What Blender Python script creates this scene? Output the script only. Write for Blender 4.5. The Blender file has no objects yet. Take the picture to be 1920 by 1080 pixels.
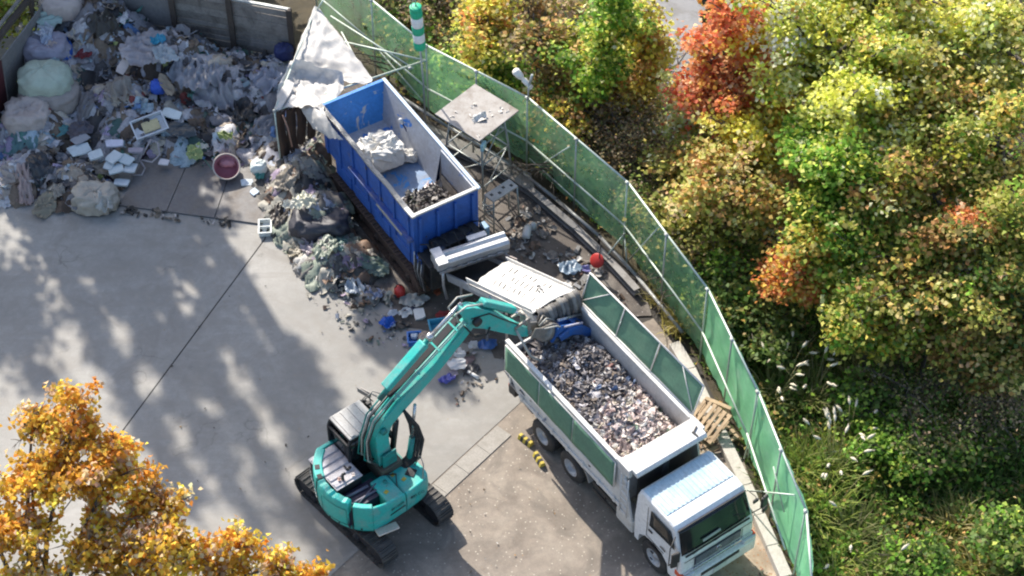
import bpy, bmesh, math, random
import numpy as np
from mathutils import Vector, Matrix, noise

# ------------------------------------------------------------ camera, sky, sun, exposure
S = bpy.context.scene
COL = S.collection
cam_d = bpy.data.cameras.new('camera')
cam_d.sensor_width = 36.0
cam_d.lens = 70.0
cam_d.clip_start = 0.5
cam_d.clip_end = 2000.0
cam = bpy.data.objects.new('camera', cam_d)
COL.objects.link(cam)
cam.location = (0.0, -60.0 * math.cos(math.radians(48)), 60.0 * math.sin(math.radians(48)))
cam.rotation_euler = (math.radians(90 - 48), 0, 0)
S.camera = cam

SUN_EL, SUN_AZ = 37.0, -60.5      # elevation; heading of the shadows on the ground (degrees from +x)
world = bpy.data.worlds.new('World')
S.world = world
world.use_nodes = True
wn = world.node_tree
bg = wn.nodes['Background']
sky = wn.nodes.new('ShaderNodeTexSky')
sky.sky_type = 'NISHITA'
sky.sun_disc = False
sky.sun_elevation = math.radians(SUN_EL)
sun_dir = Vector((-math.cos(math.radians(SUN_AZ)) * math.cos(math.radians(SUN_EL)),
                  -math.sin(math.radians(SUN_AZ)) * math.cos(math.radians(SUN_EL)),
                  math.sin(math.radians(SUN_EL))))
sky.sun_rotation = math.atan2(sun_dir.x, sun_dir.y)
sky.air_density = 1.0
sky.dust_density = 2.0
wn.links.new(sky.outputs[0], bg.inputs[0])
bg.inputs[1].default_value = 0.15
sun_l = bpy.data.lights.new('sun', 'SUN')
sun_l.energy = 4.9
sun_l.angle = math.radians(0.55)
sun_l.color = (1.0, 0.93, 0.82)
sun = bpy.data.objects.new('sun', sun_l)
COL.objects.link(sun)
sun.location = (-20, 40, 40)
sun.rotation_euler = (-sun_dir).to_track_quat('-Z', 'Y').to_euler()
S.view_settings.view_transform = 'Standard'
S.view_settings.look = 'None'
S.view_settings.exposure = 0.9
S.view_settings.gamma = 1.0
S.render.engine = 'CYCLES'
S.cycles.use_denoising = True
S.cycles.pixel_filter_type = 'BLACKMAN_HARRIS'
S.cycles.filter_width = 2.1
S.cycles.max_bounces = 12
S.cycles.diffuse_bounces = 9
S.cycles.transparent_max_bounces = 12

# ------------------------------------------------------------ helpers
R = math.radians
def tag(o, label=None, cat=None, group=None, kind=None):
    if label: o['label'] = label
    if cat: o['category'] = cat
    if group: o['group'] = group
    if kind: o['kind'] = kind
    return o
def empty(name, loc=(0, 0, 0), rz=0.0, label=None, cat=None, group=None):
    o = bpy.data.objects.new(name, None)
    COL.objects.link(o)
    o.empty_display_size = 0.3
    o.location = loc
    o.rotation_euler = (0, 0, rz)
    return tag(o, label, cat, group)

class MB:
    """collects shapes; build() links them as one mesh object"""
    def __init__(s):
        s.v = []; s.f = []; s.sm = []; s.c = []
    def add(s, vs, fs, smooth=False, col=None):
        b = len(s.v)
        s.v.extend([tuple(v) for v in vs])
        for f in fs:
            s.f.append(tuple(i + b for i in f)); s.sm.append(smooth)
        if col is not None: s.c.extend([col] * len(vs))
        return s
    def box(s, c, d, rz=0.0, ry=0.0, rx=0.0):
        hx, hy, hz = d[0] / 2, d[1] / 2, d[2] / 2
        m = Matrix.Translation(c) @ Matrix.Rotation(rz, 4, 'Z') @ Matrix.Rotation(ry, 4, 'Y') @ Matrix.Rotation(rx, 4, 'X')
        vs = [m @ Vector((x * hx, y * hy, z * hz)) for x in (-1, 1) for y in (-1, 1) for z in (-1, 1)]
        return s.add(vs, [(0, 1, 3, 2), (4, 6, 7, 5), (0, 4, 5, 1), (2, 3, 7, 6), (0, 2, 6, 4), (1, 5, 7, 3)])
    def bar(s, a, b, w, h, up=(0, 0, 1)):
        a = Vector(a); b = Vector(b); t = (b - a).normalized(); u = Vector(up)
        sd = t.cross(u)
        if sd.length < 1e-4: sd = t.cross(Vector((1, 0, 0)))
        sd.normalize(); u = sd.cross(t).normalized()
        vs = [p + sd * (w / 2 * i) + u * (h / 2 * j) for p in (a, b) for i in (-1, 1) for j in (-1, 1)]
        return s.add(vs, [(0, 1, 3, 2), (4, 6, 7, 5), (0, 4, 5, 1), (2, 3, 7, 6), (0, 2, 6, 4), (1, 5, 7, 3)])
    def prism(s, poly, lo, hi, axis='y'):
        n = len(poly)
        def P(p, t):
            return {'y': (p[0], t, p[1]), 'x': (t, p[0], p[1]), 'z': (p[0], p[1], t)}[axis]
        vs = [P(p, lo) for p in poly] + [P(p, hi) for p in poly]
        fs = [tuple(range(n))[::-1], tuple(range(n, 2 * n))]
        fs += [(i, (i + 1) % n, n + (i + 1) % n, n + i) for i in range(n)]
        return s.add(vs, fs)
    def tube(s, pts, r, seg=8, caps=True):
        pts = [Vector(p) for p in pts]; n = len(pts)
        rs = r if isinstance(r, (list, tuple)) else [r] * n
        vs = []; prev = None
        for i, p in enumerate(pts):
            t = (pts[min(i + 1, n - 1)] - pts[max(i - 1, 0)])
            if t.length < 1e-6: t = Vector((0, 0, 1))
            t.normalize()
            if prev is None:
                a = t.orthogonal().normalized()
            else:
                a = prev - t * prev.dot(t)
                a = a.normalized() if a.length > 1e-5 else t.orthogonal().normalized()
            prev = a; b = t.cross(a)
            for k in range(seg):
                th = 2 * math.pi * k / seg
                vs.append(p + (a * math.cos(th) + b * math.sin(th)) * rs[i])
        fs = [(i * seg + k, i * seg + (k + 1) % seg, (i + 1) * seg + (k + 1) % seg, (i + 1) * seg + k)
              for i in range(n - 1) for k in range(seg)]
        s.add(vs, fs, True)
        if caps:
            b = len(s.v) - len(vs)
            s.f.append(tuple(b + k for k in range(seg))[::-1]); s.sm.append(False)
            s.f.append(tuple(b + (n - 1) * seg + k for k in range(seg))); s.sm.append(False)
        return s
    def lathe(s, prof, c, axis, seg=24):
        """prof: list of (along, radius); axis: unit vector"""
        ax = Vector(axis).normalized(); a = ax.orthogonal().normalized(); b = ax.cross(a); c = Vector(c)
        vs = []
        for (t, r) in prof:
            for k in range(seg):
                th = 2 * math.pi * k / seg
                vs.append(c + ax * t + (a * math.cos(th) + b * math.sin(th)) * r)
        n = len(prof)
        fs = [(i * seg + k, i * seg + (k + 1) % seg, (i + 1) * seg + (k + 1) % seg, (i + 1) * seg + k)
              for i in range(n - 1) for k in range(seg)]
        return s.add(vs, fs, True)
    def build(s, name, mat, parent=None, bev=0.0, loc=None, autosmooth=False):
        me = bpy.data.meshes.new(name)
        me.from_pydata(s.v, [], s.f)
        me.polygons.foreach_set('use_smooth', [bool(x) for x in s.sm])
        if s.c:
            at = me.attributes.new('Col', 'FLOAT_COLOR', 'POINT')
            at.data.foreach_set('color', np.array([(*c[:3], 1.0) for c in s.c], dtype=np.float32).ravel())
        me.update()
        return link(name, me, mat, parent, bev, loc)

def link(name, me, mat, parent=None, bev=0.0, loc=None):
    o = bpy.data.objects.new(name, me)
    COL.objects.link(o)
    if mat is not None: me.materials.append(mat)
    if parent is not None: o.parent = parent
    if loc is not None: o.location = loc
    if bev > 0:
        m = o.modifiers.new('bevel', 'BEVEL'); m.width = bev; m.segments = 2; m.limit_method = 'ANGLE'; m.angle_limit = R(40)
    return o

# ------------------------------------------------------------ materials
def nd(nt, t, **kw):
    n = nt.nodes.new(t)
    for k, v in kw.items(): setattr(n, k, v)
    return n
def mat_base(name):
    m = bpy.data.materials.new(name); m.use_nodes = True
    nt = m.node_tree
    return m, nt, nt.nodes['Principled BSDF']
def noise_tex(nt, coord, scale, detail=4.0, rough=0.6, dist=0.0):
    n = nd(nt, 'ShaderNodeTexNoise')
    n.inputs['Scale'].default_value = scale; n.inputs['Detail'].default_value = detail
    n.inputs['Roughness'].default_value = rough; n.inputs['Distortion'].default_value = dist
    nt.links.new(coord, n.inputs['Vector'])
    return n.outputs['Fac']
def ramp(nt, fac, stops):
    r = nd(nt, 'ShaderNodeValToRGB')
    e = r.color_ramp.elements
    while len(e) < len(stops): e.new(0.5)
    for i, (p, c) in enumerate(stops):
        e[i].position = p
        e[i].color = (*c, 1.0) if isinstance(c, (tuple, list)) else (c, c, c, 1.0)
    nt.links.new(fac, r.inputs[0])
    return r.outputs[0]
def mixc(nt, fac, a, b, mode='MIX'):
    m = nd(nt, 'ShaderNodeMix', data_type='RGBA', blend_type=mode)
    for sock, v in ((m.inputs[0], fac), (m.inputs[6], a), (m.inputs[7], b)):
        if isinstance(v, bpy.types.NodeSocket): nt.links.new(v, sock)
        elif isinstance(v, (tuple, list)): sock.default_value = (*v[:3], 1.0)
        else: sock.default_value = v
    return m.outputs[2]
def bump(nt, p, h, strength=0.3, dist=0.02):
    b = nd(nt, 'ShaderNodeBump'); b.inputs['Strength'].default_value = strength; b.inputs['Distance'].default_value = dist
    nt.links.new(h, b.inputs['Height']); nt.links.new(b.outputs[0], p.inputs['Normal'])

_M = {}
def paint(name, col, rough=0.45, dirt=(0.12, 0.1, 0.08), amt=0.5, scale=2.5, metal=0.0, chips=None, spec=0.5):
    """painted / worn surface: base colour, soiled patches, fine scratches"""
    if name in _M: return _M[name]
    m, nt, p = mat_base(name)
    tc = nd(nt, 'ShaderNodeTexCoord').outputs['Object']
    n1 = noise_tex(nt, tc, scale, 6, 0.68, 0.4)
    f1 = ramp(nt, n1, [(0.46, 0.0), (0.72, amt)])
    c = mixc(nt, f1, col, dirt)
    n2 = noise_tex(nt, tc, scale * 9, 3, 0.7)
    f2 = ramp(nt, n2, [(0.35, 0.82), (0.7, 1.06)])
    c = mixc(nt, 1.0, c, f2, 'MULTIPLY')
    if chips:
        n3 = noise_tex(nt, tc, chips[1], 5, 0.75, 0.8)
        f3 = ramp(nt, n3, [(chips[2], 0.0), (chips[2] + 0.03, 1.0)])
        c = mixc(nt, f3, c, chips[0])
    nt.links.new(c, p.inputs['Base Color'])
    rr = ramp(nt, n1, [(0.3, max(0.05, rough - 0.08)), (0.75, min(1, rough + 0.3))])
    nt.links.new(rr, p.inputs['Roughness'])
    p.inputs['Metallic'].default_value = metal
    p.inputs['Specular IOR Level'].default_value = spec
    bump(nt, p, n2, 0.12, 0.01)
    _M[name] = m
    return m
def glass_dark(name, col=(0.014, 0.016, 0.018)):
    if name in _M: return _M[name]
    m, nt, p = mat_base(name)
    p.inputs['Base Color'].default_value = (*col, 1)
    p.inputs['Roughness'].default_value = 0.1
    p.inputs['Specular IOR Level'].default_value = 0.35
    _M[name] = m
    return m
def attr_mat(name, rough=0.6, transl=0.0, spec=0.4, vary=0.25):
    """colour carried by the pieces themselves (attribute Col)"""
    if name in _M: return _M[name]
    m, nt, p = mat_base(name)
    at = nd(nt, 'ShaderNodeAttribute'); at.attribute_name = 'Col'
    tc = nd(nt, 'ShaderNodeTexCoord').outputs['Object']
    n = noise_tex(nt, tc, 14.0, 3, 0.7)
    f = ramp(nt, n, [(0.3, 1 - vary), (0.7, 1 + vary * 0.4)])
    c = mixc(nt, 1.0, at.outputs['Color'], f, 'MULTIPLY')
    nt.links.new(c, p.inputs['Base Color'])
    p.inputs['Roughness'].default_value = rough
    p.inputs['Specular IOR Level'].default_value = spec
    if transl > 0:
        t = nd(nt, 'ShaderNodeBsdfTranslucent'); nt.links.new(c, t.inputs['Color'])
        mx = nd(nt, 'ShaderNodeMixShader'); mx.inputs[0].default_value = transl
        nt.links.new(p.outputs[0], mx.inputs[1]); nt.links.new(t.outputs[0], mx.inputs[2])
        nt.links.new(mx.outputs[0], nt.nodes['Material Output'].inputs[0])
    _M[name] = m
    return m
def film(name, col, transl=0.25, rough=0.35, alpha=0.0):
    """plastic film / woven plastic"""
    if name in _M: return _M[name]
    m, nt, p = mat_base(name)
    tc = nd(nt, 'ShaderNodeTexCoord').outputs['Object']
    n = noise_tex(nt, tc, 3.0, 5, 0.7, 0.5)
    c = mixc(nt, ramp(nt, n, [(0.45, 0.0), (0.75, 0.55)]), col, tuple(x * 0.5 + 0.02 for x in col))
    nt.links.new(c, p.inputs['Base Color'])
    p.inputs['Roughness'].default_value = rough
    t = nd(nt, 'ShaderNodeBsdfTranslucent'); nt.links.new(c, t.inputs['Color'])
    mx = nd(nt, 'ShaderNodeMixShader'); mx.inputs[0].default_value = transl
    nt.links.new(p.outputs[0], mx.inputs[1]); nt.links.new(t.outputs[0], mx.inputs[2])
    out = mx.outputs[0]
    if alpha > 0:
        tr = nd(nt, 'ShaderNodeBsdfTransparent'); m2 = nd(nt, 'ShaderNodeMixShader'); m2.inputs[0].default_value = alpha
        nt.links.new(out, m2.inputs[1]); nt.links.new(tr.outputs[0], m2.inputs[2]); out = m2.outputs[0]
    nt.links.new(out, nt.nodes['Material Output'].inputs[0])
    fine = noise_tex(nt, tc, 25.0, 3, 0.6)
    bump(nt, p, fine, 0.25, 0.01)
    _M[name] = m
    return m

def ground_mat(name, c1, c2, c3, speck=None, stain=None, bs=0.25, rough=0.85, big=0.35, streak=None, cracks=False):
    m, nt, p = mat_base(name)
    tc = nd(nt, 'ShaderNodeTexCoord').outputs['Object']
    nA = noise_tex(nt, tc, big, 6, 0.62, 0.6)
    c = ramp(nt, nA, [(0.3, c1), (0.52, c2), (0.72, c3)])
    nB = noise_tex(nt, tc, 3.2, 7, 0.72, 0.3)
    c = mixc(nt, 1.0, c, ramp(nt, nB, [(0.3, 0.78), (0.7, 1.1)]), 'MULTIPLY')
    nC = noise_tex(nt, tc, 40.0, 3, 0.7)
    c = mixc(nt, 1.0, c, ramp(nt, nC, [(0.3, 0.86), (0.7, 1.08)]), 'MULTIPLY')
    if stain:
        nD = noise_tex(nt, tc, 0.9, 5, 0.7, 1.2)
        c = mixc(nt, ramp(nt, nD, [(0.48, 0.0), (0.66, 0.75)]), c, stain)
    if streak:                                   # tyre and track scuffs that run across the yard
        mp = nd(nt, 'ShaderNodeMapping'); mp.inputs['Rotation'].default_value = (0, 0, streak[1]); mp.inputs['Scale'].default_value = (0.25, 3.0, 1)
        nt.links.new(tc, mp.inputs[0])
        nE = noise_tex(nt, mp.outputs[0], 1.0, 5, 0.7, 0.5)
        c = mixc(nt, ramp(nt, nE, [(0.50, 0.0), (0.66, 0.6)]), c, streak[0])
    if cracks:
        q = nd(nt, 'ShaderNodeVectorMath', operation='ADD'); nz = nd(nt, 'ShaderNodeTexNoise'); nz.inputs['Scale'].default_value = 1.3; nz.inputs['Detail'].default_value = 4
        nt.links.new(tc, nz.inputs['Vector']); sc_ = nd(nt, 'ShaderNodeVectorMath', operation='SCALE'); sc_.inputs['Scale'].default_value = 0.9
        nt.links.new(nz.outputs['Color'], sc_.inputs[0]); nt.links.new(tc, q.inputs[0]); nt.links.new(sc_.outputs[0], q.inputs[1])
        ve = nd(nt, 'ShaderNodeTexVoronoi', feature='DISTANCE_TO_EDGE'); ve.inputs['Scale'].default_value = 0.22; nt.links.new(q.outputs[0], ve.inputs['Vector'])
        nF = noise_tex(nt, tc, 0.45, 4, 0.6)
        ln = mixc(nt, ramp(nt, nF, [(0.52, 0.0), (0.64, 1.0)]), (0, 0, 0), ramp(nt, ve.outputs['Distance'], [(0.0015, 0.5), (0.005, 0.0)]))
        c = mixc(nt, ln, c, (0.09, 0.08, 0.07))
    if speck:
        vo = nd(nt, 'ShaderNodeTexVoronoi'); vo.inputs['Scale'].default_value = speck[1]
        nt.links.new(tc, vo.inputs['Vector'])
        c = mixc(nt, ramp(nt, vo.outputs['Distance'], [(speck[2], 1.0), (speck[2] + 0.05, 0.0)]), c, speck[0])
    nt.links.new(c, p.inputs['Base Color'])
    nt.links.new(ramp(nt, nB, [(0.3, rough - 0.15), (0.7, min(1.0, rough + 0.1))]), p.inputs['Roughness'])
    bump(nt, p, nC, bs, 0.02)
    return m

# common paints
WHITE = paint('white_paint', (0.62, 0.615, 0.60), 0.4, (0.36, 0.32, 0.27), 0.5, 1.8)
CABW = paint('cab_white', (0.72, 0.72, 0.715), 0.25, (0.5, 0.47, 0.42), 0.25, 1.2)
BLACK = paint('black_steel', (0.022, 0.022, 0.024), 0.5, (0.07, 0.06, 0.05), 0.8, 3)
RUBBER = paint('rubber', (0.025, 0.025, 0.026), 0.75, (0.11, 0.095, 0.08), 0.7, 4)
GALV = paint('galvanised_pipe', (0.42, 0.45, 0.44), 0.45, (0.2, 0.18, 0.15), 0.6, 3, 0.4)
STEEL = paint('bare_steel', (0.45, 0.45, 0.46), 0.38, (0.14, 0.11, 0.09), 0.7, 3, 0.7)
TEAL = paint('teal_paint', (0.022, 0.43, 0.375), 0.4, (0.20, 0.34, 0.31), 0.85, 2.4, 0.0, ((0.10, 0.13, 0.11), 5.0, 0.66))
TEAL_D = paint('teal_paint_grimy', (0.012, 0.25, 0.22), 0.45, (0.06, 0.09, 0.08), 0.85, 3)
RUST = paint('rusty_steel', (0.075, 0.045, 0.032), 0.8, (0.035, 0.03, 0.027), 0.8, 2.5)
RED = paint('red_plastic', (0.48, 0.03, 0.025), 0.4, (0.25, 0.05, 0.04), 0.5, 4)
NETG = paint('green_mesh_panel', (0.11, 0.235, 0.155), 0.7, (0.12, 0.19, 0.14), 0.6, 1.5)
WOOD = paint('pallet_wood', (0.42, 0.31, 0.2), 0.8, (0.2, 0.15, 0.11), 0.8, 3)
DARKP = paint('soot_black', (0.012, 0.012, 0.018), 0.6, (0.03, 0.027, 0.024), 0.7, 3)

# ------------------------------------------------------------ ground
random.seed(7); rng = np.random.default_rng(7)
FENCE = [(-6.6, 12.2), (-4.52, 9.70), (-2.69, 7.49), (0.49, 5.07), (3.42, 1.39), (5.50, -2.85), (6.60, -6.54), (7.50, -10.45), (7.42, -12.6)]
def fence_side(x, y):
    """signed distance to the fence line: > 0 outside (right)"""
    best = 1e9; sg = 1
    for (a, b) in zip(FENCE[:-1], FENCE[1:]):
        ax, ay = a; bx, by = b; dx, dy = bx - ax, by - ay
        t = max(0, min(1, ((x - ax) * dx + (y - ay) * dy) / (dx * dx + dy * dy)))
        px, py = ax + t * dx, ay + t * dy
        d = math.hypot(x - px, y - py)
        if d < best:
            best = d; sg = 1 if (dx * (y - py) - dy * (x - px)) > 0 else -1
    return best * sg
def terr(x, y):
    d = fence_side(x, y)
    if d <= 0.15: return -0.06
    z = -0.06 - min(1.2, (d - 0.15) * 0.1)
    return z + 0.25 * noise.noise((x * 0.35, y * 0.35, 3)) * min(1, d) 

def terrain():
    n = 110; L = 34.0
    xs = np.linspace(-L, L, n); mb = MB()
    vs = [(x, y, terr(x, y)) for y in xs for x in xs]
    fs = [(j * n + i, j * n + i + 1, (j + 1) * n + i + 1, (j + 1) * n + i) for j in range(n - 1) for i in range(n - 1)]
    mb.add(vs, fs, True)
    # skirt out to the horizon
    ring = [i for i in range(n)] + [j * n + n - 1 for j in range(1, n)] + [(n - 1) * n + i for i in range(n - 2, -1, -1)] + [j * n for j in range(n - 2, 0, -1)]
    b = len(mb.v)
    for i in ring:
        v = mb.v[i]; mb.v.append((v[0] * 20, v[1] * 20, -1.5))
    m = len(ring)
    for k in range(m):
        mb.f.append((ring[k], b + k, b + (k + 1) % m, ring[(k + 1) % m])); mb.sm.append(True)
    return mb
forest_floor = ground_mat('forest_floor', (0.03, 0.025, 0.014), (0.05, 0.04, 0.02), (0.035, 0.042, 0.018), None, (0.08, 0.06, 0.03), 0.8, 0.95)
tag(terrain().build('ground', forest_floor), kind='structure')

def sheet(name, pts, z, m, jit=0.0, parent=None, thick=0.0):
    if jit:
        out = []
        n = len(pts)
        for i in range(n):
            a = Vector(pts[i]); b = Vector(pts[(i + 1) % n]); k = max(1, int((b - a).length / 0.35))
            for j in range(k):
                p = a.lerp(b, j / k)
                out.append((p.x + jit * noise.noise((p.x * 1.7, p.y * 1.7, 1)) * 2, p.y + jit * noise.noise((p.x * 1.7, p.y * 1.7, 9)) * 2))
        pts = out
    mb = MB()
    if thick: mb.prism(pts, z - thick, z, 'z')
    else: mb.add([(x, y, z) for x, y in pts], [tuple(range(len(pts)))])
    return mb.build(name, m, parent)
concrete = ground_mat('yard_concrete', (0.225, 0.216, 0.20), (0.285, 0.273, 0.252), (0.33, 0.317, 0.295), ((0.25, 0.22, 0.18), 2.2, 0.035), (0.21, 0.195, 0.175), 0.12, 0.8, 0.3, ((0.23, 0.215, 0.195), R(55)), True)
rough_gr = ground_mat('dusty_tarmac', (0.17, 0.14, 0.115), (0.27, 0.228, 0.187), (0.33, 0.285, 0.235), ((0.42, 0.38, 0.32), 7.0, 0.12), (0.15, 0.13, 0.11), 0.6, 0.9, 0.8)
soil = ground_mat('dirt_stained_slab', (0.075, 0.062, 0.052), (0.135, 0.115, 0.10), (0.2, 0.18, 0.16), ((0.3, 0.28, 0.26), 6.0, 0.09), (0.05, 0.042, 0.038), 0.7, 0.9, 0.6)
gravel_m = ground_mat('leafy_gravel', (0.26, 0.2, 0.14), (0.4, 0.32, 0.24), (0.5, 0.42, 0.32), ((0.3, 0.16, 0.08), 9.0, 0.22), (0.2, 0.15, 0.1), 0.9, 0.95, 1.2)
# concrete apron, its two slabs meet in a joint gap
J0, J1 = (-7.62, 2.02), (-12.6, -8.9)
yard_out = [(-24, 14), (-6.9, 12.6), (-2.9, 7.3), (-4.6, 5.6), (-3.2, -1.9), (0.9, -3.65), (-0.45, -5.2), (-2.22, -7.26), (-6.4, -12.1), (-9.4, -15.6)]
def joint_split():
    d = Vector((J1[0] - J0[0], J1[1] - J0[1])).normalized(); n = Vector((-d.y, d.x))
    return d, n
jd, jn = joint_split()
gap = 0.018
left = [(-24, 14.3), (-15.2, 11.9), (-7.3, 9.72), (-7.0, 6.0), (J0[0] - jn.x * gap, J0[1] - jn.y * gap), (J1[0] - jn.x * gap, J1[1] - jn.y * gap), (-17, -15.6), (-24, -15.6)]
right = [(-6.96, 6.0), (-7.26, 9.72), (-5.0, 9.6), (-2.9, 7.3), (0.6, 4.9), (1.9, -2.5), (0.8, -3.75), (-0.52, -5.3), (-2.3, -7.37), (-9.38, -15.6), (-16.9, -15.6), (J1[0] + jn.x * gap, J1[1] + jn.y * gap), (J0[0] + jn.x * gap, J0[1] + jn.y * gap)]
tag(sheet('pavement', [(-24, 14.2), (-15.2, 11.9), (-7.2, 9.8), (-4.6, 9.65), (-2.75, 7.45), (0.42, 5.0), (3.35, 1.35), (5.42, -2.9), (6.5, -6.6), (7.4, -10.5), (7.3, -16), (-24, -16)], -0.036, paint('joint_dirt', (0.05, 0.045, 0.04), 0.95, (0.03, 0.025, 0.02), 0.5, 3)), kind='structure')
tag(sheet('pavement', left, 0.0, concrete), kind='structure')
tag(sheet('pavement', right, 0.0, concrete), kind='structure')
# rough tarmac on the lower right, up to the fence kerb
tag(sheet('road', [(1.9, -2.5), (4.2, -1.2), (5.4, -3.4), (6.5, -6.6), (7.3, -10.4), (7.2, -16), (-9.75, -16), (-2.36, -7.44), (-0.58, -5.37), (0.7, -3.85)], -0.012, rough_gr), kind='structure')
# pale gutter strip along the joint between slab and tarmac
sd = Vector((-1.77, -2.06)).normalized(); sn = Vector((sd.y, -sd.x))
g0 = Vector((-0.34, -5.32)); g1 = g0 + sd * 3.6
gut = paint('gutter_concrete', (0.31, 0.29, 0.26), 0.85, (0.22, 0.2, 0.17), 0.5, 2)
for k in range(4):
    a = g0 + sd * (0.9 * k + 0.006); b = g0 + sd * (0.9 * (k + 1) - 0.006)
    q = [a + sn * -0.42, b + sn * -0.42, b + sn * 0.1, a + sn * 0.1]
    tag(sheet('gutter_slab', [(p.x, p.y) for p in q], 0.012 + 0.003 * (k % 2), gut, 0, None, 0.05), kind='structure')
# dirt-stained floor below and beside the shredder
tag(sheet('dirt_floor', [(-3.3, -1.55), (-1.2, -2.2), (0.3, -3.1), (1.2, -3.2), (2.6, -1.7), (4.0, -1.0), (3.6, 0.2), (2.0, 2.3), (0.5, 4.2), (-1.9, 6.1), (-4.0, 8.0), (-5.4, 9.6), (-6.6, 8.6), (-6.9, 6.5), (-6.0, 3.2), (-4.6, 0.4)], 0.006, soil, 0.16), kind='structure')
tag(sheet('gravel_patch', [(5.2, -8.1), (6.35, -7.8), (7.15, -10.4), (7.1, -15), (5.4, -15), (5.6, -10.6)], -0.004, gravel_m, 0.1), kind='structure')
# steel cover plates in front of the heap, standing a little proud
plate_m = paint('worn_steel_plate', (0.15, 0.145, 0.145), 0.6, (0.22, 0.18, 0.14), 0.6, 1.2, 0.2)
pa, pb, pc, pd = (-12.3, 3.45), (-11.7, 5.9), (-7.5, 4.9), (-7.72, 2.62)
def lerp2(a, b, t): return (a[0] + (b[0] - a[0]) * t, a[1] + (b[1] - a[1]) * t)
plates = empty('floor_plate', (-10, 4, 0), 0, 'grey steel floor plates laid in front of the big rubbish heap', 'steel plates')
for k in range(3):
    t0, t1 = k / 3 + 0.003, (k + 1) / 3 - 0.003
    q = [lerp2(pa, pd, t0), lerp2(pa, pd, t1), lerp2(pb, pc, t1), lerp2(pb, pc, t0)]
    mb = MB().prism([(x + 10, y - 4) for x, y in q], 0.008, 0.05 + 0.004 * k, 'z')
    mb.build('plate', plate_m, plates, 0.006)
# second road beyond the trees
tag(sheet('road', [(3.4, 20), (4.0, 13.4), (4.2, 10.4), (5.2, 9.2), (6.4, 10.2), (6.6, 13.4), (7.4, 20)], -0.55, ground_mat('old_asphalt', (0.16, 0.16, 0.165), (0.22, 0.22, 0.225), (0.27, 0.265, 0.26), None, (0.12, 0.11, 0.1), 0.4), 0.2), kind='structure')

# ------------------------------------------------------------ heap shapes
BUMPS = [(-13.6, 10.6, 1.9, 1.7, 1.5), (-14.9, 8.8, 1.25, 1.3, 1.5), (-15.3, 6.9, 0.9, 1.1, 1.1), (-11.3, 9.5, 1.55, 1.5, 1.25), (-9.6, 8.8, 1.15, 1.7, 1.3), (-8.0, 8.6, 0.95, 1.3, 1.4),
         (-12.4, 7.6, 1.0, 1.8, 1.3), (-9.8, 6.9, 0.6, 2.0, 1.1), (-15.6, 4.7, 0.6, 1.4, 0.85), (-13.9, 4.5, 0.62, 1.0, 0.8), (-7.4, 6.6, 0.55, 1.0, 1.4),
         (-6.6, 4.2, 0.95, 0.85, 1.1), (-5.85, 2.7, 0.9, 0.95, 0.9), (-5.3, 1.0, 0.65, 0.9, 0.8), (-4.2, -0.4, 0.22, 0.8, 0.5), (-6.0, 5.6, 0.7, 0.8, 0.9)]
def H(x, y):
    h = 0.0
    for (bx, by, a, sx, sy) in BUMPS:
        q = ((x - bx) / sx) ** 2 + ((y - by) / sy) ** 2
        if q < 5: h = max(h, a * math.exp(-q * 0.75))
    if h < 0.1: return 0.0
    return (h - 0.1) * 1.15 + (0.1 * noise.noise((x * 2.2, y * 2.2, 0)) + 0.2 * noise.noise((x * 0.9, y * 0.9, 6))) * min(1, h * 3)
HEAP_A = [(-16.4, 3.1), (-12.4, 3.5), (-11.9, 5.3), (-10.6, 5.35), (-7.7, 4.6), (-6.7, 4.4), (-6.4, 9.0), (-7.4, 9.7), (-13.2, 11.35), (-15.4, 11.9), (-15.9, 8), (-18.5, 5.5), (-18.5, 3.3)]
HEAP_B = [(-7.75, 4.3), (-7.7, 2.6), (-7.1, 1.6), (-6.3, 0.6), (-5.3, -0.35), (-4.4, -1.05), (-3.5, -1.2), (-3.5, -0.3), (-4.2, 0.8), (-5.1, 2.6), (-5.9, 4.6), (-6.5, 6.6), (-7.4, 6.6)]
def inside(x, y, poly):
    r = False; n = len(poly); j = n - 1
    for i in range(n):
        xi, yi = poly[i]; xj, yj = poly[j]
        if (yi > y) != (yj > y) and x < (xj - xi) * (y - yi) / (yj - yi) + xi: r = not r
        j = i
    return r
def crumple(mb, c, w, h, col, rr, nx=3, ny=3, amp=0.22, tilt=0.6, curl=0.0):
    """one crumpled scrap of film, cloth or card"""
    a = rr.random() * 6.283; ca, sa = math.cos(a), math.sin(a)
    n = Vector((rr.gauss(0, tilt), rr.gauss(0, tilt), 1)).normalized()
    u = Vector((ca, sa, 0)); u = (u - n * u.dot(n)).normalized(); v = n.cross(u)
    ph = [rr.random() * 6.28 for _ in range(4)]; k1 = 2 + rr.random() * 4; k2 = 2 + rr.random() * 4
    s = min(w, h); vs = []; c = Vector(c)
    cut = [rr.random() * 0.35 for _ in range(4)]
    for j in range(ny + 1):
        for i in range(nx + 1):
            p = i / nx - 0.5; q = j / ny - 0.5
            e = 1 - cut[(i > nx / 2) + 2 * (j > ny / 2)] * (abs(p) + abs(q))
            z = amp * s * (abs(math.sin(k1 * p + ph[0] + k2 * q * 0.6)) + math.sin(k2 * q * 1.7 + ph[1] - p * k1) * 0.7 + rr.gauss(0, 0.25))
            z += curl * s * (p * p + q * q) * 2
            vs.append(c + u * (p * w * e) + v * (q * h * e) + n * z)
    fs = [(j * (nx + 1) + i, j * (nx + 1) + i + 1, (j + 1) * (nx + 1) + i + 1, (j + 1) * (nx + 1) + i) for j in range(ny) for i in range(nx)]
    mb.add(vs, fs, False, col)
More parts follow.
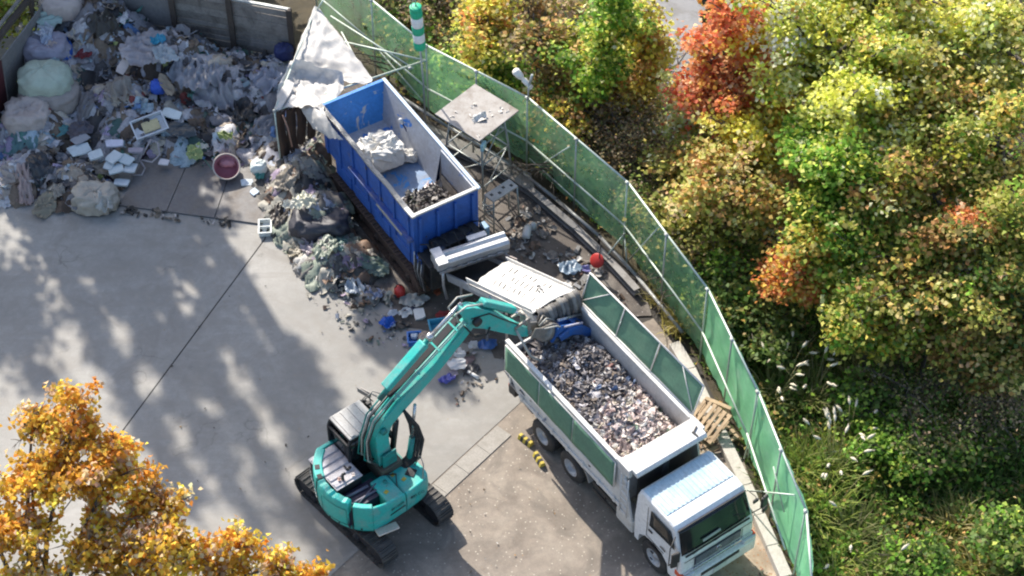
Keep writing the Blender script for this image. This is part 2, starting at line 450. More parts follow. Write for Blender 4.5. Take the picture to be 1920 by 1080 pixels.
def chunk(mb, c, d, col, rr):
    """a stiff broken bit: bent box"""
    m = Matrix.Translation(c) @ Matrix.Rotation(rr.random() * 6.28, 4, 'Z') @ Matrix.Rotation(rr.gauss(0, 0.5), 4, 'Y') @ Matrix.Rotation(rr.gauss(0, 0.5), 4, 'X')
    vs = [m @ Vector((x * d[0] / 2 * rr.uniform(0.75, 1.1), y * d[1] / 2 * rr.uniform(0.75, 1.1), z * d[2] / 2)) for x in (-1, 1) for y in (-1, 1) for z in (-1, 1)]
    mb.add(vs, [(0, 1, 3, 2), (4, 6, 7, 5), (0, 4, 5, 1), (2, 3, 7, 6), (0, 2, 6, 4), (1, 5, 7, 3)], False, col)
PAL_MIX = [((0.60, 0.59, 0.60), 6), ((0.46, 0.445, 0.465), 10), ((0.34, 0.33, 0.35), 11), ((0.22, 0.21, 0.22), 9), ((0.11, 0.10, 0.10), 9), ((0.04, 0.038, 0.04), 8), ((0.34, 0.28, 0.22), 6), ((0.2, 0.15, 0.11), 6),
           ((0.1, 0.07, 0.05), 5), ((0.48, 0.42, 0.34), 4), ((0.4, 0.5, 0.56), 4), ((0.12, 0.22, 0.42), 1.2), ((0.1, 0.24, 0.2), 1.5), ((0.3, 0.34, 0.12), 0.8), ((0.3, 0.07, 0.06), 0.7), ((0.36, 0.3, 0.42), 3), ((0.05, 0.1, 0.09), 2.5)]
def pick(pal, rr):
    t = rr.random() * sum(w for _, w in pal)
    for c, w in pal:
        t -= w
        if t <= 0: break
    k = rr.uniform(0.68, 1.05)
    return tuple(min(0.8, x * k) for x in c)
SCRAP = attr_mat('mixed_scrap', 0.6, 0.0, 0.35, 0.3)
def heap(name, label, poly, n, seed, pal, smin, smax, hfun=H, cat='rubbish heap', under=(0.06, 0.055, 0.05), bbox=None, dense=0.0, z0=0.0, step=0.16, big=0, bw=(0.4, 1.25)):
    rr = random.Random(seed); mb = MB()
    xs = [p[0] for p in poly]; ys = [p[1] for p in poly]; x0, x1, y0, y1 = min(xs), max(xs), min(ys), max(ys)
    nx = int((x1 - x0) / step) + 1; ny = int((y1 - y0) / step) + 1; idx = {}
    for j in range(ny + 1):
        for i in range(nx + 1):
            x = x0 + i * step; y = y0 + j * step
            idx[i, j] = len(mb.v); mb.v.append((x, y, z0 + hfun(x, y) - 0.05)); mb.c.append(tuple(u * rr.uniform(0.5, 1.6) for u in under))
    for j in range(ny):
        for i in range(nx):
            if inside(x0 + (i + .5) * step, y0 + (j + .5) * step, poly) and hfun(x0 + (i + .5) * step, y0 + (j + .5) * step) > 0.03:
                mb.f.append((idx[i, j], idx[i + 1, j], idx[i + 1, j + 1], idx[i, j + 1])); mb.sm.append(False)
    k = 0; t = 0
    while k < n and t < n * 8:
        t += 1
        x = rr.uniform(x0, x1); y = rr.uniform(y0, y1)
        if not inside(x, y, poly): continue
        h = hfun(x, y)
        if h < 0.04 and rr.random() > 0.25: continue
        P = pal(x, y) if callable(pal) else pal
        col = pick(P, rr); s = smin + (smax - smin) * rr.random() ** 2.2
        z = z0 + h + rr.uniform(-0.02, 0.05)
        q = rr.random()
        if q < 0.62: crumple(mb, (x, y, z + s * 0.1), s * rr.uniform(0.8, 1.4), s * rr.uniform(0.6, 1.1), col, rr, 3, 3, rr.uniform(0.12, 0.34), 0.55)
        elif q < 0.8: crumple(mb, (x, y, z + s * 0.1), s * rr.uniform(1.2, 2.0), s * rr.uniform(0.15, 0.35), col, rr, 4, 1, 0.5, 0.4)
        elif q < 0.94: chunk(mb, (x, y, z + 0.02), (s * rr.uniform(0.4, 0.9), s * rr.uniform(0.25, 0.6), s * rr.uniform(0.06, 0.4)), col, rr)
        else: chunk(mb, (x, y, z + 0.04), (s * 2, 0.03, 0.03), col, rr)
        k += 1
    k = 0
    while k < big:                                # larger soft films and cloths that slump over the small scraps
        x = rr.uniform(x0, x1); y = rr.uniform(y0, y1)
        if not inside(x, y, poly) or hfun(x, y) < 0.1: continue
        w = rr.uniform(*bw); h = w * rr.uniform(0.5, 1.0); a = rr.random() * 6.28; ca, sa_ = math.cos(a), math.sin(a); N = 9
        col = pick([(c, v * (0.35 if max(c) < 0.15 else 1)) for c, v in (pal(x, y) if callable(pal) else pal)], rr); vs = []; o_ = rr.uniform(0, 50)
        for j in range(N + 1):
            for i in range(N + 1):
                u = i / N - .5; v = j / N - .5; e = 1 - max(0, abs(u) + abs(v) - 0.55) * 0.7 + 0.3 * noise.noise((u * 3 + o_, v * 3, 0))
                px = x + (u * w * ca - v * h * sa_) * e; py = y + (u * w * sa_ + v * h * ca) * e
                f = 1 - abs(noise.noise((u * 3.2 * w / .5 + o_, v * 1.2, o_))) * 2.4; f2 = 1 - abs(noise.noise((u * 7 + o_, v * 4, 9))) * 2.4
                vs.append((px, py, z0 + hfun(px, py) + 0.06 + w * (0.14 * f + 0.07 * f2) - 0.12 * w * (u * u + v * v) * 4))
        mb.add(vs, [(j * (N + 1) + i, j * (N + 1) + i + 1, (j + 1) * (N + 1) + i + 1, (j + 1) * (N + 1) + i) for j in range(N) for i in range(N)], True, col); k += 1
    o = mb.build(name, SCRAP)
    return tag(o, label, cat, None, 'stuff')
def pal_A(x, y):
    if x > -11 and y < 8: return [(c, w * (1.6 if max(c) < 0.25 and w > 2 else 0.9)) for c, w in PAL_MIX]
    return PAL_MIX
heap('rubbish_heap', 'large mixed heap of plastic and paper scraps piled against the back wall', HEAP_A, 2100, 11, pal_A, 0.09, 0.5, big=430)
PAL_B = [((0.36, 0.34, 0.29), 9), ((0.19, 0.175, 0.16), 10), ((0.07, 0.066, 0.062), 8), ((0.4, 0.37, 0.31), 5), ((0.22, 0.25, 0.2), 6), ((0.5, 0.48, 0.45), 3), ((0.2, 0.13, 0.09), 5), ((0.3, 0.33, 0.4), 3), ((0.28, 0.22, 0.3), 2)]
heap('rubbish_heap', 'lower dark heap of scraps along the side of the blue shredder', HEAP_B, 900, 12, PAL_B, 0.08, 0.4, big=150)

# ------------------------------------------------------------ back wall of boards
wall_dir = Vector((5.71, -1.57)).normalized(); wang = math.atan2(wall_dir.y, wall_dir.x)
wall = empty('board_wall', (-15.2, 11.95, 0), wang, 'weathered grey board wall behind the large rubbish heap', 'wall')
grey_plate = paint('grey_steel_sheet', (0.21, 0.2, 0.195), 0.55, (0.12, 0.11, 0.1), 0.4, 0.8)
board_m = paint('weathered_boards', (0.22, 0.195, 0.17), 0.85, (0.06, 0.05, 0.045), 0.9, 1.6)
board_m2 = paint('weathered_boards_pale', (0.28, 0.255, 0.23), 0.85, (0.09, 0.075, 0.065), 0.9, 1.3)
post_m = paint('brown_steel_post', (0.085, 0.065, 0.052), 0.75, (0.05, 0.035, 0.028), 0.7, 3)
rr = random.Random(3)
bays = [(0.0, 2.1, 3.2), (2.1, 4.15, 3.2), (4.15, 6.2, 2.75), (6.2, 8.3, 2.62)]
for i, (a, b, top) in enumerate(bays):
    if i < 2:
        MB().box(((a + b) / 2, 0, 0.45), (b - a - 0.1, 0.06, 0.9)).build('board', board_m, wall, 0.01)
        for k in range(2):
            MB().box(((a + b) / 2 + 0.004 * k, -0.01 * k, 0.92 + 0.57 + 1.16 * k), (b - a - 0.06, 0.045, 1.13)).build('panel', grey_plate, wall, 0.008)
    else:
        z = 0.02; k = 0
        while z < top - 0.1:
            h = min(rr.uniform(0.2, 0.32), top - z)
            MB().box(((a + b) / 2, rr.uniform(-0.018, 0.018), z + h / 2), (b - a - 0.1, 0.05, h - rr.uniform(0.012, 0.04)), rr.gauss(0, 0.002), rr.gauss(0, 0.004)).build('board', [board_m, board_m2][k % 2 if i == 2 else 1], wall, 0.006)
            z += h; k += 1
        MB().box(((a + b) / 2, 0.0, top + 0.04), (b - a - 0.02, 0.11, 0.07)).build('top_rail', GALV if i == 3 else WHITE, wall, 0.01)
for i, (a, b, top) in enumerate(bays + [(8.3, 8.4, 2.62)]):
    MB().box((a, -0.07, top / 2 + 0.05), (0.13, 0.13, top + 0.1)).box((a, -0.142, top / 2 + 0.05), (0.2, 0.014, top + 0.09)).build('post', post_m, wall, 0.008)
# left wall
lw = empty('panel_wall', (-15.15, 11.8, 0), math.atan2(-5.1, -1.75), 'grey panel wall with rusty beams on the far left', 'wall')
for k, (a, b) in enumerate(((0.05, 1.5), (1.55, 4.1), (4.2, 6.2))):
    MB().box(((a + b) / 2, 0.06 + 0.03 * k, 1.15), (b - a, 0.05, 2.2), 0, 0, R(-5)).build('panel', [grey_plate, grey_plate, paint('maroon_sheet', (0.09, 0.02, 0.025), 0.6, (0.05, 0.02, 0.02), 0.6, 2)][k], lw, 0.008)
for a in (0.0, 1.5, 4.15, 6.2):
    MB().box((a, -0.12, 1.35), (0.15, 0.16, 2.7)).build('post', post_m, lw, 0.01)
MB().box((2.8, -0.16, 2.55), (5.9, 0.18, 0.16)).build('beam', post_m, lw, 0.01)
MB().box((2.8, -0.3, 2.72), (5.9, 0.1, 0.1)).build('top_rail', board_m2, lw, 0.01)

# ------------------------------------------------------------ green net fence
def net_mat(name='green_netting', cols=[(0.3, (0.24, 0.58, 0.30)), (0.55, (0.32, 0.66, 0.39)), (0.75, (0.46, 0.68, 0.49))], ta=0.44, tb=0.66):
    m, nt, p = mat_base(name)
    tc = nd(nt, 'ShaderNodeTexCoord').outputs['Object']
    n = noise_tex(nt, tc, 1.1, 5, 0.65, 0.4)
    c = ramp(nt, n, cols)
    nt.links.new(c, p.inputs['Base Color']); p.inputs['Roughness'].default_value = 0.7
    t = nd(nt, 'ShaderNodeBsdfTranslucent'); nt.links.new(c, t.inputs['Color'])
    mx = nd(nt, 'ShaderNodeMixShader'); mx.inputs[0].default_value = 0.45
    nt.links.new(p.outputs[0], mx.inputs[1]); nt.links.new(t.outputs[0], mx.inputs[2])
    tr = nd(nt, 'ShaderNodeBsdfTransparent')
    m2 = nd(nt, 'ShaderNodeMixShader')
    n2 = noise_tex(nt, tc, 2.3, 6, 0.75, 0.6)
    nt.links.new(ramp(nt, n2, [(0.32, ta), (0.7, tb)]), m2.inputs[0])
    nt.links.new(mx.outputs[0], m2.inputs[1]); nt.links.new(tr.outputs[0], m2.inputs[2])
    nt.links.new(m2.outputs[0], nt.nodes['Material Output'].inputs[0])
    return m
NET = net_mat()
NETB = net_mat('green_netting_sun_in_colour', [(0.3, (0.26, 0.74, 0.37)), (0.55, (0.33, 0.80, 0.45)), (0.75, (0.46, 0.82, 0.55))], 0.06, 0.22)  # brighter, denser copy of the netting: sunlight on these bays put into its colour
PIPE = paint('pale_green_pipe', (0.50, 0.58, 0.52), 0.45, (0.3, 0.3, 0.25), 0.5, 3, 0.2)
fence = empty('net_fence', (0, 0, 0), 0, 'tall green net fence on pipe posts between yard and trees', 'fence')
FTOP = 3.1
pts = [Vector((x, y, 0)) for x, y in FENCE]
mid_in = [0, 0, 0, 0, 0.0, 0.0, 0.12, 0.35, 0.3]
mid_z = [1.3, 1.3, 1.3, 1.3, 1.3, 1.3, 1.35, 1.5, 1.5]
nrm = []
for i in range(len(pts)):
    d = (pts[min(i + 1, len(pts) - 1)] - pts[max(i - 1, 0)]).normalized()
    nrm.append(Vector((d.y, -d.x, 0)))          # towards the yard (left-hand side of travel is outside)
for i in range(len(pts) - 1):
    a, b = pts[i], pts[i + 1]; L = (b - a).length; d = (b - a) / L; n = Vector((d.y, -d.x, 0))
    nseg = max(6, int(L / 0.18)); nz = 10; mb = MB(); vs = []
    for j in range(nz + 1):
        for k in range(nseg + 1):
            t = k / nseg; z = 0.28 + (FTOP - 0.30) * j / nz
            s = math.sin(math.pi * t)
            off = 0.07 * s * math.sin(math.pi * j / nz) + 0.11 * noise.noise((t * L * 1.3 + i * 7, z * 0.7, 2)) + 0.05 * noise.noise((t * L * 3.5 + i * 7, z * 0.9, 4))
            if j == 0: z += 0.1 * noise.noise((t * L * 1.5, i * 3.1, 8))
            p = a + d * (t * L) - n * (0.05 + off * (0.3 + 0.7 * s)) + Vector((0, 0, z - ((0.05 + 0.05 * noise.noise((t * L * 2.2, i, 3))) * s if j == nz else 0)))
            vs.append(p)
    fs = [(j * (nseg + 1) + k, j * (nseg + 1) + k + 1, (j + 1) * (nseg + 1) + k + 1, (j + 1) * (nseg + 1) + k) for j in range(nz) for k in range(nseg)]
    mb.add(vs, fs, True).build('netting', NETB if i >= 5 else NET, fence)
    MB().tube([a + Vector((0, 0, FTOP)), b + Vector((0, 0, FTOP))], 0.032, 8).build('top_rail', PIPE, fence)
    if i < len(pts) - 2:
        q0 = a - nrm[i] * 0 + nrm[i] * mid_in[i] + n * 0.04 + Vector((0, 0, mid_z[i])); q1 = b + nrm[i + 1] * mid_in[i + 1] + n * 0.04 + Vector((0, 0, mid_z[i + 1]))
        MB().tube([q0, q1], 0.03, 8).build('mid_rail', PIPE, fence)
    m = max(1, round(L / 2.3))
    for k in range(m):
        p = a + d * (L * k / m) + n * 0.03
        MB().tube([p + Vector((0, 0, -0.1)), p + Vector((0, 0, FTOP + 0.06))], 0.027, 8).build('post', PIPE if k == 0 else GALV, fence)
        c = p + Vector((0, 0, FTOP))
        MB().tube([c - d * 0.06, c + d * 0.07], 0.05, 8).build('pipe_clamp', GALV, fence)
for (a, b) in (((0.62, 4.92, 0.1), (1.75, 3.63, 2.4)), ((3.55, 1.05, 0.1), (4.28, -0.2, 2.9)), ((3.42, 1.36, 1.0), (2.75, 1.0, 0.1)), ((3.42, 1.36, 0.75), (3.5, 0.7, 0.05)), ((0.55, 4.95, 0.62), (2.35, 2.7, 0.55)),
               ((6.67, -6.38, 2.9), (6.42, -6.8, 0.5)), ((6.2, -7.82, 0.45), (7.34, -9.57, 2.6)), ((6.93, -8.35, 2.2), (7.23, -9.18, 1.3)), ((-4.5, 9.62, 1.2), (-2.9, 7.65, 0.6))):
    MB().tube([a, b], 0.022, 8).build('brace', PIPE, fence)

# inner guard: pipe rail and steel beams at the foot of the fence
dark_gap = paint('kerb_dark_gap', (0.03, 0.028, 0.025), 0.95, (0.05, 0.045, 0.035), 0.7, 2)
PL = [(-3.6, 8.0), (-2.0, 6.55), (0.0, 4.88), (1.4, 3.3), (2.67, 1.76), (3.75, 0.1), (4.98, -2.11)]
pr = empty('guard_rail', (0, 0, 0), 0, 'low grey pipe rail running along the foot of the net fence', 'guard rail')
for a, b in zip(PL[:-1], PL[1:]):
    MB().tube([(a[0], a[1], 0.42), (b[0], b[1], 0.42)], 0.055, 10).build('pipe', paint('dull_pipe', (0.26, 0.27, 0.27), 0.5, (0.12, 0.1, 0.09), 0.7, 2, 0.3), pr)
    MB().tube([(a[0], a[1], -0.05), (a[0], a[1], 0.55)], 0.03, 8).build('post', BLACK, pr)
KB = [(-2.3, 6.1), (-0.6, 4.95), (0.55, 3.95), (1.98, 2.22), (2.95, 0.9), (3.75, -0.35)]
kb = empty('kerb_beam', (0, 0, 0), 0, 'dusty grey steel beam kerb lying parallel to the fence', 'kerb')
for a, b in zip(KB[:-1], KB[1:]):
    A, B = Vector((*a, 0.1)), Vector((*b, 0.1)); dd = (B - A).normalized() * 0.012
    mb = MB().bar(A + dd, B - dd, 0.22, 0.05).bar(A + dd + Vector((0, 0, 0.1)), B - dd + Vector((0, 0, 0.1)), 0.05, 0.15).bar(A + dd + Vector((0, 0, 0.2)), B - dd + Vector((0, 0, 0.2)), 0.22, 0.04)
    mb.build('beam', paint('dusty_beam', (0.24, 0.23, 0.22), 0.7, (0.12, 0.1, 0.085), 0.7, 2.5), kb, 0.005)
KW = [(4.75, -2.35), (5.15, -3.35), (5.95, -5.9), (6.45, -7.5), (7.28, -10.5), (7.22, -13.2)]
kw = empty('concrete_kerb', (0, 0, 0), 0, 'pale concrete kerb in sunlight under the lower run of fence', 'kerb')
kerb_m = paint('pale_concrete_kerb', (0.46, 0.435, 0.40), 0.8, (0.36, 0.32, 0.27), 0.5, 2.0)
for a, b in zip(KW[:-1], KW[1:]):
    A, B = Vector((*a, 0.1)), Vector((*b, 0.1)); L = (B - A).length; d = (B - A) / L; m = max(1, round(L / 1.2))
    for k in range(m):
        MB().bar(A + d * (L * k / m + 0.006), A + d * (L * (k + 1) / m - 0.006), 0.34, 0.3 + 0.008 * (k % 2)).build('kerb_stone', kerb_m, kw, 0.015)
# fence-top lamp and striped tube
lamp = empty('flood_lamp', (0.49, 5, 3.1), 0, 'white flood lamp on a short pole above the green fence', 'lamp')
MB().tube([(0, 0, 0), (0.02, 0.02, 0.62)], 0.03, 8).build('pole', GALV, lamp)
MB().lathe([(-0.02, 0.02), (0.0, 0.08), (0.35, 0.09), (0.42, 0.05), (0.5, 0.11), (0.74, 0.13), (0.80, 0.09), (0.81, 0.0)], (0.1, 0.05, 0.42), (-0.36, 0.1, 0.42), 14).build('lamp_head', paint('lamp_white', (0.78, 0.75, 0.7), 0.4, (0.5, 0.42, 0.35), 0.4, 4), lamp)
MB().tube([(0.02, 0.02, 0.35), (0.1, 0.05, 0.45)], 0.035, 8).tube([(0.05, 0.03, 0.6), (0.12, 0.06, 0.95)], 0.04, 8).build('bracket', GALV, lamp)
TB_ = (-2.84, 5.82, 5.3)
tb = empty('striped_tube', (TB_[0], TB_[1], 0), R(20), 'green and white striped tube on a tall thin pole by the fence', 'marker tube')
g1m = paint('bright_green_band', (0.0, 0.42, 0.22), 0.4, (0.1, 0.3, 0.2), 0.3, 3); w1m = paint('white_band', (0.8, 0.8, 0.8), 0.4, (0.6, 0.58, 0.55), 0.3, 3)
bz = [(4.46, 4.74, g1m), (4.74, 5.06, w1m), (5.06, 5.34, g1m), (5.34, 5.72, w1m), (5.72, 5.96, g1m), (5.96, 6.1, g1m)]
for (a, b, m) in bz:
    r0 = 0.185 + 0.004 * math.sin(a * 9)
    x0, x1 = -0.05 * (a - 5.3), -0.05 * (b - 5.3)
    mb = MB().lathe([(0, 0.02), (0.0, r0 - 0.01), (0.012, r0), (b - a - 0.012, r0), (b - a, r0 - 0.012), (b - a, 0.02)], (x0, 0, a), (-0.05, 0, 1), 22)
    mb.build('band', m, tb)
MB().tube([(0.12, 0, 0), (0.1, 0, 3.1), (0.04, 0, 4.5)], 0.03, 8).tube([(-0.02, 0.05, 6.0), (0.0, 0.05, 6.8)], 0.02, 6).tube([(-0.18, 0.02, 6.05), (0.0, 0.05, 6.7)], 0.012, 6).build('pole', GALV, tb)

# ------------------------------------------------------------ blue shredder
# local frame: x along the hopper towards the conveyor, y to its left, origin under the far right corner of the hopper
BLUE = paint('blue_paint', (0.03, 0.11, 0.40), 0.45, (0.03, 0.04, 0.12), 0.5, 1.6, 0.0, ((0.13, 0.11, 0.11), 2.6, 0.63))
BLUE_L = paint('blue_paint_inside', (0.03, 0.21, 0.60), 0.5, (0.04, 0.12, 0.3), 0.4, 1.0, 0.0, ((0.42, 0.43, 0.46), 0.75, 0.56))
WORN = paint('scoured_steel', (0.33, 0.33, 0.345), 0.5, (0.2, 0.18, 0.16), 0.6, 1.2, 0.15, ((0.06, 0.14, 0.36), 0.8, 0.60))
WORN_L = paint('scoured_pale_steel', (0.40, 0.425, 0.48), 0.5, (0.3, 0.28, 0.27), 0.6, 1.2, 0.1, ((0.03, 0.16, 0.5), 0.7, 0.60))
WORN2 = paint('scoured_brown_steel', (0.46, 0.38, 0.29), 0.55, (0.16, 0.13, 0.1), 0.7, 1.2, 0.15)
RIM = paint('rim_white_steel', (0.48, 0.48, 0.47), 0.45, (0.3, 0.26, 0.22), 0.55, 3, 0.2)
SH = (-5.84, 4.80); SA = R(-57.8)
sh = empty('shredder', (SH[0], SH[1], 0), SA, 'blue tracked waste shredder with open steel hopper in the middle of the yard', 'shredder')
HL, HW, HZ = 5.55, 2.22, 3.0
# hopper shell: outer walls
t = 0.05
MB().box((HL / 2, t / 2, 2.12), (HL, t, 1.76)).build('hopper_wall', BLUE, sh, 0.006)
MB().box((HL / 2, HW - t / 2, 2.12), (HL, t, 1.76)).build('hopper_wall', BLUE, sh, 0.006)
MB().box((HL - t / 2, HW / 2, 2.12), (t, HW - 2 * t - .004, 1.76)).build('hopper_wall', BLUE, sh, 0.006)
MB().box((t / 2, HW / 2, 2.12), (t, HW - 2 * t - .004, 1.76)).build('hopper_wall', BLUE, sh, 0.006)
PX = 3.55          # where the floor ends and the cutting chamber begins
# sloping inner liner plates
def quad(mb, a, b, c, d, n=8):
    a, b, c, d = map(Vector, (a, b, c, d)); vs = []
    for j in range(n + 1):
        for i in range(n + 1):
            p = a.lerp(b, i / n).lerp(d.lerp(c, i / n), j / n)
            vs.append(p)
    return mb.add(vs, [(j * (n + 1) + i, j * (n + 1) + i + 1, (j + 1) * (n + 1) + i + 1, (j + 1) * (n + 1) + i) for j in range(n) for i in range(n)], True)
fz0, fz1 = 1.75, 1.62
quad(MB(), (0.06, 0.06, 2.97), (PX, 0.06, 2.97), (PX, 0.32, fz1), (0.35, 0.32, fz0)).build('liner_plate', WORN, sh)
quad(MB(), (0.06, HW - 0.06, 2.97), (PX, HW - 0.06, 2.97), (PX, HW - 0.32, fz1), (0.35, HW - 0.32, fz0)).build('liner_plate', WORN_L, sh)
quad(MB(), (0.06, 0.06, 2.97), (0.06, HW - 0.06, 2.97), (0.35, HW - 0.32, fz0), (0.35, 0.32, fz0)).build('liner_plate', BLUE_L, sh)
FM = 2.35; fzm = fz0 + (fz1 - fz0) * (FM - .35) / (PX - .35)
quad(MB(), (0.35, 0.32, fz0), (FM, 0.32, fzm), (FM, HW - 0.32, fzm), (0.35, HW - 0.32, fz0)).build('hopper_floor', WORN_L, sh)
quad(MB(), (FM + .004, 0.32, fzm), (PX, 0.32, fz1), (PX, HW - 0.32, fz1), (FM + .004, HW - 0.32, fzm)).build('hopper_floor', paint('scuffed_blue_floor', (0.16, 0.24, 0.38), 0.5, (0.22, 0.2, 0.19), 0.8, 1.1, 0.1, ((0.03, 0.2, 0.5), 1.1, 0.54)), sh)
# chamber: vertical sheets, pale steel on the top half and scoured brown below
MB().box(((PX + HL) / 2, HW - 0.09, 2.5), (HL - PX - 0.1, 0.05, 0.94)).build('chamber_plate', WORN_L, sh, 0.004)
MB().box(((PX + HL) / 2, HW - 0.20, 1.62), (HL - PX - 0.1, 0.05, 0.7), 0, 0, R(-14)).build('chamber_plate', WORN2, sh, 0.004)
MB().box(((PX + HL) / 2, 0.09, 2.2), (HL - PX - 0.1, 0.05, 1.5)).build('chamber_plate', WORN, sh, 0.004)
MB().box((HL - 0.07, HW / 2, 2.2), (0.03, HW - 0.2, 1.5)).build('chamber_plate', WORN2, sh, 0.004)
MB().box((PX, HW / 2, 1.58), (0.06, HW - 0.4, 0.1)).build('floor_edge', STEEL, sh, 0.005)
MB().box((PX + 0.02, HW - 0.1, 2.3), (0.05, 0.06, 1.3), 0, 0, R(-4)).build('wall_seam', STEEL, sh)
mb = MB()
for y in (0.62, HW - 0.62):
    mb.lathe([(0, 0.14), (1.4, 0.14)], (PX + 0.08, y, 1.05), (1, 0, 0), 14)
    for k in range(9):
        x = PX + 0.2 + k * 0.15
        for q in range(3):
            th = q * 2.09 + k * 0.7 + y
            mb.box((x, y + math.cos(th) * 0.19, 1.05 + math.sin(th) * 0.19), (0.06, 0.1, 0.1), 0, 0, th)
mb.build('cutting_shaft', BLACK, sh)
# rim
mb = MB(); dent = lambda x, k: (0.03 * noise.noise((x * 1.1, k, 2)), 0.02 * noise.noise((x * 1.4, k, 7)))
for k in range(12):
    a_, b_ = -0.07 + (HL + 0.14) * k / 12, -0.07 + (HL + 0.14) * (k + 1) / 12
    mb.bar((a_, dent(a_, 1)[0], HZ + dent(a_, 1)[1]), (b_ + .004, dent(b_, 1)[0], HZ + dent(b_, 1)[1]), 0.15, 0.07).build('rim', RIM, sh, 0.012)
MB().box((HL / 2, HW, HZ), (HL + 0.14, 0.11, 0.07)).build('rim', paint('rim_blue_white', (0.45, 0.55, 0.66), 0.45, (0.3, 0.4, 0.55), 0.5, 2), sh, 0.012)
MB().box((HL, HW / 2, HZ + .003), (0.12, HW - 0.13, 0.07)).build('rim', RIM, sh, 0.012)
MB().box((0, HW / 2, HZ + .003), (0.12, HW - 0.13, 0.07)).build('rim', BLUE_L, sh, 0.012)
# outside ribs and the stepped lower ledge
for k in range(7):
    MB().box((0.25 + k * 0.84, -0.025, 2.05), (0.08, 0.05, 1.6)).build('rib', BLUE, sh, 0.008)
for k in range(4):
    MB().box((HL + 0.05, 0.2 + k * 0.6, 2.1), (0.1, 0.08, 1.5)).build('rib', BLUE, sh, 0.008)
MB().box((HL / 2 + 0.9, -0.08, 1.95), (3.7, 0.16, 0.1)).build('ledge', paint('ledge_blue', (0.02, 0.07, 0.3), 0.5, (0.25, 0.22, 0.16), 0.7, 3), sh, 0.01)
MB().box((HL / 2 + 1.6, -0.17, 1.93), (1.5, 0.05, 0.07)).build('ledge_lip', paint('bare_beige', (0.4, 0.37, 0.3), 0.6, (0.2, 0.17, 0.13), 0.6, 4), sh, 0.01)
MB().box((HL / 2 + 0.55, 0.16, 1.0), (5.1, 0.3, 0.7)).build('lower_cover', BLUE, sh, 0.02)
for k in range(4):
    MB().box((1.2 + k * 1.2, -0.006, 1.05), (0.95, 0.05, 0.52)).build('side_door', BLUE, sh, 0.012)
MB().box((HL / 2, HW / 2, 1.0), (HL - 0.1, HW - 0.75, 0.62)).build('chassis', BLACK, sh, 0.02)
# crawler tracks
def crawler(parent, x0, x1, y, w, zr, mat_pad, mat_frame, n=None, pz=0.0):
    """a crawler: belt pads as one part, side frame and rollers"""
    L = x1 - x0; per = 2 * L + 2 * math.pi * zr; n = n or int(per / 0.17); mb = MB()
    for i in range(n):
        s = per * i / n
        if s < L: p = Vector((x0 + s, y, pz + 2 * zr)); an = 0
        elif s < L + math.pi * zr:
            th = (s - L) / zr; p = Vector((x1 + math.sin(th) * zr, y, pz + zr + math.cos(th) * zr)); an = th
        elif s < 2 * L + math.pi * zr: p = Vector((x1 - (s - L - math.pi * zr), y, pz)); an = math.pi
        else:
            th = (s - 2 * L - math.pi * zr) / zr + math.pi; p = Vector((x0 + math.sin(th) * zr, y, pz + zr + math.cos(th) * zr)); an = th
        mb.box(p, (per / n * 0.94, w, 0.035), 0, an)
        up = Vector((math.sin(an), 0, math.cos(an)))
        mb.box(p + up * 0.03, (0.03, w - 0.02, 0.04), 0, an)
    mb.build('track_belt', mat_pad, parent)
    f = MB().box(((x0 + x1) / 2, y, pz + zr), (L + zr * 0.7, w * 0.5, zr * 1.2))
    for x in (x0, x1): f.lathe([(-w * 0.35, 0.02), (-w * 0.35, zr * 0.8), (w * 0.35, zr * 0.8), (w * 0.35, 0.02)], (x, y, pz + zr), (0, 1, 0), 16)
    f.build('track_frame', mat_frame, parent, 0.01)
    for k in range(5):
        x = x0 + L * (k + 0.5) / 5
        MB().lathe([(-w * 0.34, 0.01), (-w * 0.34, zr * 0.36), (w * 0.34, zr * 0.36), (w * 0.34, 0.01)], (x, y, pz + zr * 0.45), (0, 1, 0), 12).build('roller', mat_frame, parent)
crawler(sh, 0.9, 5.75, 0.02, 0.5, 0.36, RUST, RUST, None, 0.03)
crawler(sh, 0.9, 5.75, HW - 0.05, 0.5, 0.36, RUST, RUST, None, 0.03)
# drive end: motors, hoses, dark machinery
mb = MB().box((HL + 0.42, HW / 2, 1.2), (0.75, HW - 0.1, 0.5)).box((HL + 0.3, HW / 2 + 0.1, 1.6), (0.5, HW - 0.7, 0.35)).box((HL + 0.55, 0.25, 0.95), (0.6, 0.4, 0.9))
mb.build('drive_housing', BLACK, sh, 0.02)
for y in (0.55, 1.62):
    MB().lathe([(0, 0.05), (0, 0.21), (0.18, 0.22), (0.2, 0.15), (0.42, 0.14), (0.44, 0.05)], (HL + 0.5, y, 1.62), (1, 0, 0.35), 18).build('drive_motor', paint('oily_blue_black', (0.03, 0.04, 0.07), 0.4, (0.02, 0.02, 0.02), 0.8, 4), sh)
for k in range(7):
    y = 0.15 + 0.3 * k
    MB().tube([(HL + 0.1, y, 1.8), (HL + 0.35, y + 0.1, 1.98 - 0.05 * (k % 3)), (HL + 0.75, y + 0.16, 1.6), (HL + 0.82, y + 0.1, 1.0)], 0.022, 7).build('hose', RUBBER, sh)
for k in range(9):
    MB().tube([(HL + 0.2 + 0.07 * k, -0.12, 1.75 - 0.1 * (k % 4)), (HL + 0.3 + 0.06 * k, -0.2, 1.2), (HL + 0.4 + 0.05 * k, -0.12, 0.5)], 0.02, 6).build('hose', [RUBBER, STEEL][k % 3 == 0], sh)
MB().box((HL + 0.25, HW + 0.05, 1.4), (0.3, 0.2, 0.4)).build('valve_box', paint('sky_blue_box', (0.25, 0.4, 0.55), 0.5, (0.2, 0.2, 0.2), 0.4, 3), sh, 0.02)

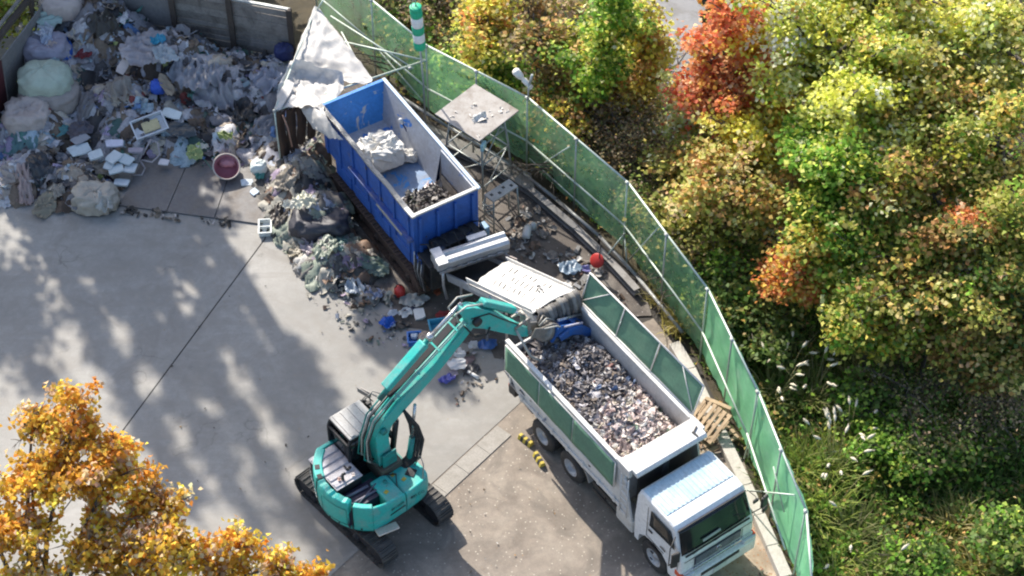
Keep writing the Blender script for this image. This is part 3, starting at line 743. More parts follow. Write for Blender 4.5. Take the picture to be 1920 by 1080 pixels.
# overhead magnet
mg = empty('magnet_separator', (-1.22, -0.33, 0), R(24.0), 'silver overhead magnet separator set across the start of the conveyor', 'magnet separator')
SILV = paint('silver_sheet', (0.5, 0.51, 0.53), 0.32, (0.3, 0.28, 0.25), 0.5, 3, 0.55)
mb = MB().prism([(-0.28, 1.86), (-0.28, 2.08), (-0.2, 2.16), (-0.06, 2.16), (-0.03, 2.10), (0.06, 2.20), (0.18, 2.17), (0.27, 2.04), (0.27, 1.86)], -1.15, 1.15, 'x')
mb.build('housing', SILV, mg, 0.015)
MB().box((-0.98, 0.0, 2.17), (0.32, 0.72, 0.07)).build('end_cover', SILV, mg, 0.015)
MB().box((0.35, 0.34, 2.13), (0.6, 0.2, 0.08)).build('cover_plate', SILV, mg, 0.01)
MB().bar((-1.1, -0.3, 1.8), (1.1, -0.3, 1.8), 0.06, 0.09).bar((-1.1, 0.3, 1.8), (1.1, 0.3, 1.8), 0.06, 0.09).build('frame', STEEL, mg, 0.006)
for x in (-1.0, 1.0):
    MB().tube([(x, -0.3, 1.8), (x - 0.02, -0.36, 1.3), (x + 0.05, -0.42, 0.75)], 0.045, 8).build('leg', STEEL, mg)
    MB().tube([(x, 0.3, 1.8), (x, 0.32, 0.95)], 0.045, 8).build('leg', STEEL, mg)
for k in range(6):
    MB().box((-0.8 + 0.32 * k, -0.335, 1.86), (0.16, 0.06, 0.1)).build('lug', STEEL, mg, 0.008)

# discharge conveyor
CA = R(-54.5)
cv = empty('discharge_conveyor', (-1.35, -0.05, 0), CA, 'discharge conveyor with white cover rising to the tipper truck', 'conveyor')
def cz(x): return 1.0 + x * 0.50
CWD = 1.36; CL = 4.5
quad(MB(), (0, -CWD / 2 + .06, cz(0)), (CL, -CWD / 2 + .06, cz(CL)), (CL, CWD / 2 - .06, cz(CL)), (0, CWD / 2 - .06, cz(0))).build('belt', paint('conveyor_belt', (0.02, 0.02, 0.021), 0.7, (0.05, 0.045, 0.04), 0.7, 3), cv)
for s in (-1, 1):
    MB().bar((0, s * CWD / 2, cz(0) - 0.02), (CL, s * CWD / 2, cz(CL) - 0.02), 0.07, 0.26).build('side_frame', paint('conveyor_grey', (0.36, 0.36, 0.37), 0.5, (0.2, 0.17, 0.15), 0.7, 2.5), cv, 0.01)
    MB().bar((1.1, s * (CWD / 2 + 0.03), cz(1.1) + 0.18), (CL - 0.2, s * (CWD / 2 + 0.03), cz(CL - 0.2) + 0.16), 0.03, 0.36).build('skirt', WHITE, cv, 0.008)
# cover: white sheet, dented, torn at the lower edge
mb = MB(); n1, n2 = 44, 16; vs = []; rr = random.Random(5)
for i in range(n1 + 1):
    for j in range(n2 + 1):
        q = j / n2; tt = i / n1
        x0 = 1.25 + 0.75 * (1 - q) * 0.15 + 0.10 * noise.noise((q * 7, 3.1, 0)) + 0.06 * noise.noise((q * 22, 1.1, 0)) + 0.55 * (q - 0.5) * -0.4
        x = x0 + (CL - 0.15 - x0) * tt; y = (q - 0.5) * (CWD + 0.16)
        z = cz(x) + 0.24 + 0.12 * math.sin(math.pi * q) + 0.03 * noise.noise((x * 3, y * 3, 4)) + 0.012 * noise.noise((x * 9, y * 9, 4))
        vs.append((x, y, z))
mb.add(vs, [(i * (n2 + 1) + j, (i + 1) * (n2 + 1) + j, (i + 1) * (n2 + 1) + j + 1, i * (n2 + 1) + j + 1) for i in range(n1) for j in range(n2)], True)
cov = mb.build('cover', paint('cover_white', (0.52, 0.51, 0.49), 0.5, (0.4, 0.37, 0.33), 0.7, 2.2), cv)
md = cov.modifiers.new('thick', 'SOLIDIFY'); md.thickness = 0.02
mb = MB()
def covz(x, y): return cz(x) + 0.245 + 0.12 * math.sin(math.pi * (y / (CWD + 0.16) + 0.5)) + 0.03 * noise.noise((x * 3, y * 3, 4)) + 0.012 * noise.noise((x * 9, y * 9, 4))
for r_ in range(3):                           # rows of short slots and scuffs in the cover
    for k in range(9):
        x = 1.75 + k * 0.23 + r_ * 0.1; y = 0.46 - r_ * 0.36
        if rr.random() < 0.12: continue
        L = rr.uniform(0.15, 0.24); dx = 0.09
        a = (x, y, covz(x, y) + 0.006); b = (x + dx, y - L, covz(x + dx, y - L) + 0.006)
        mb.bar(a, b, rr.uniform(0.02, 0.032), 0.016)
tag(mb.build('slot_row', paint('slot_dark', (0.1, 0.095, 0.09), 0.8, (0.05, 0.05, 0.05), 0.5, 5), cv), kind='stuff')
mb = MB()
for k in range(8):
    x = 3.35 + 0.06 * k; y = 0.15 - 0.02 * k + 0.06 * math.sin(k * 2.2)
    crumple(mb, (x, y, covz(x, y) + 0.02), 0.09, 0.06, (0.2, 0.2, 0.2), rr, 2, 2, 0.3)
mb.build('debris_crust', SCRAP, cv)
MB().bar((1.3, -CWD / 2 - 0.1, cz(1.3) + 0.24), (CL - 0.6, -CWD / 2 - 0.1, cz(CL - 0.6) + 0.24), 0.03, 0.05).build('cover_edge', STEEL, cv, 0.004)
# head drum wrapped with rags
mb = MB().lathe([(-CWD / 2, 0.02), (-CWD / 2, 0.2), (CWD / 2, 0.2), (CWD / 2, 0.02)], (CL - 0.03, 0, cz(CL) - 0.12), (0, 1, 0), 18)
mb.build('head_drum', RUBBER, cv)
rr = random.Random(8)
for k in range(10):
    y = -CWD / 2 + 0.1 + k * 0.135
    w = rr.uniform(0.13, 0.18); dz = rr.uniform(0.35, 0.55); x0 = CL - 0.12 + rr.uniform(-.04, .04)
    mb = MB()
    pr_ = [(x0 - 0.02, cz(CL) + 0.24 + rr.uniform(-.02, .05)), (x0 + 0.16, cz(CL) + 0.2), (x0 + 0.27, cz(CL) + 0.02), (x0 + 0.28 + rr.uniform(-.04, .05), cz(CL) - dz)]
    vs = []
    for (x, z) in pr_:
        for q in (-1, 0, 1): vs.append((x + (0.045 if q == 0 else 0) + rr.uniform(-.01, .01), y + q * w / 2, z + (0.02 if q == 0 else 0)))
    mb.add(vs, [(i * 3 + j, i * 3 + j + 1, (i + 1) * 3 + j + 1, (i + 1) * 3 + j) for i in range(3) for j in range(2)], True)
    o = mb.build('curtain_strip', paint('grey_rubber_flap%d' % (k % 3), [(0.16, 0.15, 0.14), (0.09, 0.085, 0.08), (0.25, 0.24, 0.22)][k % 3], 0.7, (0.05, 0.05, 0.045), 0.6, 4), cv)
    m = o.modifiers.new('thick', 'SOLIDIFY'); m.thickness = 0.015
for x in (0.7, 2.0, 3.0):
    mb = MB()
    for s in (-1, 1): mb.bar((x, s * CWD / 2, cz(x) - 0.1), (x + 0.1, s * (CWD / 2 + 0.05), 0.02), 0.07, 0.07)
    mb.bar((x + 0.03, -CWD / 2, cz(x) * 0.5), (x + 0.03, CWD / 2, cz(x) * 0.5), 0.05, 0.05)
    mb.build('support_leg', STEEL, cv, 0.006)
MB().bar((0.75, -CWD / 2 - 0.05, 0.1), (2.9, -CWD / 2 - 0.05, cz(2.9) - 0.3), 0.05, 0.07).build('brace', STEEL, cv, 0.006)
MB().lathe([(-0.08, 0.02), (-0.08, 0.19), (0.08, 0.19), (0.08, 0.02)], (2.25, -CWD / 2 - 0.16, cz(2.25) - 0.28), (0, 1, 0), 16).build('return_wheel', RUBBER, cv)
MB().bar((0.35, CWD / 2 + 0.1, cz(0.3) + 0.1), (1.5, CWD / 2 + 0.18, cz(1.5) + 0.0), 0.04, 0.6).build('side_board', paint('pinkish_board', (0.33, 0.28, 0.26), 0.7, (0.2, 0.17, 0.15), 0.5, 2), cv, 0.01)

# ------------------------------------------------------------ pipe frame, tarpaulin, rubber curtain
pf = empty('pipe_frame', (0, 0, 0), 0, 'pipe frame behind the hopper carrying the torn white sheet', 'pipe frame')
LP = (-7.34, 5.12, 2.5); RP = (-2.74, 7.46, 2.5)
for a, b, r in ((LP, RP, 0.032), ((-7.34, 5.12, 2.5), (-6.92, 6.59, 2.9), 0.026), ((-6.92, 6.59, 2.9), (-6.33, 9.52, 2.9), 0.026), ((-6.04, 9.34, 3.4), (-6.32, 9.36, 2.9), 0.026), (LP, (LP[0], LP[1], 0), 0.032), (RP, (-5.68, 8.79, 2.2), 0.028), ((-4.48, 6.39, 2.5), (-5.46, 8.6, 2.7), 0.024),
                ((-5.91, 9.86, 2.3), (-3.13, 7.31, 2.3), 0.024), ((-6.33, 9.44, 2.88), ((-6.33, 9.44, 2.88)[0], (-6.33, 9.44, 2.88)[1], 0), 0.03)):
    MB().tube([a, b], r, 8).build('pipe', PIPE, pf)
for p in ((-3.23, 7.09, 2.5), LP, (-4.48, 6.39, 2.5)):
    p = Vector(p); MB().tube([p - Vector((0.05, 0.02, 0)), p + Vector((0.05, 0.02, 0))], 0.05, 8).build('pipe_clamp', GALV, pf)
def drape(name, rows, m, nu=26, nv=26, amp=0.06, seed=0, fine=0.02, parent=None, tear=0.0, floor=None):
    """cloth through a grid of control points (rows of equal length)"""
    rr = random.Random(seed); nr = len(rows) - 1; ncl = len(rows[0]) - 1
    G = [[Vector(p) for p in r] for r in rows]; vs = []
    def cr(p0, p1, p2, p3, t): return 0.5 * ((2 * p1) + (p2 - p0) * t + (2 * p0 - 5 * p1 + 4 * p2 - p3) * t * t + (3 * p1 - p0 - 3 * p2 + p3) * t ** 3)
    def rowpt(r, u):
        x = u * ncl; i = min(int(x), ncl - 1); f = x - i; g = G[r]
        return cr(g[max(i - 1, 0)], g[i], g[i + 1], g[min(i + 2, ncl)], f)
    for j in range(nv + 1):
        y = j / nv * nr; k = min(int(y), nr - 1); f = y - k
        for i in range(nu + 1):
            u = i / nu
            p = cr(rowpt(max(k - 1, 0), u), rowpt(k, u), rowpt(k + 1, u), rowpt(min(k + 2, nr), u), f)
            q = Vector((p.x * 1.1 + seed, p.y * 1.1, p.z * 1.1))
            w = 1 - abs(noise.noise(q * 1.6)) * 2.2
            w2 = 1 - abs(noise.noise(q * 4.0 + Vector((5, 0, 0)))) * 2.2
            d = Vector((noise.noise(q + Vector((9, 0, 0))), noise.noise(q + Vector((0, 9, 0))), 0.9))
            p = p + d * (amp * w) + Vector((0, 0, fine * w2))
            if floor is not None: p.z = max(p.z, floor(p.x, p.y) + 0.02)
            vs.append(p)
    fs = []
    for j in range(nv):
        for i in range(nu):
            if tear and noise.noise((i * 0.33 + seed, j * 0.33, 1.7)) > 1 - tear: continue
            fs.append((j * (nu + 1) + i, j * (nu + 1) + i + 1, (j + 1) * (nu + 1) + i + 1, (j + 1) * (nu + 1) + i))
    return MB().add(vs, fs, True).build(name, m, parent)
TARP = film('white_tarp', (0.52, 0.50, 0.475), 0.12, 0.6)
tp = empty('tarpaulin', (0, 0, 0), 0, 'torn white tarpaulin hung from the pipe frame over the hopper end', 'tarpaulin')
drape('sheet', [[(-6.36, 9.48, 2.95), (-6.18, 9.35, 2.95), (-5.95, 8.96, 2.93)],
                [(-6.62, 8.54, 2.75), (-5.9, 8.1, 2.8), (-5.16, 7.75, 2.72)],
                [(-6.87, 7.44, 2.7), (-5.9, 7.23, 2.55), (-4.38, 6.47, 2.52)],
                [(-6.95, 6.81, 2.75), (-6.07, 6.95, 2.35), (-5.01, 6.34, 2.5)]], TARP, 34, 34, 0.07, 2, 0.04, tp, 0.0)
drape('sheet', [[(-6.96, 7.02, 2.85), (-6.44, 6.84, 2.9), (-5.35, 6.56, 2.7)],
                [(-7.13, 6.32, 2.7), (-6.55, 6.65, 2.4), (-5.25, 6.11, 2.55)],
                [(-7.3, 5.74, 2.55), (-6.29, 5.57, 2.6), (-5.52, 5.22, 2.7)],
                [(-7.24, 5.31, 2.5), (-6.14, 4.81, 2.85), (-5.76, 4.48, 3)]], TARP, 40, 40, 0.14, 5, 0.06, tp, 0.2)
drape('strip', [[(-6.86, 6.06, 2.6), (-6.38, 5.77, 2.7), (-5.89, 4.99, 3.02)],
                [(-6.52, 5.19, 2.5), (-6.14, 4.75, 2.75), (-5.64, 4.18, 3.06)],
                [(-6.16, 4.56, 2.3), (-5.82, 4.09, 2.7), (-5.38, 3.64, 3.06)],
                [(-5.66, 3.83, 2.5), (-5.41, 3.52, 2.8), (-5.05, 3.17, 3.05)]], TARP, 26, 34, 0.11, 9, 0.05, tp, 0.16)
drape('strip', [[(-7.06, 6.26, 2.75), (-6.93, 6.16, 2.8), (-6.77, 6.03, 2.8)],
                [(-7.2, 5.83, 2.65), (-7.07, 5.68, 2.7), (-6.92, 5.53, 2.7)],
                [(-7.36, 5.21, 2.5), (-7.26, 5.14, 2.52), (-7.16, 5.14, 2.5)]], TARP, 8, 14, 0.03, 4, 0.02, tp)
CURT = paint('rust_brown_rubber', (0.05, 0.028, 0.018), 0.7, (0.11, 0.06, 0.04), 0.7, 2.2)
cu = empty('rubber_curtain', (0, 0, 0), 0, 'dark brown ragged curtain hanging left of the hopper under the pipe', 'curtain')
c0 = Vector(LP); c1 = Vector((-6.18, 5.71, 2.45))
for k in range(4):
    a = c0.lerp(c1, k / 4.0 + 0.01); b = c0.lerp(c1, (k + 1) / 4.0 - 0.02); n = Vector((0.12, 0.3, 0)); low = [0.35, 0.55, 0.8, 0.9][k]
    rows = []
    for z in (2.45, 1.8, 1.1, low):
        s = 0.05 * math.sin(z * 3 + k)
        rows.append([(a.x + s, a.y, z), ((a.x + b.x) / 2 + s, (a.y + b.y) / 2 - 0.09, z - 0.03), (b.x + s, b.y, z)])
    o = drape('curtain_flap', rows, CURT, 14, 20, 0.045, 20 + k, 0.01, cu)
    o.modifiers.new('thick', 'SOLIDIFY').thickness = 0.02
MB().tube([(-7.09, 5, 2.45), (-6.92, 4.67, 2.2), (-6.82, 4.46, 1.6)], 0.025, 7).build('strap', paint('strap_tan', (0.35, 0.2, 0.14), 0.7, (0.2, 0.12, 0.08), 0.5, 5), cu)

# ------------------------------------------------------------ scaffold stand with steel top and step
st = empty('scaffold_stand', (-1.07, 4.61, 0), R(-41.5), 'pipe stand with a square grey plate top beside the hopper and fence', 'stand')
MB().box((0, 0, 2.9), (1.82, 1.82, 0.05)).build('plate_top', paint('dusty_grey_plate', (0.33, 0.31, 0.29), 0.7, (0.2, 0.16, 0.13), 0.75, 2.2), st, 0.006)
MB().box((0, 0, 2.85), (1.7, 1.7, 0.05)).build('top_frame', GALV, st)
for x, y in ((-0.75, -0.6), (0.75, -0.6), (-0.75, 0.6), (0.75, 0.6)):
    MB().tube([(x * 0.85, y * 0.8, 2.85), (x * 0.98, y, 1.7), (x * 1.12, y * 1.15, 0.0)], 0.032, 8).build('leg', GALV, st)
for z, f in ((0.7, 1.08), (1.55, 1.0), (2.3, 0.92)):
    for a, b in (((-.75, -.6), (.75, -.6)), ((.75, -.6), (.75, .6)), ((.75, .6), (-.75, .6)), ((-.75, .6), (-.75, -.6))):
        MB().tube([(a[0] * f, a[1] * f, z), (b[0] * f, b[1] * f, z)], 0.024, 8).build('rail', GALV, st)
for a, b in (((-.75, -.6, 0.3), (.7, -.56, 1.6)), ((.78, -.6, 0.4), (.75, .6, 1.6)), ((.75, -.6, 1.6), (.65, .5, 2.7))):
    MB().tube([a, b], 0.02, 7).build('brace', GALV, st)
rr = random.Random(4); mb = MB()
for k in range(14): crumple(mb, (rr.uniform(-.8, .8), rr.uniform(-.8, .8), 2.935), rr.uniform(0.06, 0.16), rr.uniform(0.05, 0.12), (0.55, 0.52, 0.48), rr, 2, 2, 0.2, 0.2)
tag(mb.build('scrap_flakes', SCRAP, st), kind='stuff')
q = MB(); crumple(q, (0.25, -0.18, 2.97), 0.5, 0.3, (0.6, 0.58, 0.54), rr, 7, 5, 0.16, 0.15)
q.build('paper_scrap', SCRAP, st)
MB().box((0.93, -0.75, 2.62), (0.1, 0.28, 0.26), R(20)).build('junction_box', paint('pale_teal_box', (0.4, 0.6, 0.6), 0.5, (0.3, 0.35, 0.35), 0.4, 4), st, 0.02)
sp = empty('step_ladder', (-0.33, 2.83, 0), R(42), 'small step ladder with a dusty plate tread below the stand', 'step ladder')
MB().box((0, 0, 1.3), (1.02, 0.42, 0.05)).build('tread', paint('dusty_tread', (0.45, 0.43, 0.4), 0.75, (0.22, 0.2, 0.18), 0.6, 3), sp, 0.006)
for k in range(4): MB().box((-0.35 + 0.24 * k, 0.05 * (-1) ** k, 1.328), (0.09, 0.1, 0.006)).build('tread_slot', BLACK, sp)
for s in (-1, 1):
    MB().tube([(-0.48, s * 0.19, 1.28), (-0.52, s * 0.24, 0.0)], 0.026, 8).build('leg', GALV, sp)
    MB().tube([(0.48, s * 0.19, 1.28), (0.52, s * 0.24, 0.0)], 0.026, 8).build('leg', GALV, sp)
for z in (0.3, 0.62, 0.94): MB().tube([(-0.5, -0.22, z), (-0.5, 0.22, z)], 0.022, 8).build('rung', GALV, sp)
for k in range(3): MB().tube([(-0.5, -0.22, 1.2 - 0.1 * k), (-0.66, -0.1, 1.16 - 0.12 * k), (-0.66, 0.12, 1.12 - 0.12 * k), (-0.5, 0.22, 1.1 - 0.1 * k)], 0.018, 7).build('loop_grip', GALV, sp)

# ------------------------------------------------------------ tipper truck
TA = R(-54.5)
tk = empty('tipper_truck', (-0.13, -4.74, 0), TA, 'white tipper truck with green mesh side flaps loaded with scrap', 'truck')
BW = 2.45; BL = 5.12; RZ = 3.02
MB().box((3.7, 0.82, 0.85), (7.3, 0.1, 0.28)).box((3.7, BW - 0.82, 0.85), (7.3, 0.1, 0.28)).box((2.5, BW / 2, 0.85), (0.12, 0.8, 0.2)).box((4.6, BW / 2, 0.85), (0.12, 0.8, 0.2)).box((2.6, BW / 2, 1.08), (5.0, 0.9, 0.16)).build('chassis', BLACK, tk, 0.01)
MB().box((BL / 2, BW / 2, 1.22), (BL, BW - 0.12, 0.1)).build('bed_floor', STEEL, tk)
side = [(0, RZ), (0, 1.95), (0.42, 1.38), (0.6, 1.28), (BL, 1.28), (BL, RZ)]
MB().prism(side, 0.0, 0.06).build('side_wall', WHITE, tk, 0.008)
MB().prism(side, BW - 0.06, BW).build('side_wall', WHITE, tk, 0.008)
MB().box((BL - 0.03, BW / 2, 2.15), (0.07, BW - 0.125, 1.8)).build('front_wall', WHITE, tk, 0.008)
MB().box((0.03, BW / 2, 2.0), (0.06, BW - 0.125, 1.5)).build('tailgate', WHITE, tk, 0.008)
for y in (0.02, BW - 0.02):
    MB().box((BL / 2, y, RZ + 0.04), (BL + 0.1, 0.13, 0.1)).build('top_rail', WHITE, tk, 0.012)
for k in range(7):
    MB().box((0.75 + k * 0.7, -0.03, 1.36), (0.09, 0.06, 0.2)).build('side_rib', WHITE, tk, 0.006)
MB().box((2.9, -0.02, 1.34), (4.6, 0.05, 0.14)).build('sill', WHITE, tk, 0.01)
# header board over the cab gap
MB().prism([(BL - 0.06, RZ + 0.16), (BL - 0.06, RZ + 0.04), (BL + 0.6, RZ + 0.0), (BL + 0.6, RZ + 0.09), (BL + 0.54, RZ + 0.14)], 0.06, BW - 0.06).build('header_board', WHITE, tk, 0.012)
for y_ in (0.02, BW - 0.02): MB().box((BL + 0.1, y_, RZ - 0.02), (0.55, 0.12, 0.3)).build('corner_bracket', WHITE, tk, 0.012)
MB().box((BL + 0.3, BW - 0.24, RZ + 0.165), (0.04, 0.22, 0.03), R(30)).box((BL + 0.42, BW - 0.34, RZ + 0.16), (0.2, 0.04, 0.03), R(10)).build('lifting_hook', BLACK, tk)
for y_ in (0.0, BW - 0.06): MB().prism([(BL + 0.02, 1.28), (BL + 0.55, 1.1), (BL + 0.55, 1.2), (BL + 0.10, RZ - 0.1), (BL + 0.02, RZ - 0.1)], y_, y_ + 0.06).build('wing_plate', WHITE, tk, 0.006)
MB().box((BL + 0.32, BW / 2, 1.9), (0.08, BW - 0.7, 1.4)).lathe([(0, 0.02), (0, 0.16), (1.5, 0.16), (1.5, 0.02)], (BL + 0.25, BW / 2, 1.1), (0, 0, 1), 14).build('lift_ram', BLACK, tk)
# ladder at the bed's front corner
mb = MB()
for x in (BL + 0.12, BL + 0.42): mb.tube([(x, -0.07, 2.85), (x, -0.07, 1.2)], 0.018, 6)
for k in range(6): mb.tube([(BL + 0.12, -0.07, 1.3 + 0.28 * k), (BL + 0.42, -0.07, 1.3 + 0.28 * k)], 0.016, 6)
mb.build('ladder', WHITE, tk)
# side flaps: frame and green mesh panel. right one folded down, left one standing
FH = 1.06
def flap(name, M, gx):
    fr = MB(); T = lambda x, h: tuple(M @ Vector((x, 0, h)))
    L = 4.98
    for a, b, r in (((0.04, 0.03), (0.04, FH), .022), ((0.04, FH), (L, FH), .024), ((L, FH), (L, 0.03), .022), ((0.04, 0.03), (L, 0.03), .022),
                    ((0.04, 0.05), (1.0, FH), .016), ((1.62, 0.03), (1.62, FH), .018), ((3.15, 0.03), (3.15, FH), .018), ((4.1, FH), (L, 0.05), .016)):
        fr.tube([T(*a), T(*b)], r, 7)
    f = fr.build(name, WHITE, tk)
    M2 = M @ Matrix.Translation((0, -0.012 * gx, 0))
    xs = [0.06, 1.6, 1.64, 3.13, 3.17, L - 0.02]
    for k in range(3):
        a, b = xs[2 * k], xs[2 * k + 1]; n = 12; vs = []
        for j in range(7):
            for i in range(n + 1):
                x = a + (b - a) * i / n; h = 0.05 + (FH - 0.07) * j / 6
                vs.append(tuple(M2 @ Vector((x, 0.02 * noise.noise((x * 2, h * 2, gx)), h))))
        o = MB().add(vs, [(j * (n + 1) + i, j * (n + 1) + i + 1, (j + 1) * (n + 1) + i + 1, (j + 1) * (n + 1) + i) for j in range(6) for i in range(n)], True).build('mesh_panel', NETG, f)
        o.modifiers.new('thick', 'SOLIDIFY').thickness = 0.008
    return f
flap('side_flap', Matrix.Translation((0, BW + 0.03, RZ + 0.1)) @ Matrix.Rotation(R(-16), 4, 'X'), -1)
flap('side_flap', Matrix.Translation((0, -0.075, RZ + 0.02)) @ Matrix.Rotation(R(180 - 1.5), 4, 'X'), -1)
# fenders, tank, guards
for s, y in ((1, 0.28), (-1, BW - 0.28)):
    mb = MB()
    prof = [(0.55, 1.02), (0.75, 1.12), (1.6, 1.14), (2.4, 1.14), (3.1, 1.14), (3.55, 1.08), (3.7, 0.9), (3.78, 0.72)]
    for a, b in zip(prof[:-1], prof[1:]): mb.bar((a[0], y, a[1]), (b[0], y, b[1]), 0.5, 0.03)
    mb.build('fender', paint('dull_silver', (0.5, 0.5, 0.5), 0.4, (0.25, 0.22, 0.2), 0.6, 2.5, 0.5), tk)
MB().box((5.35, 0.26, 0.82), (0.75, 0.5, 0.55)).build('fuel_tank', paint('tank_pale', (0.62, 0.62, 0.6), 0.35, (0.35, 0.32, 0.28), 0.5, 2.5, 0.3), tk, 0.09)
MB().box((5.35, BW - 0.26, 0.82), (0.75, 0.5, 0.5)).build('battery_box', BLACK, tk, 0.03)
MB().bar((3.95, 0.05, 0.95), (5.0, 0.05, 0.95), 0.04, 0.1).bar((3.95, 0.05, 0.65), (5.0, 0.05, 0.65), 0.04, 0.1).bar((4.45, 0.08, 0.6), (4.45, 0.08, 1.2), 0.05, 0.05).build('side_guard', BLACK, tk)
MB().box((-0.05, BW / 2, 0.75), (0.1, 2.2, 0.12)).build('rear_bar', BLACK, tk, 0.01)
for y in (0.35, BW - 0.35): MB().box((-0.1, y, 0.98), (0.06, 0.45, 0.14)).build('tail_light', RED, tk, 0.01)
MB().box((0.15, 0.12, 1.05), (0.3, 0.15, 0.3)).box((0.3, BW - .12, 1.05), (0.3, 0.15, 0.3)).build('hinge_block', BLACK, tk)
def wheel(x, y, r, w, out, parent):
    """tyre and its rim; out = -1 or +1, the side the rim faces"""
    ty = MB().lathe([(-w / 2, r * 0.56), (-w / 2, r * 0.9), (-w * 0.4, r * 0.985), (-w * .2, r), (w * .2, r), (w * 0.4, r * 0.985), (w / 2, r * 0.9), (w / 2, r * 0.56)], (0, 0, 0), (0, 1, 0), 32)
    for k in range(28):
        th = 2 * math.pi * k / 28
        ty.box((math.cos(th) * r, 0, math.sin(th) * r), (0.022, w * 0.8, 0.03), 0, -th)
    t_ = ty.build('wheel', RUBBER, parent, 0, (x, y, r))
    s = out
    rim = MB().lathe([(s * w * 0.46, r * 0.58), (s * w * 0.5, r * 0.55), (s * w * 0.42, r * 0.5), (s * w * 0.12, r * 0.42), (s * w * 0.1, r * 0.24), (s * w * 0.34, r * 0.2), (s * w * 0.36, 0.01)], (0, 0, 0), (0, 1, 0), 24)
    rim.build('rim', paint('wheel_grey', (0.42, 0.42, 0.43), 0.5, (0.16, 0.13, 0.11), 0.7, 4, 0.2), t_)
    nb = MB()
    for k in range(8):
        th = 2 * math.pi * k / 8
        nb.lathe([(0, 0.022), (s * 0.04, 0.02), (s * 0.041, 0.0)], (math.cos(th) * r * 0.32, s * w * 0.11, math.sin(th) * r * 0.32), (0, 1, 0), 6)
    nb.build('hub_bolts', STEEL, t_)
for x in (1.62, 2.95):
    wheel(x, 0.3, 0.51, 0.54, -1, tk); wheel(x, BW - 0.3, 0.51, 0.54, 1, tk)
for y, s in ((0.2, -1), (BW - 0.2, 1)): wheel(6.62, y, 0.52, 0.31, s, tk)
MB().tube([(1.62, 0.4, 0.51), (1.62, BW - .4, 0.51)], 0.12, 10).tube([(2.95, 0.4, 0.51), (2.95, BW - .4, 0.51)], 0.12, 10).tube([(6.62, 0.3, 0.5), (6.62, BW - .3, 0.5)], 0.09, 10).build('axle', BLACK, tk)
# cab
CZ = 2.70
# cab shell: cross sections (x, half width, z) lofted, rounded roof edges
cab_side = [(5.80, 0.62), (5.76, 1.5), (5.78, 2.45), (5.84, 2.63), (5.96, CZ), (7.08, CZ - 0.01), (7.26, CZ - 0.05), (7.36, CZ - 0.14), (7.66, 1.80), (7.74, 1.6), (7.78, 1.05), (7.76, 0.62), (7.30, 0.62), (7.24, 0.95), (7.0, 1.15), (6.62, 1.2), (6.25, 1.15), (6.0, 0.95), (5.97, 0.62)]
cb = MB(); n = len(cab_side); secs = [(0.0, 0.05), (0.035, 0.018), (0.09, 0.0), (BW - 0.09, 0.0), (BW - 0.035, 0.018), (BW, 0.05)]
cx, czc = 6.8, 1.6; vs = []
for (y, ins) in secs:
    for (x, z) in cab_side:
        dx = ins if x < cx else -ins
        yy = y
        if z > 1.75:                      # tumblehome: the cab narrows towards the roof
            k = (z - 1.75) * 0.06; yy = y + (k if y < BW / 2 else -k)
        vs.append((x + dx * 0.8, yy, z - (ins if z > 2 else -ins * 0.3)))
fs = [(i * n + k, i * n + (k + 1) % n, (i + 1) * n + (k + 1) % n, (i + 1) * n + k) for i in range(len(secs) - 1) for k in range(n)]
cb.add(vs, fs, False); cb.f += [tuple(range(n))[::-1], tuple(range((len(secs) - 1) * n, len(secs) * n))]; cb.sm += [False, False]
cab = cb.build('cab', CABW, tk, 0.02)
PBL = paint('pale_blue_panel', (0.36, 0.50, 0.57), 0.35, (0.55, 0.6, 0.62), 0.8, 1.2)
MB().box((6.42, BW / 2, CZ + 0.004), (0.98, BW - 0.24, 0.012)).build('roof_panel', PBL, cab, 0.008)
for k in range(15):
    y = 0.24 + k * 0.14
    MB().box((6.42, y, CZ + 0.016), (0.94, 0.05, 0.014)).build('roof_rib', PBL, cab, 0.008)
# windscreen: curved sheet just proud of the shell
GL = glass_dark('dark_glass', (0.012, 0.015, 0.017))
def pane(name, pts4, m, parent, bulge=(0, 0, 0), n=10, thick=0.012):
    a, b, c, d = map(Vector, pts4); vs = []
    for j in range(n + 1):
        for i in range(n + 1):
            u, v = i / n, j / n
            p = a.lerp(b, u).lerp(d.lerp(c, u), v) + Vector(bulge) * (1 - (2 * u - 1) ** 4) * (1 - (2 * v - 1) ** 2 * 0.3)
            vs.append(p)
    o = MB().add(vs, [(j * (n + 1) + i, j * (n + 1) + i + 1, (j + 1) * (n + 1) + i + 1, (j + 1) * (n + 1) + i) for j in range(n) for i in range(n)], True).build(name, m, parent)
    if thick: o.modifiers.new('thick', 'SOLIDIFY').thickness = thick
    return o
pane('windscreen', [(7.40, 0.12, 2.53), (7.40, BW - 0.12, 2.53), (7.66, BW - 0.07, 1.80), (7.66, 0.07, 1.80)], GL, cab, (0.05, 0, 0.012))
MB().bar((7.40, 0.1, 2.565), (7.40, BW - 0.1, 2.565), 0.03, 0.04).build('windscreen_seal', BLACK, cab)
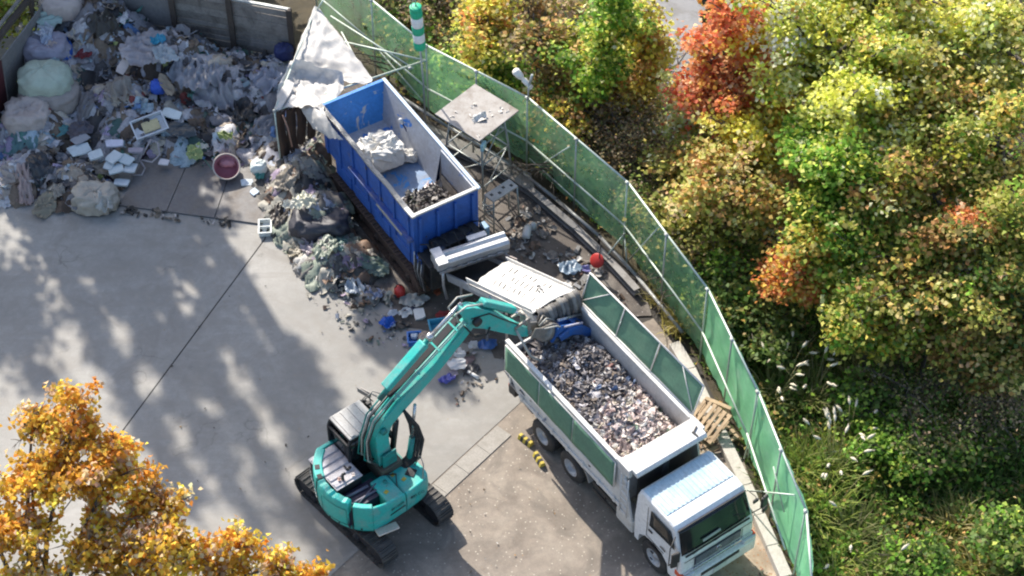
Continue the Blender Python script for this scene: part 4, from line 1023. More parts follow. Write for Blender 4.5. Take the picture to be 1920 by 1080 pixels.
# pale card on the dark windscreen, painted as the dashboard's reflection
MB().box((7.70, 1.02, 2.02), (0.02, 0.6, 0.07), R(2), R(-18)).build('dash_reflection', paint('dash_reflection_paint', (0.33, 0.37, 0.34), 0.5, (0.25, 0.28, 0.26), 0.4, 5), cab)
pane('side_window', [(6.42, 0.022, 2.42), (7.2, 0.022, 2.42), (7.46, -0.012, 1.92), (6.42, -0.012, 1.82)], GL, cab, (0, 0, 0), 4)
pane('side_window', [(6.42, BW - 0.022, 2.42), (7.2, BW - 0.022, 2.42), (7.46, BW + 0.012, 1.92), (6.42, BW + 0.012, 1.82)], GL, cab, (0, 0, 0), 4)
for s, y in ((-1, -0.008), (1, BW + 0.008)):
    d_ = MB().prism([(6.34, 2.62), (7.26, 2.62), (7.32, 2.6), (7.58, 1.85), (7.6, 1.25), (7.3, 1.22), (6.9, 1.26), (6.36, 1.26)], y - 0.006, y + 0.006)
    seams = MB()
    for a, b in (((6.32, 2.5), (6.32, 1.28)), ((6.32, 1.28), (7.05, 1.26)), ((7.6, 1.85), (7.62, 1.2))):
        seams.bar((a[0], y - 0.002 * s, a[1]), (b[0], y - 0.002 * s, b[1]), 0.012, 0.012, (0, 1, 0))
    ds = seams.build('door_seam', BLACK, cab)
    MB().box((6.48, y + 0.012 * s, 1.62), (0.16, 0.03, 0.05)).build('door_handle', BLACK, cab, 0.006)
    MB().box((7.0, y + 0.006 * s, 1.42), (0.22, 0.012, 0.05)).build('side_vent', BLACK, cab, 0.004)
# front: black bands, grille, lamps, bumper
MB().box((7.73, BW / 2, 1.765), (0.05, BW - 0.3, 0.03)).build('wiper_cowl', BLACK, cab, 0.008)
for y0, y1 in ((0.35, 1.05), (1.1, 1.75), (1.55, 2.1)):
    MB().tube([(7.765, y0, 1.78), (7.75, y1, 1.84)], 0.012, 6).build('wiper', BLACK, cab)
MB().box((7.772, BW / 2, 1.38), (0.035, 1.55, 0.34)).build('grille', paint('grille_slate', (0.05, 0.055, 0.075), 0.45, (0.03, 0.03, 0.035), 0.5, 5), cab, 0.015)
for k in range(4): MB().box((7.793, BW / 2, 1.27 + 0.075 * k), (0.018, 1.5, 0.018)).build('grille_bar', STEEL, cab, 0.003)
em = MB().lathe([(0, 0.085), (0.014, 0.085), (0.016, 0.066), (0.0, 0.066)], (7.80, BW / 2, 1.42), (1, 0, 0), 20)
em.bar((7.81, BW / 2 - 0.035, 1.36), (7.81, BW / 2 - 0.035, 1.48), 0.018, 0.014, (1, 0, 0)).bar((7.81, BW / 2 + 0.035, 1.36), (7.81, BW / 2 + 0.035, 1.48), 0.018, 0.014, (1, 0, 0)).bar((7.81, BW / 2 - 0.04, 1.42), (7.81, BW / 2 + 0.04, 1.42), 0.018, 0.014, (1, 0, 0))
em.build('emblem', paint('chrome', (0.7, 0.7, 0.72), 0.15, (0.4, 0.4, 0.4), 0.2, 5, 0.9), cab)
MB().box((7.80, BW / 2, 1.12), (0.08, BW - 0.1, 0.1)).build('chrome_strip', paint('chrome', (0, 0, 0)), cab, 0.02)
MB().box((7.82, BW / 2, 0.72), (0.22, BW + 0.02, 0.46)).build('bumper', CABW, tk, 0.05)
MB().box((7.92, BW / 2, 0.86), (0.05, 1.3, 0.12)).build('bumper_vent', BLACK, tk, 0.01)
for y, s in ((0.2, -1), (BW - 0.2, 1)):
    MB().box((7.83, y, 0.98), (0.16, 0.42, 0.2)).build('headlight', paint('lamp_glass', (0.6, 0.62, 0.64), 0.15, (0.4, 0.4, 0.4), 0.3, 5), tk, 0.03)
    MB().box((7.70, y + s * 0.18, 1.04), (0.34, 0.07, 0.18)).build('turn_signal', paint('orange_red_lens', (0.62, 0.08, 0.02), 0.25, (0.4, 0.06, 0.02), 0.3, 5), tk, 0.02)
MB().box((7.945, BW / 2, 0.68), (0.02, 0.44, 0.2)).build('number_plate', paint('plate_white', (0.6, 0.62, 0.58), 0.4, (0.4, 0.4, 0.38), 0.3, 6), tk, 0.004)
for y in (0.42, BW - 0.42): MB().bar((7.79, y, 1.56), (7.80, y, 1.12), 0.012, 0.012).build('panel_seam', BLACK, cab)
MB().bar((7.77, 0.1, 1.585), (7.77, BW - 0.1, 1.585), 0.012, 0.012).build('panel_seam', BLACK, cab)
for s, y in ((-1, -0.008), (1, BW + 0.008)): MB().box((6.62, y, 1.0), (0.5, 0.03, 0.1)).build('wheel_arch_trim', BLACK, cab, 0.01)
# mirrors
for y, s in ((-0.02, -1), (BW + 0.02, 1)):
    MB().tube([(7.45, y, 2.5), (7.62, y + s * 0.3, 2.42), (7.66, y + s * 0.34, 1.75), (7.62, y, 1.72)], 0.017, 7).build('mirror_arm', BLACK, cab)
    MB().box((7.66, y + s * (0.36 if s > 0 else 0.12), 2.0 if s > 0 else 1.9), (0.09, 0.24, 0.42), R(12 * s)).build('mirror', BLACK, cab, 0.03)
    MB().box((7.66, y + s * (0.42 if s > 0 else 0.16), 1.62), (0.08, 0.2, 0.18), R(15 * s)).build('mirror', BLACK, cab, 0.03)
MB().tube([(7.5, 2.3, 2.74), (7.72, 2.42, 2.6), (7.74, 2.42, 2.5)], 0.012, 6).box((7.74, 2.42, 2.44), (0.05, 0.16, 0.12)).build('front_mirror', BLACK, cab, 0.01)
for k in range(2): MB().box((6.62, -0.03, 0.55 + 0.3 * k), (0.1, 0.03, 0.02)).build('step_plate', BLACK, tk)
# wheel chocks, yellow and black
YEL = paint('chock_yellow', (0.55, 0.42, 0.06), 0.6, (0.2, 0.16, 0.08), 0.6, 4)
for k, (loc, rz) in enumerate((((0.39, -5.82, 0), TA + R(10)), ((0.76, -6.5, 0), TA - R(10)))):
    c = empty('wheel_chock', loc, rz, ['yellow and black striped chock by the rearmost truck wheel', 'yellow and black striped chock between the rear truck wheels'][k], 'wheel chock', 'chocks by the rear wheels')
    for j in range(5):
        x0, x1 = -0.24 + 0.095 * j, -0.24 + 0.095 * (j + 1) - 0.003
        MB().prism([(-0.1, 0.0), (0.1, 0.0), (0.06, 0.14), (-0.05, 0.15)], x0, x1, 'x').build('band', YEL if j % 2 == 0 else RUBBER, c, 0.008)

# load in the bed
def Hload(x, y):
    """x along the bed, y across"""
    if not (0.08 < x < BL - 0.08 and 0.08 < y < BW - 0.08): return 0.0
    e = min(1, (BW - 0.08 - y) / 0.7) * 0.25 + min(1, (y - 0.06) / 0.2) * 0.1
    return 0.55 + e + 0.12 * math.sin(math.pi * y / BW) + 0.3 * math.exp(-((x - 3.9) / 1.0) ** 2 - ((y - 1.1) / 0.9) ** 2) + 0.12 * math.exp(-((x - 1.6) / 1.2) ** 2) + 0.1 * noise.noise((x * 1.8, y * 1.8, 5))
PAL_D = [((0.22, 0.2, 0.205), 11), ((0.16, 0.145, 0.145), 11), ((0.09, 0.08, 0.082), 7), ((0.30, 0.28, 0.285), 7), ((0.24, 0.19, 0.15), 6), ((0.46, 0.44, 0.46), 5), ((0.6, 0.58, 0.56), 2), ((0.14, 0.11, 0.09), 5), ((0.1, 0.15, 0.26), 1.2), ((0.2, 0.09, 0.08), 0.8)]
PAL_P = [((0.72, 0.62, 0.57), 13), ((0.64, 0.52, 0.48), 12), ((0.46, 0.35, 0.33), 7), ((0.66, 0.63, 0.58), 8), ((0.2, 0.15, 0.14), 7), ((0.48, 0.43, 0.33), 4), ((0.3, 0.32, 0.4), 2), ((0.16, 0.22, 0.16), 1.5)]
def pal_L(x, y):
    d = (x - 3.95) + 0.35 * (y - 1.2) + 0.5 * noise.noise((x * 1.5, y * 1.5, 1))
    return PAL_P if d > -0.7 + 0.3 * math.sin(x * 9 + y * 7) else ([(c, w * (3 if max(c) > 0.5 else 1)) for c, w in PAL_D] if (y > 2.0 or x < 0.5) else PAL_D)
ld = heap('scrap_load', 'dark and pinkish shredded scrap heaped in the truck bed', [(0.07, 0.07), (BL - 0.07, 0.07), (BL - 0.07, BW - 0.07), (0.07, BW - 0.07)], 4600, 21, pal_L, 0.035, 0.26, Hload, 'scrap load', (0.12, 0.11, 0.11), None, 0, 1.55, 0.12, big=90, bw=(0.12, 0.4))
ld.location = tk.location; ld.rotation_euler = tk.rotation_euler
hl = heap('shredded_waste', 'dark shredded waste lying in the cutting chamber of the shredder', [(PX + 0.05, 0.14), (HL - 0.12, 0.14), (HL - 0.12, HW - 0.25), (PX + 0.05, HW - 0.25)], 380, 31, [((0.12, 0.11, 0.11), 6), ((0.2, 0.18, 0.17), 5), ((0.05, 0.05, 0.05), 4), ((0.3, 0.28, 0.26), 2)], 0.07, 0.26, lambda x, y: 0.14 + 0.1 * noise.noise((x * 3, y * 3, 0)) + 0.12 * (x - PX) / 1.5, 'waste', (0.04, 0.04, 0.04), None, 0, 1.55, 0.12)
hl.location = sh.location; hl.rotation_euler = sh.rotation_euler

# ------------------------------------------------------------ excavator
# local frame: x along the boom, y to the operator's left, origin on the slew axis
EC = (-3.78, -8.02); EA = R(38.5)
ex = empty('excavator', (EC[0], EC[1], 0), EA, 'teal tracked excavator reaching its blue grapple over the truck', 'excavator')
# undercarriage
uc = R(-47) - EA
und = MB()
und.box((0, 0, 0.55), (1.3, 1.5, 0.4), uc).lathe([(0.0, 0.02), (0.0, 0.62), (0.22, 0.62), (0.22, 0.02)], (0, 0, 0.7), (0, 0, 1), 24)
und.build('undercarriage', DARKP, ex, 0.02)
TRK = paint('track_steel', (0.05, 0.048, 0.046), 0.6, (0.16, 0.14, 0.12), 0.75, 3, 0.1)
for s in (-1, 1):
    h = bpy.data.objects.new('crawler', None); COL.objects.link(h); h.parent = ex; h.rotation_euler = (0, 0, uc)
    crawler(h, -1.5, 1.5, s * 0.99, 0.52, 0.36, TRK, DARKP, None, 0.03)
# deck and body skirt: outline of the turning house in plan (x, y)
def arc(cx, cy, r, a0, a1, n): return [(cx + r * math.cos(R(a0 + (a1 - a0) * i / n)), cy + r * math.sin(R(a0 + (a1 - a0) * i / n))) for i in range(n + 1)]
TR = 1.52
def house(k=1.0):
    p = [(1.12, 1.18)]
    p += [(0.2, 1.26)] + arc(0, 0, TR * k, 124, 236, 22) + [(0.2, -1.27), (0.75, -1.22)] + arc(0.78, -0.84, 0.36, -80, 0, 7) + [(1.16, -0.3)]
    return p
OUT = house()
MB().prism(OUT, 0.92, 1.05, 'z').build('deck', TEAL_D, ex, 0.02)
def wallstrip(name, pts, z0, ztop, th, m, parent, bulge=0.03, lip=True):
    """a curved body panel that follows the outline, with thickness and a rolled top edge"""
    n = len(pts); vs = []; prof = [(0.0, 0.0), (bulge, 0.25), (bulge * 1.2, 0.6), (bulge * 0.7, 0.9), (0.0, 1.0), (-th, 1.0), (-th, 0.0)]
    for i, p in enumerate(pts):
        a = Vector(pts[max(i - 1, 0)]); b = Vector(pts[min(i + 1, n - 1)]); d = (b - a).normalized(); o = Vector((-d.y, d.x))
        if o.dot(Vector(p)) < 0: o = -o
        zt = ztop(i / (n - 1)) if callable(ztop) else ztop
        for (q, f) in prof: vs.append((p[0] + o.x * q, p[1] + o.y * q, z0 + (zt - z0) * f))
    k = len(prof)
    fs = [(i * k + j, i * k + (j + 1) % k, (i + 1) * k + (j + 1) % k, (i + 1) * k + j) for i in range(n - 1) for j in range(k)]
    fs += [tuple(range(k))[::-1], tuple(range((n - 1) * k, n * k))]
    return MB().add(vs, fs, False).build(name, m, parent, 0.025)
tail = arc(0, 0, TR, 124, 236, 28)
# counterweight in three castings, split by thin gaps
wallstrip('counterweight', tail[0:11], 0.95, 2.02, 0.24, TEAL, ex)
wallstrip('counterweight', tail[11:23], 0.95, lambda u: 2.04 - 0.06 * math.sin(u * 14) ** 4, 0.2, TEAL, ex, 0.05)
wallstrip('counterweight', tail[23:], 0.95, 1.95, 0.16, TEAL, ex)
wallstrip('left_panel', [(0.15, 1.265), (-0.3, 1.27), tail[0]], 0.95, 1.98, 0.12, TEAL, ex, 0.02)
wallstrip('right_panel', [tail[-1], (-0.45, -1.3), (0.2, -1.275)], 0.95, lambda u: 1.92 - 0.2 * u, 0.08, TEAL, ex, 0.03)
wallstrip('right_panel', [(0.23, -1.275), (0.75, -1.22)] + arc(0.78, -0.84, 0.36, -80, 0, 7) + [(1.16, -0.3)], 0.95, lambda u: 1.70 - 0.12 * u, 0.08, TEAL, ex, 0.03)
# thin raised door outline and dark gaps on the tail
mb = MB()
def onarc(a, z, off=0.055): return ((TR + off) * math.cos(R(a)), (TR + off) * math.sin(R(a)), z)
mb.tube([onarc(a, 1.80) for a in range(178, 214, 4)], 0.008, 5)
mb.tube([onarc(a, 1.14) for a in range(178, 214, 4)], 0.008, 5)
mb.tube([onarc(178, 1.14), onarc(178, 1.5, .065), onarc(178, 1.80)], 0.008, 5).tube([onarc(210, 1.14), onarc(210, 1.5, .065), onarc(210, 1.80)], 0.008, 5)
mb.build('door_seam', TEAL_D, ex)
MB().tube([onarc(167, 0.96, .05), onarc(167, 1.5, .06), onarc(167, 2.0, .03)], 0.014, 6).tube([onarc(215.5, 0.96, .05), onarc(215.5, 1.5, .07), onarc(215.5, 1.96, .03)], 0.013, 6).build('panel_gap', DARKP, ex)
# lifting-eye recesses on top of the counterweight
for a in (150, 163):
    MB().box(((TR - 0.1) * math.cos(R(a)), (TR - 0.1) * math.sin(R(a)), 2.022), (0.13, 0.15, 0.02), R(a)).build('lifting_recess', DARKP, ex)
# engine hood with louvred silver sheets
HOODM = paint('hood_silver', (0.44, 0.43, 0.46), 0.45, (0.3, 0.27, 0.25), 0.5, 2.5, 0.15)
MB().box((-0.83, 0.45, 1.5), (0.8, 1.26, 0.86)).build('engine_hood', DARKP, ex, 0.02)
for k in range(5):
    y = -0.08 + 0.255 * k + 0.02
    MB().prism([(y - 0.11, 1.945), (y - 0.08, 1.985), (y + 0.06, 1.985), (y + 0.115, 1.945)], -1.22, -0.44, 'x').build('hood_louvre', HOODM, ex, 0.012)
MB().box((-0.83, 0.45, 1.94), (0.84, 1.34, 0.025)).build('hood_sheet', HOODM, ex, 0.006)
MB().box((-0.58, 0.16, 2.0), (0.14, 0.07, 0.04), R(20)).box((-0.65, 0.22, 2.02), (0.05, 0.16, 0.05)).build('hood_latch', DARKP, ex, 0.006)
MB().tube([(-0.92, -0.03, 1.95), (-0.92, -0.03, 2.2)], 0.04, 10).tube([(-0.92, -0.03, 2.2), (-0.86, -0.07, 2.24)], 0.04, 10).build('exhaust_pipe', BLACK, ex)
for x, y, c in ((-1.0, 0.03, 'peach'), (-0.62, -0.08, 'cream')):
    q = MB(); crumple(q, (x, y, 2.01), 0.14, 0.11, {'peach': (0.62, 0.42, 0.35), 'cream': (0.68, 0.6, 0.55)}[c], random.Random(3), 3, 3, 0.2, 0.3); q.build('hood_rag', SCRAP, ex)
# bay between hood and right covers
MB().box((-0.75, -0.52, 1.35), (1.2, 0.6, 0.55)).build('engine_bay', paint('oily_purple', (0.03, 0.022, 0.05), 0.4, (0.02, 0.02, 0.02), 0.6, 3), ex, 0.01)
MB().tube([(-1.15, -0.35, 1.66), (-0.4, -0.42, 1.68)], 0.045, 8).tube([(-1.2, -0.62, 1.66), (-0.3, -0.66, 1.66)], 0.035, 8).tube([(-1.1, -0.78, 1.66), (-0.2, -0.5, 1.7)], 0.02, 8).build('bay_pipe', paint('pipe_slate', (0.16, 0.15, 0.2), 0.4, (0.06, 0.06, 0.07), 0.6, 4), ex)
# right-hand covers: tank and tool box
MB().prism([(-0.32, -1.24), (0.2, -1.24), (0.2, -0.36), (-0.32, -0.36)], 1.05, 1.70, 'z').build('tank_cover', TEAL, ex, 0.05)
MB().prism([(0.23, -1.22), (0.74, -1.18)] + arc(0.76, -0.84, 0.33, -80, 0, 6) + [(1.1, -0.36), (0.23, -0.36)], 1.05, 1.62, 'z').build('tool_box', TEAL, ex, 0.05)
MB().box((0.78, -0.74, 1.63), (0.26, 0.26, 0.03), R(30)).build('tread_mat', DARKP, ex, 0.005)
MB().lathe([(0, 0.06), (0.04, 0.06), (0.05, 0.0)], (0.02, -0.62, 1.70), (0, 0, 1), 14).build('filler_cap', TEAL_D, ex)
MB().box((-0.1, -1.345, 1.32), (0.5, 0.01, 0.03), 0, R(-4)).build('side_crease', DARKP, ex)
MB().tube([(0.1, -0.4, 1.72), (0.42, -0.55, 1.66), (0.2, -0.9, 1.70), (0.16, -1.3, 1.2)], 0.02, 6).build('hose', RUBBER, ex)
MB().tube([(0.98, -0.6, 1.55), (1.12, -0.72, 2.1), (0.98, -1.06, 2.12), (0.86, -1.14, 1.5)], 0.017, 7).build('handrail', paint('rail_brownish', (0.35, 0.3, 0.26), 0.5, (0.2, 0.15, 0.1), 0.5, 5), ex)
MB().box((-0.56, -1.45, 0.98), (0.62, 0.3, 0.05), R(-12), 0, R(-14)).build('side_step', paint('cream_plate', (0.62, 0.55, 0.46), 0.5, (0.4, 0.34, 0.28), 0.5, 3), ex, 0.1)
# lettering
def text3d(name, body, size, M, m, parent):
    c = bpy.data.curves.new(name, 'FONT'); c.body = body; c.size = size; c.align_x = 'CENTER'; c.align_y = 'CENTER'; c.extrude = 0.003
    o = bpy.data.objects.new(name, c); dg = bpy.context.evaluated_depsgraph_get()
    COL.objects.link(o); bpy.context.view_layer.update()
    me = bpy.data.meshes.new_from_object(o.evaluated_get(bpy.context.evaluated_depsgraph_get())); bpy.data.objects.remove(o)
    me.name = name; me.materials.clear()
    o = link(name, me, m, parent); o.matrix_local = M
    return o
def face_m(pos, out):
    z = Vector(out).normalized(); y = Vector((0, 0, 1)); y = (y - z * y.dot(z)).normalized(); x = y.cross(z)
    m = Matrix((x, y, z)).transposed().to_4x4(); m.translation = pos
    return m
DKT = paint('dark_lettering', (0.01, 0.05, 0.05), 0.5, (0.02, 0.04, 0.04), 0.2, 5); WHT = paint('white_lettering', (0.7, 0.75, 0.72), 0.5, (0.5, 0.5, 0.5), 0.2, 5)
a = 157
text3d('lettering', 'KOBELCO', 0.2, face_m((1.585 * math.cos(R(a)), 1.585 * math.sin(R(a)), 1.55), (math.cos(R(a)), math.sin(R(a)), 0)), WHT, ex)
text3d('lettering', 'KOBELCO', 0.14, face_m((0.47, -1.305, 1.42), (-0.08, -1, 0)), DKT, ex)
text3d('lettering', 'SK135SR', 0.12, face_m((-0.1, -1.345, 1.5), (0.04, -1, 0)), DKT, ex)

for k in range(9):
    a_ = 128 + 12 * k
    MB().lathe([(0, 0.03), (0.012, 0.028), (0.013, 0)], onarc(a_, 1.06, .035), (math.cos(R(a_)), math.sin(R(a_)), 0), 8).build('bolt', DARKP, ex)
for (x, y, z) in ((0.5, -0.8, 1.625), (0.35, -0.5, 1.625), (-0.15, -0.9, 1.705)):
    MB().box((x, y, z), (0.12, 0.1, 0.012), R(15)).build('warning_decal', paint('decal_yellow', (0.5, 0.38, 0.04), 0.5, (0.2, 0.16, 0.05), 0.5, 8), ex)
# cab
cabp = [(-0.42, 1.05), (-0.42, 2.6), (-0.34, 2.78), (0.62, 2.80), (0.80, 2.68), (1.02, 1.75), (1.0, 1.05)]
CY0, CY1 = 0.36, 1.28
xc = MB()
for y in (CY0, CY1):
    for a, b in zip(cabp, cabp[1:] + cabp[:1]): xc.bar((a[0], y, a[1]), (b[0], y, b[1]), 0.07, 0.08)
    xc.bar((0.28, y, 1.05), (0.28, y, 2.76), 0.06, 0.07)
for p in cabp: xc.bar((p[0], CY0, p[1]), (p[0], CY1, p[1]), 0.07, 0.07)
ec = xc.build('cab_frame', DARKP, ex, 0.01)
MB().box((0.3, (CY0 + CY1) / 2, 1.2), (1.35, CY1 - CY0 - 0.08, 0.35)).build('cab_base', DARKP, ec)
MB().box((-0.395, (CY0 + CY1) / 2, 1.5), (0.03, CY1 - CY0 - 0.06, 0.85)).box((0.3, CY1 - 0.005, 1.35), (1.3, 0.03, 0.6)).build('cab_skin', DARKP, ec)
for pts4 in ([(-0.41, CY0 + .06, 2.55), (-0.41, CY1 - .06, 2.55), (-0.41, CY1 - .06, 1.95), (-0.41, CY0 + .06, 1.95)],
             [(-0.36, CY1, 2.66), (0.25, CY1, 2.68), (0.25, CY1, 1.7), (-0.36, CY1, 1.7)], [(0.32, CY1, 2.68), (0.78, CY1, 2.62), (0.96, CY1, 1.7), (0.32, CY1, 1.7)],
             [(-0.36, CY0, 2.66), (0.25, CY0, 2.68), (0.25, CY0, 1.7), (-0.36, CY0, 1.7)], [(0.80, CY0 + .05, 2.66), (0.80, CY1 - .05, 2.66), (1.0, CY1 - .05, 1.76), (1.0, CY0 + .05, 1.76)]):
    pane('window', pts4, GL, ec, (0, 0, 0), 3)
ROOF = paint('cab_roof_grey', (0.40, 0.39, 0.375), 0.55, (0.26, 0.24, 0.22), 0.5, 2)
MB().box((0.13, (CY0 + CY1) / 2, 2.845), (1.0, CY1 - CY0 + 0.06, 0.06)).build('cab_roof', ROOF, ec, 0.03)
for k in range(4):
    MB().box((-0.22 + 0.24 * k, (CY0 + CY1) / 2, 2.885), (0.15, CY1 - CY0 - 0.02, 0.035)).build('roof_rib', ROOF, ec, 0.015)
MB().box((-0.1, 0.82, 1.62), (0.3, 0.5, 0.8)).box((0.1, 0.82, 1.5), (0.45, 0.48, 0.16)).build('driver_seat', BLACK, ec, 0.05)
MB().tube([(0.72, CY1 + 0.02, 2.8), (0.86, CY1 + 0.02, 2.86), (0.95, CY1 - 0.15, 2.7)], 0.016, 6).box((0.74, 0.6, 2.86), (0.12, 0.1, 0.09)).box((0.74, 1.05, 2.86), (0.12, 0.1, 0.09)).build('work_light', BLACK, ec, 0.008)
# front guard standing ahead of the cab: mirror arm and grab rails
MB().tube([(0.8, 1.3, 2.74), (1.15, 1.42, 2.72), (1.3, 1.1, 2.74)], 0.02, 7).tube([(0.98, 1.75, 2.66), (1.12, 1.2, 2.72)], 0.022, 7).box((1.0, 1.62, 2.58), (0.08, 0.42, 0.16), R(15)).tube([(1.0, 1.3, 2.3), (1.06, 1.5, 2.55)], 0.018, 7).build('front_guard', paint('guard_grey', (0.3, 0.28, 0.26), 0.5, (0.15, 0.12, 0.1), 0.6, 4), ex)

# boom: lower column, then the long upper beam
def beam(name, secs, m, parent, bev=0.02, smooth=False):
    """secs: list of (x, y, z, width, depth, tilt): box sections along a path in the x-z plane, tilt = angle of the depth axis from vertical"""
    vs = []
    for (x, y, z, w, d, t) in secs:
        ux, uz = math.sin(t), math.cos(t)
        for (i, j) in ((-1, -1), (1, -1), (1, 1), (-1, 1)):
            vs.append((x + ux * d / 2 * j, y + i * w / 2, z + uz * d / 2 * j))
    n = len(secs)
    fs = [(k * 4 + i, k * 4 + (i + 1) % 4, (k + 1) * 4 + (i + 1) % 4, (k + 1) * 4 + i) for k in range(n - 1) for i in range(4)]
    fs += [(3, 2, 1, 0), (4 * n - 4, 4 * n - 3, 4 * n - 2, 4 * n - 1)]
    return MB().add(vs, fs, smooth).build(name, m, parent, bev)
BX0, BZ0, BX1, BZ1, BX2, BZ2 = 0.34, 1.75, 0.30, 3.45, 3.48, 5.42
an = math.atan2(BZ2 - BZ1, BX2 - BX1)
boom = beam('boom', [(BX0, -0.03, BZ0 - 0.1, 0.36, 0.38, R(-88)), (BX0 - 0.02, -0.03, 2.4, 0.36, 0.42, R(-88)), (BX1 + 0.0, -0.03, 3.05, 0.36, 0.44, R(-72)), (BX1 + 0.22, -0.03, 3.46, 0.36, 0.46, -an - R(8)), (BX1 + 0.7, -0.03, BZ1 + 0.34, 0.38, 0.46, -an),
       (BX1 + 1.9, -0.03, BZ1 + 0.34 + 1.2 * math.tan(an) * .95, 0.36, 0.40, -an), (BX2 - 0.25, -0.03, BZ2 - 0.2, 0.32, 0.32, -an), (BX2, -0.03, BZ2 - 0.06, 0.28, 0.24, -an)], TEAL, ex)
MB().box((0.42, -0.03, 1.6), (0.7, 0.75, 0.5)).build('boom_bracket', paint('oily_iron', (0.08, 0.075, 0.06), 0.6, (0.12, 0.09, 0.05), 0.8, 4), ex, 0.03)
for s in (-1, 1):
    MB().box((0.42, -0.03 + s * 0.27, 1.95), (0.45, 0.06, 0.8)).build('bracket_cheek', TEAL_D, ex, 0.02)
    MB().lathe([(-0.05, 0.0), (-0.05, 0.1), (0.05, 0.1), (0.05, 0.0)], (BX1 + 0.02, -0.03 + s * 0.24, 3.3), (0, 1, 0), 16).build('pin_boss', TEAL_D, boom)
    MB().lathe([(-0.06, 0.0), (-0.06, 0.13), (0.06, 0.13), (0.06, 0.0)], (BX2, -0.03 + s * 0.21, BZ2 - 0.03), (0, 1, 0), 18).build('pin_boss', BLACK, boom)
# lifting rams either side of the column
CHR = paint('ram_chrome', (0.55, 0.55, 0.55), 0.2, (0.35, 0.33, 0.3), 0.4, 5, 0.8)
for s in (-1, 1):
    y = -0.03 + s * 0.36
    MB().tube([(0.95, y, 1.45), (1.12, y, 2.55)], 0.085, 12).build('ram_barrel', TEAL_D if s < 0 else BLACK, ex)
    MB().tube([(1.12, y, 2.55), (1.30, y * 0.9, 3.75)], 0.045, 10).build('ram_rod', CHR, ex)
# stick cylinder in a teal guard on top of the boom, with its rod to the stick
up = Vector((-math.sin(an), 0, math.cos(an))); al = Vector((math.cos(an), 0, math.sin(an)))
b0 = Vector((BX1 + 0.35, 0.0, BZ1 + 0.25)); yo = Vector((0, 0.06, 0))
p = lambda t, h, y=0.06: tuple(b0 + al * t + up * h + Vector((0, y, 0)))
MB().bar(p(0.45, 0.62, 0.1), p(2.0, 0.66, 0.1), 0.27, 0.2, up).build('cylinder_guard', TEAL, boom, 0.03)
MB().tube([p(0.1, 0.46, 0.1), p(2.2, 0.64, 0.1)], 0.08, 12).build('stick_cylinder', TEAL_D, boom)
MB().tube([p(2.2, 0.64, 0.1), p(3.42, 0.66, 0.06)], 0.055, 10).tube([p(2.12, 0.63, 0.1), p(2.3, 0.645, 0.1)], 0.11, 12).build('ram_rod', CHR, boom)
for s, h in ((-0.12, 0.33), (-0.17, 0.31), (0.2, 0.32)):
    MB().tube([p(0.0, h, s), p(1.2, h + 0.01, s), p(3.1, h - 0.04, s)], 0.026, 7).build('boom_pipe', paint('pipe_pale_teal', (0.25, 0.45, 0.4), 0.4, (0.12, 0.15, 0.14), 0.5, 4), boom)
MB().bar(p(0.3, 0.33, 0.05), p(3.0, 0.3, 0.05), 0.2, 0.05, up).build('gap_dark_strip', DARKP, boom)  # black strip added to darken the shaded gap between boom and cylinder
for t_ in (0.5, 1.3, 2.1, 2.8): MB().box(p(t_, 0.31, -0.02), (0.05, 0.4, 0.06), 0, -an).build('pipe_clamp', TEAL, boom)
for k in range(6):
    y = -0.2 + 0.075 * k
    MB().tube([(0.25 + 0.02 * k, y * 1.4, 1.7), (-0.12 - 0.05 * (k % 3), y * 1.3, 2.3), (-0.14, y, 3.05), (0.12, y, 3.72 + 0.04 * (k % 2)), p(0.35, 0.36, y)], 0.024, 7).build('hose', [RUBBER, paint('pale_hose', (0.4, 0.4, 0.36), 0.5, (0.2, 0.19, 0.17), 0.5, 5), TEAL_D][k % 3], ex)
for k in range(5):
    y = -0.34 - 0.06 * k
    MB().tube([(0.55, y * 0.8, 1.5), (0.95 + 0.06 * k, y * 1.02, 1.8), (1.16 + 0.05 * k, y * .95, 2.4), (1.14 + 0.03 * k, y * 0.85, 3.0), (1.02, -0.24, 3.6)], 0.042, 8).build('hose', RUBBER, ex)
# stick
SX, SZ = 5.30, 3.5
sa = math.atan2(SZ - BZ2, SX - BX2)
stick = beam('stick', [(BX2 - 0.42, -0.03, BZ2 + 0.56, 0.26, 0.18, R(20)), (BX2 - 0.18, -0.03, BZ2 + 0.34, 0.28, 0.4, R(30)), (BX2 + 0.02, -0.03, BZ2 + 0.02, 0.30, 0.62, R(38)), (BX2 + 0.45, -0.03, BZ2 - 0.36, 0.30, 0.55, -sa),
       (BX2 + 1.0, -0.03, BZ2 - 1.02, 0.28, 0.4, -sa), (SX - 0.1, -0.03, SZ + 0.1, 0.24, 0.26, -sa), (SX + 0.05, -0.03, SZ - 0.05, 0.2, 0.2, -sa)], TEAL, ex)
su = Vector((-math.sin(sa), 0, math.cos(sa))); sl = Vector((math.cos(sa), 0, math.sin(sa))); s0 = Vector((BX2 - 0.05, 0, BZ2 + 0.1))
sp_ = lambda t, h, y=-0.02: tuple(s0 + sl * t + su * h + Vector((0, y, 0)))
MB().bar(sp_(0.1, 0.44), sp_(1.55, 0.50), 0.27, 0.16, su).build('cylinder_guard', TEAL, stick, 0.04)
MB().tube([sp_(0.0, 0.36), sp_(1.6, 0.42)], 0.075, 12).build('grapple_cylinder', TEAL_D, stick)
MB().tube([sp_(1.6, 0.42), sp_(2.25, 0.40)], 0.042, 10).build('ram_rod', CHR, stick)
